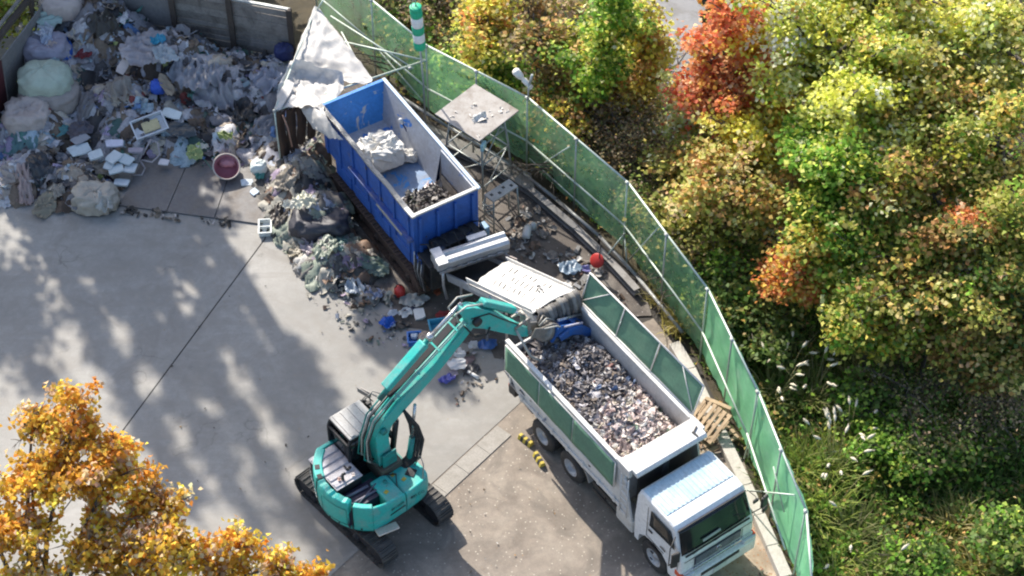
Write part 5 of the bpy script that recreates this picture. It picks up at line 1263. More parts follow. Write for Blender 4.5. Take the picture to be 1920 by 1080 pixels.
for s in (-1, 1):
    MB().tube([sp_(-0.1, -0.05, s * 0.17), sp_(0.45, 0.25, s * 0.2), sp_(1.0, 0.2, s * 0.18), sp_(2.0, 0.16, s * 0.16)], 0.022, 7).build('hose', RUBBER, stick)
    MB().tube([(BX2 - 0.5, s * 0.12, BZ2 + 0.2), (BX2 - 0.62, s * 0.16, BZ2 + 0.62), (BX2 - 0.3, s * 0.2, BZ2 + 0.75), (BX2 + 0.2, s * 0.22, BZ2 + 0.5)], 0.026, 7).build('hose', paint('pale_hose', (0, 0, 0)), stick)
for k in range(3):
    MB().tube([p(3.0, 0.2, -0.18 + .1 * k), (BX2 - 0.1, -0.26 + 0.1 * k, BZ2 - 0.55 - 0.05 * k), (BX2 + 0.3, -0.25, BZ2 - 0.75), sp_(0.85, -0.12, -0.2)], 0.024, 7).build('hose', RUBBER, ex)
# quick coupler, links and rotator
LINK = paint('worn_link_steel', (0.30, 0.28, 0.25), 0.5, (0.1, 0.09, 0.075), 0.7, 5, 0.4)
mb = MB()
for s in (-1, 1):
    mb.bar(sp_(2.25, 0.40, s * 0.14), sp_(2.72, 0.02, s * 0.14), 0.05, 0.1, su).bar(sp_(2.25, 0.40, s * 0.17), sp_(1.95, 0.02, s * 0.17), 0.05, 0.1, su)
mb.lathe([(-0.2, 0.0), (-0.2, 0.06), (0.2, 0.06), (0.2, 0.0)], sp_(2.25, 0.40, 0), (0, 1, 0), 12).lathe([(-0.2, 0), (-0.2, 0.06), (0.2, 0.06), (0.2, 0)], sp_(2.72, 0.02, 0), (0, 1, 0), 12)
mb.build('link', LINK, ex, 0.008)
G0 = Vector((SX + 0.18, -0.02, SZ - 0.15)); gd = Vector((1.45, -0.05, -1.05)).normalized(); gu = Vector((-gd.z, 0, gd.x)).normalized() * -1; gu = gd.cross(Vector((0, 1, 0))).normalized(); gu = gu if gu.z > 0 else -gu
gp = lambda t, h, y: tuple(G0 + gd * (t if t < 0.7 else 0.7 + (t - 0.7) * 1.25) + gu * (h if t < 0.7 else h * 1.3) + Vector((0, y * (1 if t < 0.7 else 1.15), 0)))
MB().bar(gp(-0.1, 0.05, 0.13), gp(0.42, 0.1, 0.13), 0.05, 0.34, gu).bar(gp(-0.1, 0.05, -0.15), gp(0.42, 0.1, -0.15), 0.05, 0.34, gu).bar(gp(0.36, -0.1, 0), gp(0.42, 0.28, 0), 0.36, 0.06).build('coupler', LINK, ex, 0.02)
MB().lathe([(0.0, 0.05), (0.0, 0.3), (0.1, 0.32), (0.18, 0.32), (0.2, 0.2), (0.3, 0.2), (0.3, 0.02)], gp(0.42, 0.06, 0), tuple(gd), 20).build('rotator', LINK, ex)
for k in range(6):
    th = k * 1.05
    MB().tube([gp(0.2, 0.2, 0.1 - .05 * k), gp(0.35 + .03 * k, 0.42, 0.3 - 0.12 * k), gp(0.7, 0.3, 0.25 - 0.1 * k), gp(0.95, 0.14, 0.12 - .05 * k)], 0.024, 7).build('hose', [RUBBER, LINK, paint('pale_hose', (0, 0, 0))][k % 3], ex)
MB().tube([sp_(2.0, 0.0, -0.2), gp(-0.1, -0.5, -0.45), gp(0.4, -0.62, -0.55), gp(0.85, -0.35, -0.5), gp(1.05, -0.1, -0.3)], 0.035, 8).build('hose', paint('pale_hose', (0, 0, 0)), ex)
# blue fork grapple
GBL = paint('grapple_blue', (0.015, 0.12, 0.42), 0.4, (0.12, 0.13, 0.16), 0.6, 3, 0.0, ((0.3, 0.3, 0.3), 4, 0.68))
gh = MB()
for s in (-1, 1):
    y = s * 0.27
    gh.bar(gp(0.7, 0.2, y), gp(1.05, 0.26, y), 0.04, 0.4, gu)
gh.bar(gp(0.70, 0.06, 0), gp(0.78, 0.06, 0), 0.58, 0.46, gu).bar(gp(0.75, 0.24, 0), gp(1.35, 0.2, 0), 0.62, 0.06, gu)
gb = gh.build('grapple', GBL, ex, 0.015)
def jaw(up_, y, m):
    s = 1 if up_ else -1
    prof = [(0.72, 0.1 * s), (0.9, 0.34 * s), (1.3, 0.42 * s), (1.65, 0.34 * s), (1.92, 0.10 * s), (2.0, -0.04 * s), (1.74, 0.10 * s), (1.45, 0.19 * s), (1.1, 0.17 * s), (0.85, 0.0)]
    vs = [gp(t, h, y + q) for q in (-0.03, 0.03) for (t, h) in prof]; n = len(prof)
    fs = [tuple(range(n))[::-1], tuple(range(n, 2 * n))] + [(i, (i + 1) % n, n + (i + 1) % n, n + i) for i in range(n)]
    return MB().add(vs, fs).build('tine', m, gb, 0.01)
for y in (-0.34, 0.0, 0.34): jaw(True, y, GBL)
for y in (-0.2, 0.2): jaw(False, y, LINK)
MB().bar(gp(1.25, 0.38, -0.36), gp(1.25, 0.38, 0.36), 0.35, 0.04, gu).build('back_plate', GBL, gb, 0.01)
for y in (-0.12, 0.12): MB().lathe([(0, 0.06), (0.02, 0.06), (0.021, 0.0)], gp(1.28, 0.405, y * 1.4), tuple(gu), 12).build('plate_hole', BLACK, gb)
MB().tube([gp(0.8, 0.3, 0), gp(1.5, 0.5, 0)], 0.05, 10).build('grapple_ram', CHR, gb)
for s in (-1, 1): MB().bar(gp(0.75, 0.33, s * 0.3), gp(1.3, 0.46, s * 0.3), 0.04, 0.06, gu).build('edge_bar', paint('pale_lilac_edge', (0.5, 0.48, 0.55), 0.5, (0.2, 0.22, 0.3), 0.5, 4), gb, 0.008)

# ------------------------------------------------------------ single pieces of rubbish
def bag(name, label, c, r, mcol, seed, cat='sack', open_top=False, flat=0.55, folds=0.1, rz=0.0, group=None, trans=0.15):
    """a soft filled sack: sagging body with pleats, gathered or open at the top"""
    mb = MB(); nu, nv = 40, 22; vs = []; o = Vector((seed * 3.7, 0, 0))
    for j in range(nv + 1):
        ph = math.pi * j / nv
        for i in range(nu):
            th = 2 * math.pi * i / nu
            d = Vector((math.cos(th) * math.sin(ph), math.sin(th) * math.sin(ph), math.cos(ph)))
            e = 0.75
            sx = math.copysign(abs(d.x) ** e, d.x); sy = math.copysign(abs(d.y) ** e, d.y); sz = math.copysign(abs(d.z) ** (e if d.z > 0 else 0.5), d.z)
            f = 1 + folds * (1 - abs(noise.noise(d * 2.2 + o)) * 3) + folds * 0.5 * (1 - abs(noise.noise(d * 5.5 + o)) * 3) + folds * .3 * math.sin(th * 9 + 4 * noise.noise(d * 1.5 + o)) * (max(0, d.z) ** 0.5)
            z = sz * r[2] * f
            if z < -r[2] * flat: z = -r[2] * flat
            if open_top and d.z > 0.8: z -= (d.z - 0.8) * r[2] * 1.8 * (1 + 0.8 * noise.noise(d * 3 + o))
            vs.append((sx * r[0] * f, sy * r[1] * f, z + r[2] * flat))
    fs = [(j * nu + i, (j + 1) * nu + i, (j + 1) * nu + (i + 1) % nu, j * nu + (i + 1) % nu) for j in range(nv) for i in range(nu)]
    ob = mb.add(vs, fs, folds < 0.2).build(name, film('cloth_%d_%d_%d' % tuple(int(x * 100) for x in mcol), mcol, trans, 0.55))
    ob.location = c; ob.rotation_euler = (0, 0, rz)
    return tag(ob, label, cat, group)
def film_sheet(name, label, c, size, rz, mcol, seed, cat='plastic sheet', amp=0.1, n=22, surf=None, trans=0.3, tilt=(0, 0), group=None, drop=0.0, rough=0.35):
    """crumpled film lying over whatever is under it"""
    rr = random.Random(seed); w, h = size; ca, sa_ = math.cos(rz), math.sin(rz); vs = []; zs = []
    for j in range(n + 1):
        for i in range(n + 1):
            u = i / n - 0.5; v = j / n - 0.5
            k = 1 + 0.25 * noise.noise((u * 3 + seed, v * 3, 0))
            if abs(u) + abs(v) > 0.62: k *= 1 - (abs(u) + abs(v) - 0.62) * 0.6
            x = u * w * k; y = v * h * k
            X = c[0] + x * ca - y * sa_; Y = c[1] + x * sa_ + y * ca
            fx = x * math.cos(seed * 1.3) - y * math.sin(seed * 1.3); fy = x * math.sin(seed * 1.3) + y * math.cos(seed * 1.3); wv = 0.35 * noise.noise((x * 1.5, y * 1.5, seed))
            q = Vector((fx * 2.6 / max(w, .3) ** .4 + seed + wv, fy * 0.95 / max(w, .3) ** .4 + wv, seed))
            r1 = 1 - abs(noise.noise(q * 1.7)) * 2.6; r2 = 1 - abs(noise.noise(q * 4.3)) * 2.6; r3 = 1 - abs(noise.noise(q * 9)) * 2.6
            base = surf(X, Y) if surf else 0.0
            z = (c[2] if surf is None else base) + amp * (0.65 + 0.6 * r1 + 0.32 * r2 + 0.14 * r3) + tilt[0] * x + tilt[1] * y - drop * (u * u + v * v) * 4
            vs.append((X, Y, max(z, base + 0.015)))
    fs = [(j * (n + 1) + i, j * (n + 1) + i + 1, (j + 1) * (n + 1) + i + 1, (j + 1) * (n + 1) + i) for j in range(n) for i in range(n)]
    o = MB().add(vs, fs, True).build(name, film('film_%d_%d_%d' % tuple(int(x * 100) for x in mcol), mcol, trans, rough))
    return tag(o, label, cat, group)
def lift(c, k=0.06):
    return (c[0], c[1], max(c[2], H(c[0], c[1]) + k))
def board(name, label, c, d, rz, mcol, tilt=(0, 0), cat='foam board', group=None):
    """a slab with broken corners"""
    rr = random.Random(int(c[0] * 97 + c[1] * 31)); hx, hy = d[0] / 2, d[1] / 2
    k = lambda s: s * rr.uniform(0.82, 1.0)
    poly = [(-k(hx), -k(hy)), (hx * rr.uniform(0.1, 0.5), -hy), (k(hx), -k(hy) * 0.9), (k(hx), k(hy)), (-hx * rr.uniform(0.1, 0.5), hy), (-k(hx), k(hy) * 0.85)]
    o = MB().prism(poly, 0, d[2], 'z').build(name, film('foam_%d_%d_%d' % tuple(int(x * 100) for x in mcol), mcol, 0.08, 0.7), None, 0.003)
    o.location = lift(c, 0.12) if H(c[0], c[1]) > 0.08 else c; o.rotation_euler = (tilt[0], tilt[1], rz)
    return tag(o, label, cat, group)
def tub(name, label, c, r, h, mcol, rz=0, cat='tub', square=False, inside_col=None, tilt=(0, 0)):
    """an open bin: wall, floor, rolled rim"""
    m = paint('tub_%d_%d_%d' % tuple(int(x * 100) for x in mcol), mcol, 0.4, tuple(x * 0.5 for x in mcol), 0.4, 4)
    e = empty(name, lift(c, 0.08) if H(c[0], c[1]) > 0.08 else c, rz, label, cat); e.rotation_euler = (tilt[0], tilt[1], rz)
    if square:
        mb = MB(); t = 0.015
        for s in (-1, 1): mb.box((s * (r[0] - t), 0, h / 2), (t * 2, r[1] * 2, h)).box((0, s * (r[1] - t), h / 2), (r[0] * 2 - 4.2 * t, t * 2, h))
        mb.box((0, 0, 0.02), (r[0] * 2 - 4.2 * t, r[1] * 2 - 4.2 * t, 0.03)).build('body', m, e, 0.008)
        mb = MB()
        for s in (-1, 1): mb.box((s * r[0], 0, h), (0.05, r[1] * 2 + 0.05, 0.03)).box((0, s * r[1], h + .002), (r[0] * 2 - 0.052, 0.05, 0.03))
        mb.build('rim', m, e, 0.008)
    else:
        MB().lathe([(0.0, 0.0), (0.0, r * 0.8), (h, r), (h, r - 0.02), (0.03, r * 0.78), (0.03, 0.0)], (0, 0, 0), (0, 0, 1), 24).build('body', m, e)
        th = [2 * math.pi * i / 24 for i in range(25)]
        MB().tube([(r * math.cos(a), r * math.sin(a), h) for a in th], 0.025, 8, False).build('rim', m if inside_col is None else paint('rim_beige', (0.45, 0.4, 0.36), 0.6, (0.25, 0.2, 0.18), 0.5, 4), e)
    return e
def HS(px):   # a helper for the items below: sits on the heap
    return (px[0], px[1], H(px[0], px[1]))
# sacks along the left wall
bag('bulk_sack', 'mint green bulk sack slumped against the left wall panel', (-15.1, 7.9, 0.85), (0.86, 0.68, 0.58), (0.46, 0.53, 0.43), 1, 'bulk sack', False, 0.6, 0.065)
bag('bulk_sack', 'pinkish beige bulk sack with frilled mouth below the mint green sack', (-15.57, 6.72, 0.45), (0.72, 0.62, 0.5), (0.52, 0.44, 0.40), 2, 'bulk sack', True, 0.6, 0.12)
bag('bulk_sack', 'taupe sack squeezed under the mint green sack', (-15, 7.67, 0.55), (0.95, 0.72, 0.45), (0.36, 0.31, 0.28), 3, 'bulk sack', False, 0.5, 0.07)
bag('bulk_sack', 'peach beige sack at the very top of the heap beside the mint sheet', (-14.89, 10.84, 1.65), (0.72, 0.5, 0.5), (0.55, 0.46, 0.42), 4, 'bulk sack', False, 0.5, 0.06)
bag('bulk_sack', 'open sack spilling white and peach film and blue sheeting', (-15.22, 9.3, 1), (0.72, 0.6, 0.5), (0.35, 0.33, 0.4), 5, 'bulk sack', True, 0.6, 0.1)
film_sheet('plastic_sheet', 'pale mint plastic sheet hanging from the top left of the heap', (-15.23, 10.23, 1.8), (0.95, 0.8), 0.4, (0.45, 0.58, 0.53), 6, amp=0.12, tilt=(-0.1, 0.45))
film_sheet('plastic_film', 'bunch of white film on top of the open sack', (-15.32, 9.7, 1.62), (0.6, 0.55), 0.8, (0.66, 0.68, 0.74), 7, amp=0.2)
film_sheet('plastic_film', 'bluish white film slipping down the front of the open sack', (-15.15, 9.36, 1.5), (0.5, 0.5), 0.3, (0.6, 0.65, 0.76), 8, amp=0.18, tilt=(0, 0.4))
film_sheet('plastic_film', 'peach coloured film bunched on the right of the open sack', (-14.96, 9, 1.35), (0.5, 0.55), 0.1, (0.64, 0.5, 0.44), 9, amp=0.2, tilt=(0, 0.5))
film_sheet('blue_sheet', 'royal blue sheet folded over the right edge of the open sack', (-14.57, 9.24, 1.28), (0.34, 0.95), 0.15, (0.03, 0.13, 0.5), 10, amp=0.14, tilt=(-0.3, 0.3))
film_sheet('blue_sheet', 'dark blue scrap of sheeting tucked under the peach film', (-15.51, 9.15, 1.22), (0.4, 0.35), 0.5, (0.06, 0.05, 0.3), 11, amp=0.1)
film_sheet('plastic_sheet', 'bright blue sheet at the foot of the grey steel wall panel', (-13.38, 11.51, 1.25), (0.8, 0.55), -0.4, (0.04, 0.25, 0.6), 12, amp=0.16, tilt=(0, 0.2))
film_sheet('plastic_sheet', 'dark green sheet left of the bright blue sheet', (-13.83, 11.25, 1.35), (0.7, 0.6), 0.6, (0.05, 0.16, 0.12), 13, amp=0.14)
film_sheet('plastic_sheet', 'slate blue panel of plastic beside the peach sack', (-14.59, 10.33, 1.4), (0.42, 0.7), 0.0, (0.2, 0.27, 0.38), 14, amp=0.05)
film_sheet('plastic_sheet', 'dark red crumpled sheet in the middle of the dark scraps', (-14.08, 9.18, 1.15), (0.6, 0.5), 0.3, (0.22, 0.025, 0.03), 15, amp=0.14)
film_sheet('plastic_bundle', 'pale lilac bundle of film with a cyan bag at the centre of the heap', (-11.82, 9.03, 1.3), (1.75, 1.5), 0.3, (0.5, 0.46, 0.47), 16, 'film bundle', 0.3, 34)
film_sheet('cyan_bag', 'cyan bag lying on top of the lilac film bundle', (-11.52, 9.21, 1.72), (0.55, 0.42), 0.4, (0.04, 0.36, 0.55), 17, 'plastic bag', 0.13)
film_sheet('plastic_film', 'clear silver film at the right of the cyan bag', (-11.19, 8.49, 1.62), (0.7, 0.8), 0.7, (0.5, 0.55, 0.57), 18, amp=0.2, tilt=(-0.15, 0.2))
board('board', 'pale pink board standing in the lilac film bundle', (-12.64, 8.43, 1.35), (0.5, 0.32, 0.04), 1.1, (0.6, 0.52, 0.48), (0.3, -0.4), 'board')
film_sheet('plastic_sheet', 'grey translucent sheeting mound in front of the board wall', (-10.24, 8.26, 0.95), (1.7, 1.5), -0.4, (0.36, 0.37, 0.41), 19, 'plastic sheet', 0.3, 34)
film_sheet('plastic_film', 'grey blue film pile by the foot of the brown curtain', (-7.99, 8.17, 0.8), (1.0, 1.0), 0.3, (0.4, 0.42, 0.5), 20, amp=0.25)
film_sheet('tan_cloth', 'tan cloth strip hanging below the cyan bag', (-11.13, 7.6, 1.2), (0.35, 0.8), 0.6, (0.36, 0.29, 0.21), 21, 'cloth', 0.1, tilt=(0, 0.4))
bag('blue_bag', 'small royal blue bag in the middle of the heap', (-11.43, 7.74, 1), (0.24, 0.24, 0.22), (0.03, 0.1, 0.5), 22, 'plastic bag')
bag('plastic_bag', 'navy bag against the boards near the white tarpaulin', (-7.51, 9.49, 0.9), (0.3, 0.26, 0.3), (0.03, 0.04, 0.14), 23, 'plastic bag')
film_sheet('yellow_film', 'lemon yellow film scrap below the board wall', (-9.17, 9.15, 0.9), (0.4, 0.34), 0.8, (0.5, 0.52, 0.1), 24, 'film scrap', 0.14)
for k, (px, sz, col, lab, am) in enumerate((
        ((-9.61, 7.62, 0.6), (1.3, 1.0), (0.40, 0.39, 0.42), 'grey white film mass right of the small royal blue bag', 0.3),
        ((-12.72, 7.63, 0.7), (1.2, 0.9), (0.36, 0.32, 0.28), 'beige film mass between the mint sack and the white tray', 0.28),
        ((-8.71, 7.09, 0.5), (1.1, 0.9), (0.06, 0.058, 0.06), 'black tangled film in the right half of the big heap', 0.26),
        ((-13.39, 9.94, 1.2), (1.0, 0.8), (0.07, 0.06, 0.05), 'dark brown tangle below the bright blue sheet', 0.24),
        ((-13.77, 7.27, 0.8), (0.9, 0.7), (0.24, 0.22, 0.22), 'mid grey sheet right of the mint green sack', 0.22),
        ((-7.88, 6.47, 0.5), (0.9, 0.9), (0.3, 0.3, 0.33), 'slate grey film left of the foot of the brown curtain', 0.24))):
    film_sheet('plastic_film', lab, px, sz, 0.4 + k, col, 140 + k, 'plastic film', am, 28, lambda x, y: H(x, y) + 0.06, drop=0.1)
# white boards in the front of the heap
board('foam_board', 'long white board lying highest on the heap front', (-10.94, 6.85, 0.75), (0.66, 0.36, 0.05), -0.3, (0.62, 0.68, 0.68), (0.2, 0.1), 'foam board')
film_sheet('dark_sheet', 'slate dark sheet right of the white tray', (-10.61, 6.19, 0.62), (0.95, 0.62), -0.2, (0.07, 0.085, 0.095), 25, 'plastic sheet', 0.07)
tray = tub('box_lid', 'white open tray holding a yellowish sheet in the heap', (-11.6, 6.34, 0.5), (0.52, 0.34), 0.16, (0.55, 0.58, 0.62), 0.42, 'tray', True, None, (0.28, -0.1))
MB().box((0.05, 0.0, 0.07), (0.55, 0.4, 0.05)).build('yellow_sheet', paint('faded_yellow_card', (0.5, 0.44, 0.25), 0.7, (0.35, 0.3, 0.2), 0.5, 4), tray, 0.01)
for k, (px, d, rz, lab) in enumerate((
        ((-13.69, 5.31, 0.62), (0.75, 0.5, 0.05), 0.5, 'large pale blue foam board left of the white board cluster'),
        ((-13.15, 5.07, 0.62), (0.5, 0.34, 0.08), 0.35, 'pale foam block between the large board and the cluster'),
        ((-13.75, 5.76, 0.66), (0.62, 0.4, 0.03), 0.75, 'grey card panel behind the large pale blue board'),
        ((-12.58, 5.04, 0.55), (0.55, 0.42, 0.06), 0.9, 'upper white piece of the board cluster'),
        ((-12.21, 4.98, 0.52), (0.5, 0.36, 0.05), -0.5, 'right white piece of the board cluster'),
        ((-12.48, 4.65, 0.42), (0.5, 0.42, 0.05), 0.3, 'lower white piece of the board cluster'),
        ((-12.06, 4.74, 0.38), (0.4, 0.44, 0.05), -0.15, 'white square at the lower right of the board cluster'),
        ((-12.73, 4.76, 0.45), (0.34, 0.3, 0.05), 1.2, 'small white scrap at the left of the board cluster'),
        ((-12.32, 4.33, 0.12), (0.52, 0.3, 0.07), -0.06, 'white board lying alone on the floor below the cluster'),
        ((-11.93, 5.33, 0.55), (0.5, 0.22, 0.08), -0.05, 'lilac grey box edge beside the hose loop'),
        ((-12.64, 5.62, 0.6), (0.6, 0.3, 0.06), 0.1, 'white board with purple print above the cluster'),
        ((-11.05, 5.13, 0.25), (0.34, 0.26, 0.05), -0.2, 'white card with pink corner right of the hose loop'))):
    board('foam_board', lab, px, d, rz, [(0.5, 0.57, 0.60), (0.52, 0.57, 0.59), (0.3, 0.31, 0.34), (0.54, 0.59, 0.61), (0.46, 0.53, 0.56), (0.52, 0.59, 0.61), (0.54, 0.59, 0.62), (0.52, 0.57, 0.58), (0.66, 0.7, 0.72), (0.32, 0.29, 0.34), (0.58, 0.58, 0.68), (0.6, 0.58, 0.6)][k], (0.12 * math.sin(k * 2), 0.1 * math.cos(k * 3)), 'foam board')
mb = MB().tube([lift(q, 0.1) for q in ((-11.72, 5.29, 0.45), (-11.51, 5.82, 0.6), (-11.27, 5.67, 0.6), (-11.19, 5.34, 0.4), (-11.41, 5.05, 0.35), (-11.75, 5.15, 0.35))], 0.03, 8)
mb.tube([(-11.83, 5.2, 0.3), (-11.66, 5.02, 0.12), (-11.74, 4.77, 0.06), (-12.08, 4.77, 0.06)], 0.035, 8)
tag(mb.build('hose', paint('dirty_hose', (0.36, 0.33, 0.34), 0.5, (0.2, 0.17, 0.16), 0.5, 4)), 'grey hose looped at the front edge of the heap', 'hose')
bk = tub('basket', 'pink basket with beige rim at the front edge of the heap', (-9.06, 4.87, 0.2), 0.42, 0.34, (0.36, 0.12, 0.15), 0, 'basket', False, 1, (0.5, 0.2))
bag('pink_pad', 'pink cushion lying inside the basket', (-9.01, 5.04, 0.32), (0.26, 0.2, 0.12), (0.55, 0.24, 0.27), 33, 'cushion')
film_sheet('green_leaves', 'yellow green torn film hanging at the heap front', (-10.08, 5.35, 0.35), (0.5, 0.6), 0.2, (0.34, 0.42, 0.16), 26, 'film scrap', 0.16, tilt=(0, 0.3))
film_sheet('white_film', 'white piece of film above the yellow green scrap', (-9.85, 5.58, 0.45), (0.42, 0.26), -0.2, (0.62, 0.62, 0.55), 27, 'film scrap', 0.1)
film_sheet('green_film', 'olive green film scrap further up the heap', (-9.17, 6.02, 0.5), (0.5, 0.36), -0.4, (0.2, 0.26, 0.08), 28, 'film scrap', 0.14)
bag('white_bag', 'small white bag above the teal cloth at the heap corner', (-8, 4.77, 0.3), (0.25, 0.22, 0.2), (0.62, 0.68, 0.66), 29, 'plastic bag')
film_sheet('teal_cloth', 'teal cloth at the right front corner of the big heap', (-7.98, 4.59, 0.15), (0.3, 0.42), 0.2, (0.1, 0.36, 0.32), 30, 'cloth', 0.14)
board('foam_board', 'white folded card left of the teal cloth', (-8.38, 4.42, 0.05), (0.45, 0.26, 0.05), 0.3, (0.64, 0.7, 0.74), (0.15, 0.2))
board('foam_board', 'pale blue foam scrap in front of the teal cloth', (-8.1, 3.97, 0.05), (0.26, 0.24, 0.08), 0.8, (0.58, 0.66, 0.74), (0.1, -0.1))
fb = tub('foam_box', 'white two part foam box on the concrete by the slab joint', (-7.63, 2.42, 0), (0.19, 0.29), 0.17, (0.62, 0.65, 0.64), 0.08, 'foam box', True)
MB().box((0, 0, 0.11), (0.32, 0.03, 0.12)).build('divider', paint('tub_62_65_64', (0, 0, 0)), fb)
MB().tube([(-0.25, 0.35, 0.02), (0.0, 0.42, 0.03), (0.15, 0.3, 0.16)], 0.012, 6).build('strap', paint('dirty_hose', (0, 0, 0)), fb)
# draped film at the front left
for k, (px, sz, rz, col, lab, am) in enumerate((
        ((-15.88, 4.13, 0.3), (0.55, 1.1), 0.0, (0.5, 0.42, 0.36), 'peach film draped at the far left edge of the heap', 0.2),
        ((-15.3, 3.99, 0.32), (0.55, 1.2), 0.12, (0.52, 0.40, 0.37), 'pinkish film draped beside the bright blue scrap', 0.2),
        ((-14.58, 3.34, 0.15), (0.7, 0.95), -0.1, (0.33, 0.29, 0.21), 'olive tan film draped onto the floor in long folds', 0.18),
        ((-14.81, 4.57, 0.5), (0.8, 1.0), 0.3, (0.06, 0.065, 0.075), 'black green film between the drapes and the white boards', 0.2),
        ((-14.19, 3.77, 0.25), (0.4, 0.5), 0.5, (0.42, 0.37, 0.31), 'beige ragged film left of the cream sack', 0.2),
        ((-15.9, 4.79, 0.42), (0.5, 0.3), 0.1, (0.04, 0.25, 0.6), 'bright blue scrap at the far left edge', 0.1),
        ((-15.65, 5.78, 0.5), (1.1, 0.8), 0.1, (0.12, 0.24, 0.24), 'teal grey netting below the pinkish sack', 0.16),
        ((-14.5, 6.27, 0.5), (0.7, 0.5), 0.4, (0.08, 0.25, 0.26), 'dark teal sheet right of the pinkish sack', 0.12),
        ((-13.84, 6.29, 0.55), (0.9, 0.7), 0.4, (0.1, 0.095, 0.12), 'charcoal sheeting above the pale boards', 0.12))):
    film_sheet('plastic_film', lab, px, sz, rz, col, 40 + k, 'plastic film', am, 28, None if k in (5, 7, 8) else (lambda x, y: H(x, y)), drop=0.05)
bag('bulk_sack', 'cream and brown slumped sack on the floor at the heap front', (-13.02, 3.5, 0.05), (0.66, 0.5, 0.42), (0.46, 0.41, 0.34), 50, 'bulk sack', True, 0.55, 0.16)
film_sheet('plastic_film', 'whitish film bursting from the cream and brown sack', (-12.66, 3.14, 0.35), (0.6, 0.6), 0.4, (0.55, 0.54, 0.5), 51, amp=0.2, tilt=(-.1, .5))
# lower heap beside the shredder
bag('dark_sack', 'big charcoal sack lying on the lower heap beside the shredder', (-5.87, 2.22, 0.35), (0.85, 0.62, 0.42), (0.06, 0.058, 0.07), 52, 'bulk sack', True, 0.5, 0.13)
film_sheet('plastic_film', 'cream white crumpled film on top of the charcoal sack', (-6.33, 2.53, 1), (0.72, 0.55), 0.3, (0.66, 0.65, 0.52), 53, amp=0.2, tilt=(0, 0.1))
film_sheet('plastic_film', 'white film edge hanging at the left of the charcoal sack', (-6.8, 2.63, 0.8), (0.5, 0.25), 0.3, (0.62, 0.62, 0.56), 54, amp=0.12, tilt=(0, 0.3))
for k, (px, sz, rz, col, lab, am) in enumerate((
        ((-6.1, 1.5, 0.4), (0.75, 0.8), 0.5, (0.42, 0.36, 0.40), 'mauve film spilling below the charcoal sack', 0.2),
        ((-5.64, 1.04, 0.3), (0.75, 0.9), 0.3, (0.27, 0.31, 0.25), 'grey green film in long folds on the lower heap', 0.22),
        ((-5.2, 1.26, 0.3), (0.5, 0.9), 0.1, (0.14, 0.24, 0.21), 'dark teal film strip right of the grey green folds', 0.16),
        ((-4.71, 0.64, 0.25), (0.8, 0.4), 0.5, (0.26, 0.2, 0.28), 'purple grey film at the narrow end of the lower heap', 0.15),
        ((-4.12, 0.64, 0.25), (0.9, 0.7), -0.3, (0.17, 0.23, 0.19), 'dark green film nearest the rusty crawler track', 0.18),
        ((-4.68, -0.15, 0.12), (0.65, 0.55), 0.2, (0.42, 0.48, 0.55), 'white and blue crumpled film on the floor past the lower heap', 0.18),
        ((-4.16, -0.39, 0.08), (0.5, 0.5), 0.6, (0.28, 0.32, 0.45), 'small bluish film scrap right of the white and blue film', 0.12),
        ((-7, 3.88, 0.55), (0.9, 0.8), 0.2, (0.27, 0.24, 0.2), 'brown grey cloth pile at the upper end of the lower heap', 0.24),
        ((-7.17, 2.75, 0.4), (0.6, 0.9), 0.2, (0.1, 0.085, 0.075), 'dark brown film on the yard side of the lower heap', 0.2),
        ((-6.59, 1.44, 0.35), (0.4, 0.7), -0.5, (0.35, 0.31, 0.24), 'tan film strip at the floor edge of the lower heap', 0.14))):
    film_sheet('plastic_film', lab, px, sz, rz, col, 60 + k, 'plastic film', am, 26, lambda x, y: H(x, y))
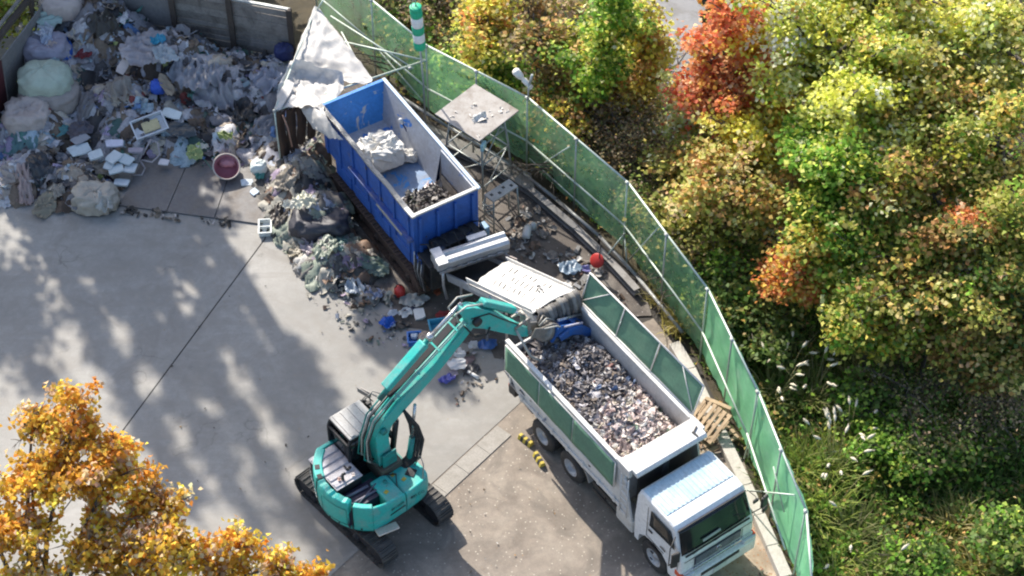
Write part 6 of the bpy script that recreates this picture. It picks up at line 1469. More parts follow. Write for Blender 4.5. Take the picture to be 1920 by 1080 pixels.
# scattered pieces on the concrete between the heap, conveyor and excavator
rb = empty('red_drum', (-3.37, -0.26, 0), 0, 'small red plastic drum at the end of the rusty track', 'drum')
MB().lathe([(0, 0.0), (0, 0.15), (0.05, 0.17), (0.22, 0.17), (0.32, 0.13), (0.37, 0.05), (0.38, 0.0)], (0, 0, 0), (0, 0, 1), 24).build('body', RED, rb)
MB().tube([(-0.14, 0, 0.3), (-0.08, 0, 0.42), (0.08, 0, 0.42), (0.14, 0, 0.3)], 0.012, 6).build('handle', BLACK, rb)
SC = [('clear film with pink edge on the floor right of the red drum', (-2.94, -0.56, 0), (0.85, 0.5), 0.1, (0.42, 0.44, 0.42), .1, 'plastic_film'),
      ('white star shaped foam scrap in front of the clear film', (-3.18, -1.07, 0), (0.4, 0.36), 0.5, (0.72, 0.72, 0.7), .1, 'foam_scrap'),
      ('navy film tucked between two white scraps', (-2.99, -0.86, 0), (0.5, 0.26), 0.1, (0.03, 0.04, 0.09), .06, 'plastic_film'),
      ('royal blue bag beside a white cup on the concrete', (-3.68, -1.49, 0), (0.45, 0.4), 0.2, (0.02, 0.12, 0.55), .14, 'plastic_bag'),
      ('white scrunched bag behind the royal blue bag', (-3.54, -1.11, 0), (0.3, 0.26), 0.6, (0.62, 0.64, 0.7), .12, 'plastic_bag'),
      ('white scrap on the right of the royal blue bag', (-3.55, -1.55, 0), (0.2, 0.24), 0.2, (0.66, 0.7, 0.78), .1, 'plastic_bag'),
      ('red film scrap behind the excavator boom elbow', (-2, -1.17, 0), (0.5, 0.32), 0.2, (0.4, 0.05, 0.05), .1, 'plastic_film'),
      ('orange red scrap by the conveyor legs', (-2.24, -0.28, 0), (0.24, 0.24), 0.2, (0.35, 0.1, 0.05), .1, 'plastic_film'),
      ('white foam lump right of the boom under the stick', (-1.14, -2.36, 0), (0.3, 0.28), 0.1, (0.7, 0.68, 0.68), .12, 'foam_scrap'),
      ('white bag scrap just right of the boom', (-1.51, -2.69, 0), (0.32, 0.28), 0.9, (0.72, 0.72, 0.72), .14, 'plastic_bag'),
      ('large white crumpled bag on the floor beside the boom', (-1.58, -3.13, 0), (0.55, 0.42), -0.3, (0.74, 0.74, 0.74), .14, 'plastic_bag'),
      ('brown pink cloth behind the large white bag', (-1.37, -2.93, 0), (0.7, 0.3), 0.6, (0.22, 0.16, 0.16), .05, 'cloth_scrap'),
      ('violet blue bag scrap nearest the sunlit concrete', (-1.88, -3.63, 0), (0.5, 0.32), 0.4, (0.1, 0.11, 0.42), .12, 'plastic_bag'),
      ('lilac film between violet bag and white bag', (-1.73, -3.39, 0), (0.34, 0.28), 0.4, (0.42, 0.36, 0.42), .08, 'plastic_film'),
      ('blue film on the floor left of the truck tail', (-0.72, -2.32, 0), (0.6, 0.36), 0.1, (0.05, 0.14, 0.4), .1, 'plastic_film'),
      ('dark film shreds left of the white stick', (-1.16, -3.23, 0), (0.5, 0.34), 0.3, (0.08, 0.08, 0.09), .08, 'plastic_film'),
      ('black film near the blue crate on the concrete', (-3.29, -1.53, 0), (0.5, 0.3), 0.2, (0.03, 0.03, 0.03), .06, 'plastic_film'),
      ('blue grey film on the dirt beyond the conveyor', (1.75, 0.7, 0), (0.7, 0.6), 0.3, (0.17, 0.24, 0.33), .12, 'plastic_film'),
      ('lilac blue bag next to the red marker disc', (2.24, 0.7, 0), (0.3, 0.3), 0.3, (0.25, 0.24, 0.5), .1, 'plastic_bag'),
      ('light blue rag hung on the conveyor frame', (-0.49, -2.33, 2), (0.3, 0.4), 0.3, (0.25, 0.45, 0.66), .12, 'rag')]
for k, (lab, px, sz, rz, col, am, nm) in enumerate(SC):
    film_sheet(nm, lab, px, sz, rz, col, 80 + k, nm.replace('_', ' '), am, 16, None if px[2] > 0.5 else (lambda x, y: 0.0), tilt=(0, 1.2) if px[2] > 0.5 else (0, 0))
film_sheet('rag_strip', 'long light blue strip dangling below the blue rag on the conveyor', (-0.52, -2.38, 1.5), (0.14, 0.5), 0.0, (0.28, 0.44, 0.58), 120, 'rag', 0.05, 12, None, tilt=(0, 1.6))
board('foam_board', 'white square foam piece right of the star shaped scrap', (-2.76, -1.09, 0.02), (0.36, 0.42, 0.07), 0.25, (0.72, 0.72, 0.7))
tub('blue_crate', 'small blue crate with white scrap inside on the concrete', (-2.87, -2.11, 0), (0.19, 0.2), 0.2, (0.03, 0.16, 0.5), 0.1, 'crate', True)
tub('cyan_crate', 'cyan plastic crate beside the boom elbow', (-2.11, -1.66, 0), (0.32, 0.25), 0.22, (0.05, 0.3, 0.46), 0.2, 'crate', True)
bag('cloth_bundle', 'tan cloth bundle right of the small blue crate', (-2.48, -2.11, 0), (0.27, 0.24, 0.17), (0.36, 0.27, 0.22), 70, 'cloth bundle')
bag('white_scrap', 'white scrap lying inside the small blue crate', (-2.87, -2, 0.06), (0.11, 0.1, 0.08), (0.6, 0.65, 0.72), 71, 'plastic scrap')
tag(MB().tube([(-1.28, -3.31, 0.05), (-0.96, -3.55, 0.05)], 0.055, 8).build('white_stick', film('foam_72_72_70', (0.7, 0.7, 0.68))), 'white stick like scrap on the floor left of the truck', 'stick')
# big crumpled bag in the hopper, small white scrap and a rod
bag('bulk_bag', 'large crumpled off white bag lying in the blue hopper', (-4.06, 3.69, 1.82), (0.62, 0.5, 0.48), (0.70, 0.68, 0.63), 75, 'bulk bag', True, 0.55, 0.2, 0.3)
film_sheet('plastic_film', 'torn off white flap of film on the bag in the hopper', (-3.91, 3.94, 2.4), (0.62, 0.55), 0.4, (0.66, 0.64, 0.6), 76, amp=0.12)
bag('white_scrap', 'small white lump beside the bag in the hopper', (-3.15, 3.84, 1.72), (0.26, 0.2, 0.16), (0.62, 0.6, 0.56), 77, 'plastic scrap', True, 0.5, 0.2)
rod = empty('rod', (-3.36, 4.54, 2.5), 0, 'thin dark rod with a white head leaning on the hopper wall', 'rod')
ra = Vector((-3.11, 4.41, 1.95)) - Vector((-3.36, 4.54, 2.5))
MB().tube([(0, 0, 0), tuple(ra)], 0.025, 7).build('shaft', paint('navy_rod', (0.03, 0.04, 0.12), 0.5, (0.02, 0.02, 0.04), 0.4, 4), rod)
MB().lathe([(0, 0.03), (0.02, 0.06), (0.16, 0.07), (0.2, 0.04), (0.21, 0)], (0, 0, 0), tuple(-ra.normalized()), 12).build('head', WHITE, rod)
for k, fp_ in enumerate(((-2.6, 2.77, 1.5), (-2.5, 2.58, 1.5), (-2.4, 2.4, 1.5), (-2.3, 2.22, 1.5), (-2.19, 2.04, 1.5))):
    film_sheet('foil_piece', ['topmost fold of pinkish foil by the chamber wall', 'second fold of foil below the topmost one, whitish', 'middle fold of pinkish foil in the shredder chamber', 'whitish fold of foil below the middle pink fold', 'lowest fold of pinkish foil by the near rim'][k], fp_, (0.42, 0.2), 0.5 + 0.1 * k, [(0.62, 0.5, 0.5), (0.66, 0.62, 0.6)][k % 2], 90 + k, 'foil', 0.1, 12, group='pinkish foil in the chamber')
# red disc marker and pallets, bits on the dirt floor
rd = empty('red_marker', (2.62, 0.61, 0), R(-30), 'round red marker disc on a thin dark rod behind the conveyor', 'marker')
MB().tube([(0, 0, 0), (0.02, 0, 1.0)], 0.02, 7).build('rod', BLACK, rd)
MB().lathe([(-0.035, 0.0), (-0.035, 0.2), (-0.02, 0.225), (0.02, 0.225), (0.035, 0.2), (0.035, 0.0)], (-0.04, -0.05, 0.58), (-0.1, -0.75, 0.65), 28).build('disc', paint('marker_red', (0.46, 0.025, 0.02), 0.45, (0.3, 0.03, 0.025), 0.3, 4), rd)
MB().tube([(0, 0.05, 0.9), (0.02, 0.05, 1.25)], 0.016, 6).build('spike', BLACK, rd)
cn = empty('white_canister', (0.46, 2.22, 0), R(75), 'white plastic canister lying on the dirt by the step ladder', 'canister')
MB().lathe([(-0.27, 0.0), (-0.27, 0.1), (-0.24, 0.13), (0.1, 0.13), (0.2, 0.1), (0.22, 0.05), (0.27, 0.05), (0.28, 0)], (0, 0, 0.13), (1, 0.1, 0.1), 18).build('body', film('foam_76_76_74', (0.74, 0.74, 0.72)), cn)
bag('white_scrap', 'small white cup shaped scrap above the canister', (0.66, 2.49, 0), (0.1, 0.1, 0.14), (0.62, 0.62, 0.6), 78, 'plastic scrap')
PB = [((0.3, 0.29, 0.28), 5), ((0.2, 0.18, 0.16), 6), ((0.11, 0.1, 0.09), 5), ((0.42, 0.41, 0.4), 3), ((0.16, 0.11, 0.08), 4), ((0.5, 0.49, 0.47), 1.5), ((0.3, 0.18, 0.14), 1.5)]
def litter(name, label, poly, n, seed, pal, s0, s1, fall=None):
    rr = random.Random(seed); mb = MB(); xs = [q[0] for q in poly]; ys = [q[1] for q in poly]; k = 0; t = 0
    while k < n and t < n * 30:
        t += 1
        x = rr.uniform(min(xs), max(xs)); y = rr.uniform(min(ys), max(ys))
        if not inside(x, y, poly): continue
        if noise.noise((x * 0.9, y * 0.9, seed)) < -0.15 + 0.3 * rr.random(): continue
        s = s0 + (s1 - s0) * rr.random() ** 3; col = pick(pal, rr); z = 0.02
        if rr.random() < 0.6: crumple(mb, (x, y, z + s * 0.12), s, s * rr.uniform(0.3, 0.9), col, rr, 3, 2, 0.2, 0.25)
        else: chunk(mb, (x, y, z + 0.02), (s * rr.uniform(0.5, 1.2), s * rr.uniform(0.2, 0.6), s * rr.uniform(0.08, 0.3)), col, rr)
        k += 1
    return tag(mb.build(name, SCRAP), label, 'litter', None, 'stuff')
litter('litter', 'grey broken chunks and litter on the dirt beyond the conveyor', [(-0.2, 2.9), (0.6, 3.6), (2.9, 0.6), (3.6, -0.6), (2.3, -1.5), (0.4, -0.6), (-0.6, 0.9)], 380, 5, PB, 0.05, 0.42)
litter('litter', 'scattered dark scraps around the end of the lower heap', [(-5.9, 0.3), (-3.6, -1.1), (-3.2, -2.2), (-4.4, -2.4), (-5.4, -1.4), (-6.2, -0.4)], 110, 6, PAL_B, 0.04, 0.25)
litter('litter', 'small rubbish scattered beside the excavator boom', [(-3.8, -1.5), (-0.6, -2.4), (-0.2, -4.4), (-1.6, -4.6), (-2.6, -3.2), (-4.0, -2.6)], 120, 7, PAL_MIX, 0.03, 0.2)
litter('litter', 'tiny pale chips and leaves on the dusty tarmac', [(-1.5, -7.6), (-0.1, -5.8), (2.8, -10.6), (2.0, -13), (-1.0, -13)], 160, 8, [((0.45, 0.42, 0.36), 4), ((0.3, 0.22, 0.14), 4), ((0.6, 0.58, 0.54), 2), ((0.35, 0.2, 0.08), 3)], 0.02, 0.1)
litter('litter', 'fallen leaves and rubbish along the kerb right of the truck', [(4.6, -4.6), (5.3, -4.2), (6.0, -6.6), (6.9, -10.6), (6.2, -12), (5.4, -9.4)], 420, 9, [((0.45, 0.35, 0.24), 5), ((0.3, 0.2, 0.12), 5), ((0.5, 0.45, 0.38), 3), ((0.3, 0.1, 0.06), 2), ((0.14, 0.11, 0.08), 4)], 0.04, 0.2)
litter('litter', 'few dark specks and chips on the sunlit concrete', [(-13, -4), (-9, 0.5), (-6.5, 0), (-3, -3.5), (-3.5, -6), (-8, -8)], 46, 10, [((0.08, 0.07, 0.06), 4), ((0.3, 0.2, 0.1), 2)], 0.02, 0.1)
litter('litter', 'debris caught in the dark joint in front of the steel plates', [(-12.4, 3.5), (-12.3, 3.15), (-7.7, 2.2), (-7.6, 2.6)], 90, 14, [((0.05, 0.045, 0.04), 6), ((0.2, 0.16, 0.12), 2), ((0.5, 0.45, 0.42), 1)], 0.04, 0.3)
# pallets at the truck's front left corner
def pallet(loc, rz, rx, lab):
    e = empty('pallet', loc, rz, lab, 'pallet', 'wooden pallets beside the truck'); e.rotation_euler = (rx[0], rx[1], rz)
    for k in range(6): MB().box((-0.5 + 0.2 * k, 0, 0.13), (0.11, 1.0, 0.022)).build('slat', WOOD, e, 0.003)
    for y in (-0.45, 0, 0.45): MB().box((0, y, 0.075), (1.1, 0.09, 0.08)).build('bearer', WOOD, e, 0.003)
    for k in range(3): MB().box((-0.48 + 0.48 * k, 0, 0.02), (0.1, 1.0, 0.02)).build('slat', WOOD, e, 0.003)
    return e
pallet((5.7, -5.56, 0.05), R(-62), (R(8), R(3)), 'lower weathered pallet wedged between truck and kerb')
pallet((5.58, -5.41, 0.35), R(-52), (R(31), R(-12)), 'upper tilted pallet leaning on the lower pallet')
pk = tag(MB().box((0, 0, 0.1), (0.8, 0.12, 0.05), 0, R(-12)).build('plank', WOOD, None, 0.004), 'loose pale plank lying across the pallets', 'plank'); pk.location = (5.81, -4.92, 0.5); pk.rotation_euler = (0, 0.2, R(-30))

# ------------------------------------------------------------ trees, shrubs, grass
def leaf_mat(name, transl=0.32):
    m, nt, p = mat_base(name)
    at = nd(nt, 'ShaderNodeAttribute'); at.attribute_name = 'Col'
    nt.links.new(at.outputs['Color'], p.inputs['Base Color'])
    p.inputs['Roughness'].default_value = 0.5; p.inputs['Specular IOR Level'].default_value = 0.22
    t = nd(nt, 'ShaderNodeBsdfTranslucent'); nt.links.new(at.outputs['Color'], t.inputs['Color'])
    mx = nd(nt, 'ShaderNodeMixShader'); mx.inputs[0].default_value = transl
    nt.links.new(p.outputs[0], mx.inputs[1]); nt.links.new(t.outputs[0], mx.inputs[2])
    nt.links.new(mx.outputs[0], nt.nodes['Material Output'].inputs[0])
    return m
LG = 2.5
LEAF = leaf_mat('leaf', 0.6)
BARK = paint('bark', (0.085, 0.07, 0.055), 0.9, (0.16, 0.14, 0.12), 0.7, 5)
PALS = {
 'yg': [((.31, .31, .04), 4), ((.22, .27, .03), 3), ((.42, .38, .07), 4), ((.10, .15, .02), 2), ((.5, .44, .16), 2)],
 'olive': [((.15, .16, .03), 4), ((.22, .19, .05), 3), ((.09, .11, .02), 3), ((.3, .24, .09), 2), ((.34, .2, .05), 1)],
 'tan': [((.36, .29, .10), 3), ((.3, .27, .08), 4), ((.22, .22, .05), 3), ((.44, .37, .19), 2), ((.15, .15, .03), 2)],
 'red': [((.335, .098, .042), 4), ((.335, .145, .06), 5), ((.335, .19, .12), 3), ((.30, .06, .028), 1.5), ((.335, .19, .035), 2.5)],
 'orange': [((.46, .2, .018), 4), ((.48, .26, .03), 4), ((.5, .2, .03), 2), ((.5, .4, .06), 2), ((.6, .34, .14), 1)],
 'gold': [((.52, .34, .04), 4), ((.46, .36, .06), 3), ((.36, .22, .04), 2), ((.5, .44, .14), 2), ((.25, .2, .04), 2)],
 'green': [((.075, .15, .018), 4), ((.12, .2, .025), 4), ((.17, .23, .035), 2), ((.045, .085, .013), 3), ((.25, .27, .05), 1)],
 'dark': [((.05, .085, .02), 4), ((.075, .11, .025), 3), ((.11, .13, .035), 2), ((.035, .05, .018), 2), ((.2, .17, .07), 1)],
 'brown': [((.2, .11, .035), 4), ((.27, .16, .06), 3), ((.12, .08, .03), 4), ((.17, .15, .04), 2), ((.3, .2, .1), 1)],
 'rust': [((.36, .12, .035), 4), ((.42, .19, .05), 3), ((.28, .085, .03), 2), ((.42, .25, .06), 2), ((.24, .15, .05), 1)],
 'pale': [((.33, .36, .13), 4), ((.42, .42, .2), 3), ((.22, .27, .08), 3), ((.48, .45, .28), 1)],
 'mauve': [((.10, .075, .045), 4), ((.15, .11, .07), 3), ((.06, .05, .03), 3), ((.2, .16, .09), 1.5), ((.09, .1, .03), 3)],
 'orangetree': [((.335, .19, .02), 5), ((.335, .225, .03), 4.5), ((.33, .135, .017), 3), ((.335, .235, .14), 2.6), ((.335, .27, .2), 1.2), ((.31, .225, .035), 1)]}
def leaf_mesh(name, clumps, per, spread, size, pal, rng, parent, upb=0.75, mat=None, long_=1.0, jit=0.25, lobes=None):
    """clumps: (n,3) centres; every leaf is a small folded quad of its own"""
    clumps = np.asarray(clumps, dtype=np.float64); n = len(clumps) * per
    cc = np.repeat(clumps, per, axis=0)
    off = rng.normal(0, 1, (n, 3)) * np.array([spread * 0.95, spread * 0.95, spread * 0.5])
    pos = cc + off
    nrm = rng.normal(0, 1, (n, 3)) + np.array([0, 0, upb]) + off / max(spread, 1e-3) * 0.25
    nrm /= np.linalg.norm(nrm, axis=1, keepdims=True) + 1e-9
    tan = np.cross(nrm, rng.normal(0, 1, (n, 3))); tan /= np.linalg.norm(tan, axis=1, keepdims=True) + 1e-9
    bit = np.cross(nrm, tan)
    L = size * rng.uniform(0.55, 1.25, (n, 1)) * long_; Wd = size * rng.uniform(0.32, 0.55, (n, 1))
    v = np.empty((n, 4, 3))
    v[:, 0] = pos - tan * L * 0.5; v[:, 2] = pos + tan * L * 0.5 - nrm * L * 0.12
    v[:, 1] = pos + bit * Wd + nrm * L * 0.13; v[:, 3] = pos - bit * Wd + nrm * L * 0.13
    cols = np.array([c for c, w in pal]); w = np.array([w for c, w in pal], float); w /= w.sum()
    cl = rng.choice(len(cols), size=len(clumps), p=w); lbr = np.ones(len(clumps))
    if lobes is not None:                       # each lobe leans to one leaf colour and tone of its own
        nl = int(lobes.max()) + 1; lead = rng.choice(len(cols), size=nl, p=w); tone = rng.uniform(0.72, 1.3, nl)
        cl = np.where(rng.random(len(clumps)) < 0.42, lead[lobes], cl); lbr = tone[lobes]
    lf = rng.choice(len(cols), size=n, p=w)
    ci = np.where(rng.random(n) < 0.6, np.repeat(cl, per), lf)
    col = cols[ci] * rng.uniform(1 - jit, 1 + jit, (n, 1)) * np.repeat(lbr, per)[:, None] * rng.uniform(0.92, 1.08, (n, 3))
    me = bpy.data.meshes.new(name)
    me.vertices.add(n * 4); me.vertices.foreach_set('co', v.reshape(-1).astype(np.float32))
    me.loops.add(n * 4); me.loops.foreach_set('vertex_index', np.arange(n * 4, dtype=np.int32))
    me.polygons.add(n); me.polygons.foreach_set('loop_start', np.arange(0, n * 4, 4, dtype=np.int32))
    at = me.attributes.new('Col', 'FLOAT_COLOR', 'POINT')
    col = np.clip(col * LG, 0, 0.82); gm = col.mean(axis=1, keepdims=True); col = gm + (col - gm) * 0.95
    c4 = np.ones((n, 4, 4), np.float32); c4[:, :, :3] = np.clip(col, 0, 0.82)[:, None, :]
    at.data.foreach_set('color', c4.reshape(-1))
    me.update(calc_edges=True); me.validate()
    return link(name, me, mat or LEAF, parent)
def branch_crown(c, r, n, rng, seed=0, low=-0.7):
    """limbs that climb and spread out of the trunk, twigs off them, leaf sprays along the twigs.
    returns spray centres (x, y, z, limb) and the wood as (points, thickness) lists"""
    c = np.asarray(c, float); r = np.asarray(r, float); size = float((r[0] * r[1] * r[2]) ** (1 / 3))
    nl = int(9 + 5 * size); pts = []; wood = []
    for li in range(nl):
        while True:
            d = rng.normal(0, 1, 3); d /= np.linalg.norm(d)
            if d[2] > low: break
        reach = rng.uniform(0.62, 1.3) if rng.random() < 0.75 else rng.uniform(0.35, 0.7)
        s0 = c + np.array([rng.normal(0, .06) * r[0], rng.normal(0, .06) * r[1], r[2] * rng.uniform(-0.95, 0.15) + min(0, d[2]) * r[2] * 0.3])
        e = c + d * r * reach
        m = s0 + (e - s0) * 0.5 + np.array([0, 0, r[2] * rng.uniform(0.02, 0.22)])
        wood.append(([s0, m, e], 1.0))
        nt_ = int(rng.integers(5, 9))
        for k in range(nt_):
            t = rng.uniform(0.3, 1.0); b = (1 - t) ** 2 * s0 + 2 * t * (1 - t) * m + t * t * e
            dd = (e - s0) / (np.linalg.norm(e - s0) + 1e-6) + rng.normal(0, 0.75, 3); dd[2] = dd[2] * 0.6 + 0.1; dd /= np.linalg.norm(dd)
            ln = size * rng.uniform(0.22, 0.55); q = b + dd * ln
            q[2] -= ln * rng.uniform(0, 0.3)
            wood.append(([b, (b + q) / 2 + np.array([0, 0, ln * .1]), q], 0.35))
            for u in np.arange(0.25, 1.12, max(0.12, 0.2 / max(ln, .1))):
                pts.append(np.array([*(b + (q - b) * u + rng.normal(0, 0.05, 3)), li]))
    pts = np.array(pts)
    ix = rng.choice(len(pts), size=n, replace=len(pts) < n)
    out = pts[ix].copy(); out[:, :3] += rng.normal(0, 0.07 + 0.05 * size, (n, 3)) * np.array([1, 1, 0.7])
    return out, wood
def tree(name, label, c, r, pal, n, seed, cat='tree', per=25, size=0.168, spread=0.23, base=None, group=None, limbs=12, trunk_r=None, hollow=0.45, upb=1.9, long_=1.0):
    rg = np.random.default_rng(seed); rr = random.Random(seed)
    if seed < 200: r = tuple(q * 1.17 for q in r); n = int(n * 1.05)
    if seed < 200 and seed not in (107, 108, 113, 122, 126, 105, 102) and r[2] > .6: r = (r[0] * 1.08, r[1] * 1.3, r[2] * 0.68); c = (c[0], c[1], c[2] + 0.25)
    if base is None: base = (c[0] + rr.uniform(-.3, .3), c[1] + rr.uniform(-.2, .3))
    gz = terr(base[0], base[1]) - 0.05
    root = empty(name, (base[0], base[1], gz), 0, label, cat, group)
    loc = np.array([base[0], base[1], gz])
    cpl, wood = branch_crown(c, r, n, rg, seed)
    if seed < 200 and seed != 143: cpl = np.array([q for q in cpl if fence_side(q[0], q[1]) > (0.5 if q[2] < 3.6 else 0.1)])
    lobe_id = cpl[:, 3].astype(int); cl = cpl[:, :3] - loc
    tr_ = trunk_r or max(0.035, 0.026 * (c[2] - gz)); cc = Vector(c) - Vector(loc); mb = MB()
    top = cc + Vector((0, 0, r[2] * 0.5))
    mb.tube([Vector((0, 0, 0)), cc * 0.35 + Vector((rr.uniform(-.12, .12), rr.uniform(-.12, .12), 0)), cc * 0.75 + Vector((rr.uniform(-.1, .1), rr.uniform(-.1, .1), 0)), top], [tr_ * 1.3, tr_, tr_ * 0.75, tr_ * 0.25], 7)
    for (w_, th) in wood:
        p_ = [Vector(tuple(q - loc)) for q in w_]
        mb.tube(p_, [tr_ * 0.5 * th + .004, tr_ * 0.36 * th + .003, 0.005], 4, False)
    mb.build('trunk', BARK, root)
    leaf_mesh('crown', cl, per, spread, size, pal if isinstance(pal, list) else PALS[pal], rg, root, upb, None, long_, 0.25, lobe_id)
    return root
def mixp(*a):
    out = [((.40, .27, .06), .7), ((.34, .2, .07), .5)] if a[0][0] in ('yg', 'olive', 'tan', 'green', 'pale') else []
    for nme, k in a: out += [(c, w * k) for c, w in PALS[nme]]
    return out
T = tree
# upper edge, left to right
T('small_tree', 'small yellow and orange tree behind the fence near the striped tube', (-0.77, 8.66, 2.6), (1.15, 1.0, 1.15), mixp(('gold', 2), ('rust', .6), ('olive', 1)), 150, 101)
T('green_tree', 'bright green tree at the top edge right of the small orange tree', (2.64, 6.71, 4), (0.85, 0.8, 1.9), mixp(('green', 2), ('yg', 1)), 190, 102)
T('dark_tree', 'dark olive tree at the top edge left of the bright green tree', (0.68, 8.25, 3), (1.1, 1.0, 1.3), mixp(('brown', 1), ('olive', 1), ('mauve', 1)), 130, 103)
T('brown_shrub', 'rust brown shrub just behind the flood lamp', (1.18, 6.41, 1.6), (1.15, .9, .9), mixp(('brown', 2), ('gold', .7), ('dark', .7)), 150, 104, 'shrub')
T('pale_tree', 'slim tan coloured tree on the left of the grey road patch', (4.14, 7.99, 3), (.62, .6, 1.5), mixp(('tan', 2), ('gold', .6), ('brown', .6)), 120, 105)
T('yellow_shrub', 'yellow shrub at the left foot of the red tree', (3.97, 6.69, 1.8), (.9, .7, .8), mixp(('tan', 1), ('gold', 1), ('brown', 1)), 100, 106, 'shrub')
T('red_maple', 'tall coral red tree beside the grey road patch', (6.51, 5.07, 4), (1.1, 1.0, 2.6), 'red', 340, 107, size=0.17)
T('orange_tree', 'narrow orange yellow tree close behind the coral red tree', (7.37, 5.68, 5), (.6, .6, 2.1), mixp(('orange', 2), ('gold', 1)), 130, 108)
T('yellow_green_tree', 'large sunlit yellow green tree right of the red tree', (9.3, 4.01, 5.2), (2.1, 1.9, 2.3), mixp(('yg', 3), ('pale', 1), ('gold', .4)), 560, 109)
T('pale_yellow_tree', 'pale yellow tree in the top right corner', (13.75, 4.74, 5.6), (2.0, 1.9, 2.0), mixp(('tan', 2), ('yg', 1), ('pale', .6)), 480, 110)
T('olive_tree', 'olive tree between the yellow green tree and the pale corner tree', (11.72, 3.99, 4.8), (1.4, 1.4, 2.0), mixp(('olive', 2), ('yg', 1.2), ('tan', .6)), 300, 111)
T('yellow_green_tree', 'yellow green tree on the very top edge of the wood', (11.2, 6.47, 6.2), (1.7, 1.6, 1.8), mixp(('yg', 2), ('tan', 1)), 280, 112)
# middle band
T('bamboo_clump', 'pale green bamboo like clump below the red tree', (5.59, 5.03, 2.2), (.75, .7, 1.1), 'pale', 150, 113, 'bamboo', 20, 0.12, 0.2, long_=2.0)
T('golden_tree', 'golden leaved tree just under the coral red tree', (7.51, 3.28, 3.4), (.95, .8, .75), mixp(('gold', 2), ('orange', .7), ('tan', .6)), 150, 114)
T('green_tree', 'fresh green tree in the middle of the wood', (9.44, 1.08, 4), (1.65, 1.5, 1.8), mixp(('green', 3), ('yg', 1)), 420, 115)
T('olive_tree', 'brownish olive tree right of the fresh green tree', (11.66, 0.55, 4.2), (1.5, 1.4, 1.7), mixp(('olive', 2), ('brown', .8), ('yg', .8)), 330, 116)
T('olive_tree', 'olive and tan tree at the right edge of the picture', (13.88, 1.02, 4.6), (1.6, 1.5, 1.9), mixp(('olive', 1.5), ('tan', 1.2), ('green', .6)), 370, 117)
T('tan_tree', 'tan and olive bushy tree left of the fresh green tree', (6.58, 1.71, 2.6), (1.35, 1.2, 1.25), mixp(('tan', 1.2), ('olive', 1.6), ('brown', .8)), 270, 118)
T('bare_shrub', 'mauve brown half bare shrub above the fence bend', (3.42, 4.91, 1.4), (1.2, 1.0, .95), mixp(('mauve', 3), ('brown', .5)), 110, 119, 'shrub', 22, 0.11, 0.26)
T('bare_shrub', 'dark half bare shrub in the shade behind the fence post', (4.41, 2.88, 1.2), (1.1, 1.0, .9), mixp(('mauve', 2), ('dark', 1.5), ('gold', .15)), 120, 120, 'shrub', 24, 0.11, 0.25)
T('bare_shrub', 'brown twiggy brush close behind the upright fence post', (3.91, 4.37, 1), (1.1, .9, .8), mixp(('mauve', 2), ('brown', 1)), 80, 161, 'shrub', 18, 0.1, 0.3)
T('bare_shrub', 'grey brown twiggy brush below the rust brown shrub', (2.54, 5.94, 1), (1.0, .9, .8), mixp(('mauve', 2), ('brown', .6), ('dark', .6)), 80, 162, 'shrub', 18, 0.1, 0.3)
T('bare_shrub', 'dim twiggy brush left of the dark green shrub by the fence bend', (5.05, 0.57, 0.8), (1.0, .9, .7), mixp(('mauve', 1.5), ('dark', 1.5)), 80, 163, 'shrub', 18, 0.1, 0.3)
T('shade_shrub', 'olive shrub below the tan bushy tree', (5.28, 0.98, 1.3), (1.1, 1.0, .9), mixp(('olive', 1.4), ('mauve', 1), ('tan', 1)), 130, 121, 'shrub')
T('rusty_tree', 'round rust orange tree standing alone above the fence corner', (8.3, -1.46, 2.2), (.7, .65, .8), mixp(('rust', 2.4), ('orange', .7), ('red', .4)), 360, 122, size=0.14)
T('olive_tree', 'olive green tree right of the round rust orange tree', (10.12, -1.47, 3), (1.35, 1.25, 1.5), mixp(('olive', 1.5), ('green', 1.4), ('gold', .5)), 290, 123)
T('olive_tree', 'dark olive tree with a few red sprays near the right edge', (12.35, -1.85, 3.4), (1.5, 1.4, 1.6), mixp(('olive', 2), ('dark', 1), ('brown', .6)), 320, 124)
T('olive_tree', 'mottled olive tree cut by the right edge of the picture', (14.16, -1.62, 3.6), (1.3, 1.3, 1.6), mixp(('olive', 2), ('green', 1), ('tan', .4)), 270, 125)
T('red_spray', 'small pinkish red spray of leaves among the dark olive trees', (12.77, -1.65, 4.5), (.42, .36, .3), mixp(('red', 3), ('rust', 1)), 26, 126, 'sapling')
T('shade_shrub', 'low dark green shrub between fence bend and rust orange tree', (6.07, -0.83, 0.8), (1.0, .9, .8), mixp(('dark', 3), ('green', .5)), 150, 127, 'shrub')
T('shade_shrub', 'dark shrub under the left side of the rust orange tree', (7, -1.98, 0.8), (.9, .9, .8), mixp(('dark', 3), ('olive', .5)), 130, 128, 'shrub')
T('golden_shrub', 'green and golden shrub below the rust orange tree', (10.23, -3.26, 1.7), (.85, .8, 1.1), mixp(('gold', 1.2), ('green', 1.4), ('olive', 1)), 160, 129, 'shrub')
T('brown_shrub', 'brown shrub right of the green and golden shrub', (11.93, -2.96, 1.7), (1.1, 1.0, 1.1), mixp(('brown', 1.6), ('olive', 1), ('dark', 1)), 180, 130, 'shrub')
T('olive_shrub', 'olive shrub at the right edge below the mottled tree', (13.86, -3.53, 1.9), (1.2, 1.1, 1.2), mixp(('olive', 2), ('dark', 1), ('brown', .5)), 200, 131, 'shrub')
T('bare_shrub', 'dark bare thicket at the right edge above the yellow grass', (13.21, -4.95, 0.9), (1.3, 1.0, .8), mixp(('mauve', 3), ('dark', 1)), 100, 132, 'shrub', 20, 0.1, 0.3)
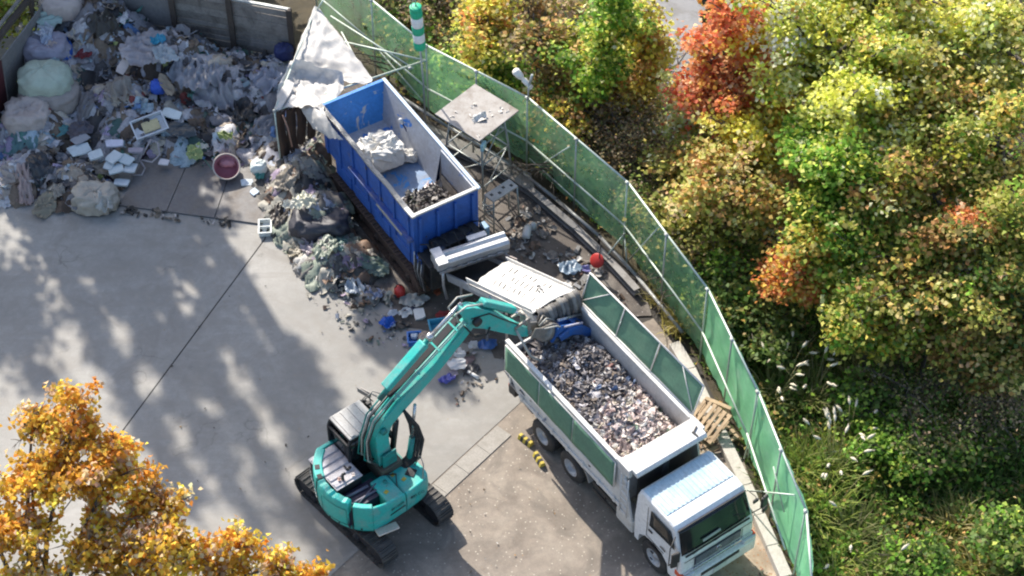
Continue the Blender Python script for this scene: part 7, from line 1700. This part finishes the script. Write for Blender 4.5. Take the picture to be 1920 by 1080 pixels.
T('bare_shrub', 'grey brown thicket between green shrub and right edge', (11.13, -4.87, 0.8), (1.0, .9, .7), mixp(('mauve', 2), ('dark', 2)), 90, 133, 'shrub', 20, 0.1, 0.3)
T('leafy_plant', 'bright green leafy plant in the shaded grass', (10.47, -6.69, 0.6), (.9, .7, .35), mixp(('green', 3),), 60, 134, 'plant', 18, 0.15, 0.2)
T('leafy_plant', 'bright green leafy plant near the bottom edge of the picture', (10.77, -10.08, 0.5), (.9, .6, .3), mixp(('green', 2), ('dark', 1)), 50, 135, 'plant', 18, 0.15, 0.2)
T('shade_shrub', 'deep green shrub in the bottom right corner', (13.25, -9.55, 0.6), (.9, .7, .3), mixp(('dark', 2), ('green', 1)), 50, 136, 'shrub')
T('fill_shrub', 'brownish shrub at the foot of the bright green tree', (2.9, 6.96, 1.2), (1.0, .8, .8), mixp(('brown', 2), ('mauve', 2), ('olive', .6)), 90, 137, 'shrub')
T('fill_shrub', 'dark shrub behind the fence at the very top edge', (-3.38, 11.23, 1.6), (1.3, 1.0, 1.1), mixp(('mauve', 2), ('dark', 1), ('olive', .6)), 100, 138, 'shrub')
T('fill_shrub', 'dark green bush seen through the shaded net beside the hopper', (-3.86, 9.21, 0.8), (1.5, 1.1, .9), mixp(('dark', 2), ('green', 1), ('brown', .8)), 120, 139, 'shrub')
T('fill_shrub', 'green bush seen through the net behind the grey plate stand', (-1.04, 8.17, 0.8), (1.6, 1.0, .8), mixp(('green', 2), ('dark', 1), ('yg', .5)), 150, 140, 'shrub')
T('fill_shrub', 'yellowish bush seen through the net behind the step ladder', (1.34, 4.32, 0.7), (1.3, .9, .7), mixp(('olive', 2), ('yg', 1), ('brown', .4)), 130, 141, 'shrub')
T('fill_shrub', 'bush pressed against the net above the truck', (4.61, -0.2, 0.7), (.8, .9, .7), mixp(('dark', 2), ('green', 1)), 90, 142, 'shrub')
T('olive_tree', 'olive tree filling the gap below the golden leaved tree', (8.14, 1.13, 2.4), (1.1, 1.0, 1.1), mixp(('olive', 2), ('tan', 1), ('brown', .6)), 190, 151)
T('tan_tree', 'light tan tree behind the fresh green tree', (10.58, 2.24, 4.6), (1.2, 1.0, 1.2), mixp(('tan', 2), ('pale', 1), ('gold', .6)), 200, 152)
T('olive_tree', 'orange flecked olive tree right of the tan tree', (12.83, 2.7, 4.6), (1.2, 1.0, 1.2), mixp(('olive', 1.4), ('gold', 1), ('tan', 1)), 200, 153)
T('green_tree', 'green tree below the brownish olive tree', (11.14, -0.4, 3.2), (1.0, 1.0, 1.1), mixp(('green', 2), ('olive', 1), ('yg', .6)), 180, 154)
T('olive_shrub', 'olive shrub between golden shrub and dark olive tree', (11.52, -2.08, 2.2), (1.0, .9, 1.0), mixp(('olive', 1.5), ('green', 1), ('brown', .6)), 160, 155, 'shrub')
T('olive_shrub', 'green brown shrub under the dark olive tree', (12.93, -2.39, 2.2), (1.0, .9, 1.0), mixp(('olive', 1.2), ('brown', 1), ('green', .6)), 160, 156, 'shrub')
T('tan_shrub', 'tan shrub at the shaded bend between the bare shrubs', (5.54, 3.07, 1.7), (.9, .8, .9), mixp(('tan', 1), ('brown', 1), ('olive', 1)), 130, 157, 'shrub')
T('green_shrub', 'deep green shrub in the shaded grass right of the pampas', (10.24, -5, 0.6), (.9, .7, .3), mixp(('dark', 2), ('green', 1)), 50, 158, 'shrub')
T('green_shrub', 'deep green shrub below the grey brown thicket', (12.03, -6.25, 0.5), (1.3, 1.0, .4), mixp(('dark', 2), ('green', 1), ('mauve', .6)), 90, 159, 'shrub')
T('corner_tree', 'leafy tree top glimpsed in the top left corner behind the panel wall', (-16.86, 10.38, 1.4), (.9, .8, 1.0), mixp(('yg', 1), ('olive', 1)), 90, 143, base=(-19.0, 11.0))
# orange tree in the lower left foreground
def big_orange():
    rg = np.random.default_rng(201); rr = random.Random(201)
    root = empty('orange_tree', (-11.5, -14.6, -0.05), 0, 'large bright orange tree in the lower left foreground', 'tree')
    loc = Vector((-11.5, -14.6, -0.05)); blobs = []
    for (px, py, z, r, n) in ((135, 800, 6.4, (.85, .8, .8), 60), (60, 795, 6.0, (.6, .6, .5), 26), (215, 835, 6.0, (.5, .5, .6), 26), (60, 890, 5.6, (1.0, .8, .9), 70), (200, 900, 5.6, (1.0, .8, .8), 66), (285, 935, 5.2, (.75, .6, .6), 40), (30, 985, 5.0, (1.0, .8, .8), 60), (170, 1000, 5.0, (1.1, .9, .8), 64), (300, 1000, 4.8, (.8, .7, .7), 44),
                          (340, 1045, 4.5, (.7, .6, .5), 36), (440, 1035, 4.2, (.75, .5, .5), 40), (525, 1060, 4.0, (.6, .45, .4), 30), (585, 1078, 3.9, (.3, .3, .25), 12), (250, 1070, 4.4, (.9, .8, .7), 44), (80, 1070, 4.4, (1.1, .8, .8), 54), (420, 1095, 3.9, (.8, .6, .5), 34), (-60, 900, 5.4, (.8, .8, .9), 30)):
        c = PX_POS[(px, py, z)]
        blobs.append((c, r, int(n * 0.9)))
    lobs = []; lobs_n = []; mb = MB(); fork = Vector((0.0, 0.4, 2.6)); mb.tube([(0, 0, 0), (0.1, 0.2, 1.3), fork], [0.24, 0.2, 0.16], 9)
    allc = []
    for li, (c, r, n) in enumerate(blobs):
        cp, wood = branch_crown(c, r, n, rg, li, -0.9); allc += [tuple(np.array(q[:3]) - np.array(loc)) for q in cp]; lobs += [li * 40 + int(q[3]) for q in cp]
        e = Vector(c) - loc
        mb.tube([fork, fork.lerp(e, 0.5) + Vector((rr.uniform(-.2, .2), rr.uniform(-.2, .2), 0.25)), e], [0.1, 0.06, 0.025], 6, False)
        for (w_, th) in wood: mb.tube([Vector(tuple(q)) - loc for q in w_], [0.022 * th + .004, 0.016 * th + .003, 0.004], 4, False)
    mb.build('trunk', BARK, root)
    leaf_mesh('crown', allc, 30, 0.15, 0.16, PALS['orangetree'], rg, root, 0.9, None, 1.0, 0.25, np.array(lobs))
PX_POS = {(135, 800, 6.4): (-10.69, -10.29, 6.4), (60, 795, 6.0): (-11.79, -9.9, 6), (215, 835, 6.0): (-9.67, -10.56, 6), (60, 890, 5.6): (-11.66, -11.15, 5.6), (200, 900, 5.6): (-9.83, -11.31, 5.6), (285, 935, 5.2): (-8.75, -11.57, 5.2), (30, 985, 5.0): (-11.99, -12.22, 5), (170, 1000, 5.0): (-10.15, -12.45, 5), (300, 1000, 4.8): (-8.52, -12.31, 4.8),
          (340, 1045, 4.5): (-7.99, -12.81, 4.5), (440, 1035, 4.2): (-6.76, -12.44, 4.2), (525, 1060, 4.0): (-5.66, -12.7, 4), (585, 1078, 3.9): (-4.87, -12.91, 3.9), (250, 1070, 4.4): (-9.12, -13.12, 4.4), (80, 1070, 4.4): (-11.3, -13.12, 4.4), (420, 1095, 3.9): (-6.99, -13.17, 3.9), (-60, 900, 5.4): (-13.26, -11.16, 5.4)}
big_orange()
# tall trees behind the board wall: they stand above the picture and shade the yard
for k, (c, r, n, lab) in enumerate((((-19.6, 17.0, 11.5), (3.4, 2.2, 3.2), 560, 'broad tree beyond the left end of the board wall'), ((-14.6, 16.6, 6.6), (2.6, 2.0, 3.6), 420, 'rounded tree directly beyond the board wall'),
        ((-25.8, 17.0, 8.5), (3.4, 2.4, 4.0), 460, 'tree beyond the grey panel wall'), ((-11.6, 16.2, 3.2), (1.7, 1.6, 2.6), 200, 'low tree beyond the middle of the board wall'), ((-18.5, 16.4, 7.4), (3.4, 1.8, 3.2), 420, 'dense tree behind the mint sacks wall'), ((-11.9, 15.6, 15.2), (.75, .8, 1.9), 130, 'slim high tree beyond the right end of the board wall'),
        ((-16.2, 16.6, 18.6), (.3, .5, 6.2), 120, 'first slender poplar beyond the wall counted from the right'), ((-17.55, 17.2, 19.2), (.34, .5, 6.6), 130, 'second slender poplar beyond the wall counted from the right'), ((-18.95, 16.8, 18.4), (.3, .5, 6.4), 120, 'third slender poplar beyond the wall counted from the right'), ((-20.3, 17.3, 19.4), (.34, .5, 6.4), 120, 'fourth slender poplar beyond the wall counted from the right'),
        ((-21.6, 16.7, 17.2), (.28, .5, 5.6), 90, 'fifth slender poplar beyond the wall counted from the right'), ((-24.4, 17.2, 15.0), (.7, .8, 3.6), 80, 'lone thin poplar beyond the wall at the left end of the row'))):
    T('tall_tree', lab, (c[0] - 0.065 * c[2], c[1], c[2]), r, mixp(('olive', 1), ('gold', .5)), n, 300 + k, 'tree', 24, 0.34 if r[0] > .5 else 0.22, 0.36 if r[0] > .5 else 0.2, group='tall trees behind the board wall')

# ------------------------------------------------------------ ground cover outside the fence
def out_points(n, rg, x0, x1, y0, y1, dmin=0.25):
    pts_ = []
    while len(pts_) < n:
        x = rg.uniform(x0, x1); y = rg.uniform(y0, y1); d = fence_side(x, y)
        if d < dmin: continue
        if 3.2 < x < 7.6 and y > 9.6 and abs(x - 5.3) < 1.3: continue      # the road patch stays open
        pts_.append((x, y, terr(x, y)))
    return np.array(pts_)
rg = np.random.default_rng(77)
def gcover():
    p_ = out_points(2600, rg, -5, 19, -13, 16, 0.15)
    p_[:, 2] += rg.uniform(0.02, 0.4, len(p_))
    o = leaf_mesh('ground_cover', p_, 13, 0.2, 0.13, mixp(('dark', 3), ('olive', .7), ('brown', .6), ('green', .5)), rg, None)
    return tag(o, 'low dark undergrowth covering the ground beyond the fence', 'undergrowth', None, 'stuff')
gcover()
wp = out_points(520, rg, 6.5, 18, -13, -1.5, 0.3); wp[:, 2] += rg.uniform(0.2, 0.65, len(wp))
tag(leaf_mesh('weeds', wp, 16, 0.2, 0.14, mixp(('green', 3), ('dark', 2), ('brown', .5)), rg, None, 1.2), 'tangled green weeds on the slope right of the lower fence', 'weeds', None, 'stuff')
def blades(name, centres, per, hgt, wid, pal, rg, spread, lean, parent=None, nseg=3, gz=True):
    """arching grass blades"""
    cols = [c for c, w in pal]; ws = np.array([w for c, w in pal], float); ws /= ws.sum(); vs = []; fs = []; cc = []
    for c in centres:
        for k in range(per):
            a = rg.uniform(0, 6.283); r0 = abs(rg.normal(0, spread)); b = np.array([c[0] + r0 * math.cos(a), c[1] + r0 * math.sin(a), c[2]])
            a2 = a + rg.normal(0, 0.8); h = hgt * rg.uniform(0.5, 1.15); ln = h * lean * rg.uniform(0.5, 1.4); dr = np.array([math.cos(a2), math.sin(a2), 0]); sd_ = np.array([-dr[1], dr[0], 0])
            col = np.array(cols[rg.choice(len(cols), p=ws)]) * rg.uniform(0.75, 1.2); i0 = len(vs)
            for s in range(nseg + 1):
                t = s / nseg; w = wid * (1 - t ** 1.6) * 0.5 + 0.001
                pt = b + dr * ln * t * t + np.array([0, 0, h * (t - 0.35 * lean * t * t * t)])
                vs.append(tuple(pt - sd_ * w)); vs.append(tuple(pt + sd_ * w)); cc.append(tuple(col)); cc.append(tuple(col))
            for s in range(nseg): fs.append((i0 + 2 * s, i0 + 2 * s + 1, i0 + 2 * s + 3, i0 + 2 * s + 2))
    mb = MB(); mb.v = vs; mb.f = fs; mb.sm = [True] * len(fs); mb.c = cc
    return mb.build(name, LEAF, parent)
G1 = [((.12, .22, .045), 4), ((.18, .28, .06), 4), ((.08, .14, .03), 3), ((.33, .34, .11), 1.8), ((.42, .37, .2), 1.2)]
tag(blades('grass', out_points(3300, rg, 5, 18, -13, 2, 0.2), 12, 0.5, 0.045, G1, rg, 0.16, 0.7), 'long dark green grass on the slope beyond the fence', 'grass', None, 'stuff')
tag(blades('grass', out_points(500, rg, -5, 9, 0, 13, 0.1), 10, 0.45, 0.03, [((.12, .15, .03), 3), ((.22, .19, .07), 2), ((.06, .08, .02), 3)], rg, 0.15, 0.7), 'grass along the outer foot of the net fence', 'grass', None, 'stuff')
GL1 = [((.38, .43, .10), 4), ((.27, .36, .07), 4), ((.40, .38, .16), 1.4), ((.12, .19, .035), 4)]
GL2 = [((.2, .24, .07), 4), ((.3, .3, .12), 3), ((.12, .16, .04), 3), ((.38, .34, .2), 1.5)]
GL3 = [((.5, .42, .15), 4), ((.42, .38, .12), 3), ((.3, .26, .08), 3), ((.52, .46, .26), 2)]
PLUME = paint('plume_cream', (0.62, 0.56, 0.45), 0.9, (0.45, 0.38, 0.28), 0.5, 6)
def susuki(loc, rad, h, pal, label, seed, plumes=10, name='pampas_grass', per=170):
    rg2 = np.random.default_rng(seed); rr = random.Random(seed)
    e = empty(name, loc, 0, label, 'pampas grass' if plumes else 'grass clump')
    blades('leaf_tuft', [(0, 0, 0), (rad * .5, .1, 0), (-rad * .5, -.1, 0), (0.1, rad * .5, 0), (-.1, -rad * .5, 0)], per // 4 + 6, h * 0.8, 0.055, pal, rg2, rad * 0.5, 0.66, e, 4)
    for k in range(plumes):
        a = rr.uniform(0, 6.28); r0 = rr.uniform(0, rad * 0.5); ln = rr.uniform(0.25, 0.7); hh = h * rr.uniform(0.95, 1.3)
        b = Vector((r0 * math.cos(a), r0 * math.sin(a), 0)); d = Vector((math.cos(a), math.sin(a), 0)); tip = b + d * ln * h + Vector((0, 0, hh))
        m_ = b.lerp(tip, 0.6) + Vector((0, 0, 0.12))
        MB().tube([b, m_, tip], [0.008, 0.007, 0.005], 4).build('stalk', paint('stalk_straw', (0.35, 0.3, 0.14), 0.8, (0.2, 0.18, 0.08), 0.4, 5), e)
        pl = MB(); dd = (d * 0.8 + Vector((0, 0, 0.35))).normalized()
        prof = [(0, 0.008), (0.05, 0.032), (0.12, 0.046), (0.19, 0.032), (0.26, 0.005)]
        pl.lathe(prof, tip, tuple(dd), 7)
        for q in range(20):
            p0 = tip + dd * rr.uniform(0.02, 0.2); o = Vector((rr.gauss(0, 1), rr.gauss(0, 1), rr.gauss(0, .6))).normalized() * 0.06
            s_ = dd.cross(o).normalized() * 0.012
            pl.add([p0 - s_, p0 + s_, p0 + o + dd * 0.07 + s_ * .4, p0 + o + dd * 0.07 - s_ * .4], [(0, 1, 2, 3)])
        pl.build('plume', PLUME, e)
SP = [((7.5, -4.22, 0), .6, 1.2, GL2, 'pampas clump with cream plumes at the bend of the lower fence', 12), ((8.58, -4.22, 0), .55, 1.2, GL2, 'pampas clump with plumes right of the one at the fence bend', 9), ((8.07, -3.13, 0), .5, 1.1, GL2, 'small shaded pampas clump under the dark shrubs', 6),
      ((8.9, -6.89, 0), .7, 1.3, GL1, 'sunlit pampas clump with many cream plumes', 16), ((8.1, -6.8, 0), .65, 1.2, GL1, 'yellow green grass clump pressed against the lower fence', 0), ((8.46, -8.25, 0), .7, 1.2, GL1, 'bright yellow green clump halfway down the lower fence', 2),
      ((9.26, -8.96, 0), .6, 1.1, GL2, 'dull green clump right of the bright yellow green clump', 2), ((8.7, -10.08, 0), .8, 1.2, GL1, 'leafy bright clump at the bottom edge beside the fence', 1), ((9.8, -10.42, 0), .6, 1.1, GL2, 'clump with one plume at the bottom edge', 2),
      ((12.22, -8.51, 0), .6, 1.2, GL3, 'straw yellow clump alone in the shaded grass on the right', 0), ((12.61, -9.74, 0), .7, 1.2, GL3, 'larger straw yellow clump near the bottom right corner', 0), ((4.98, -1.49, 0), .45, 1.0, GL3, 'straw coloured dry clump behind the net above the truck', 0), ((4.56, -0.43, 0), .4, .9, GL3, 'dry clump behind the net left of the straw coloured one', 0),
      ((10.66, -4.71, 0), .6, 1.1, GL2, 'shaded clump with a white plume in the middle of the slope', 3), ((11.61, -6.61, 0), .7, 1.0, GL2, 'dull clump below the grey brown thicket', 1), ((9.9, -3.33, 0), .5, 1.0, GL2, 'thin plumed clump under the green and golden shrub', 5), ((9.46, -5.86, 0), .5, 1.1, GL2, 'plumed clump behind the sunlit pampas', 7)]
for k, (l, r, h, pl, lab, n) in enumerate(SP):
    z = terr(l[0], l[1]); susuki((l[0], l[1], z), r, h, pl, lab, 400 + k, n)
# grey branches and a heap of brush on the road edge at the top
bh = empty('brush_pile', (5.42, 10.38, 0), 0, 'pile of grey dead branches on the road edge left of the red tree', 'brush pile')
rr = random.Random(12)
for k in range(26):
    a = rr.uniform(0, 6.28); L = rr.uniform(0.5, 1.4); x, y = rr.gauss(0, .35), rr.gauss(0, .6)
    MB().tube([(x, y, 0.02 + 0.02 * k - .5), (x + L * .5 * math.cos(a), y + L * .5 * math.sin(a), 0.1 + 0.02 * k - .5), (x + L * math.cos(a), y + L * math.sin(a), rr.uniform(0, .3) + 0.02 * k - .5)], [0.025, 0.018, 0.006], 5).build('branch', paint('grey_branch', (0.3, 0.26, 0.24), 0.9, (0.15, 0.11, 0.09), 0.6, 4), bh)

bpy.context.view_layer.update()
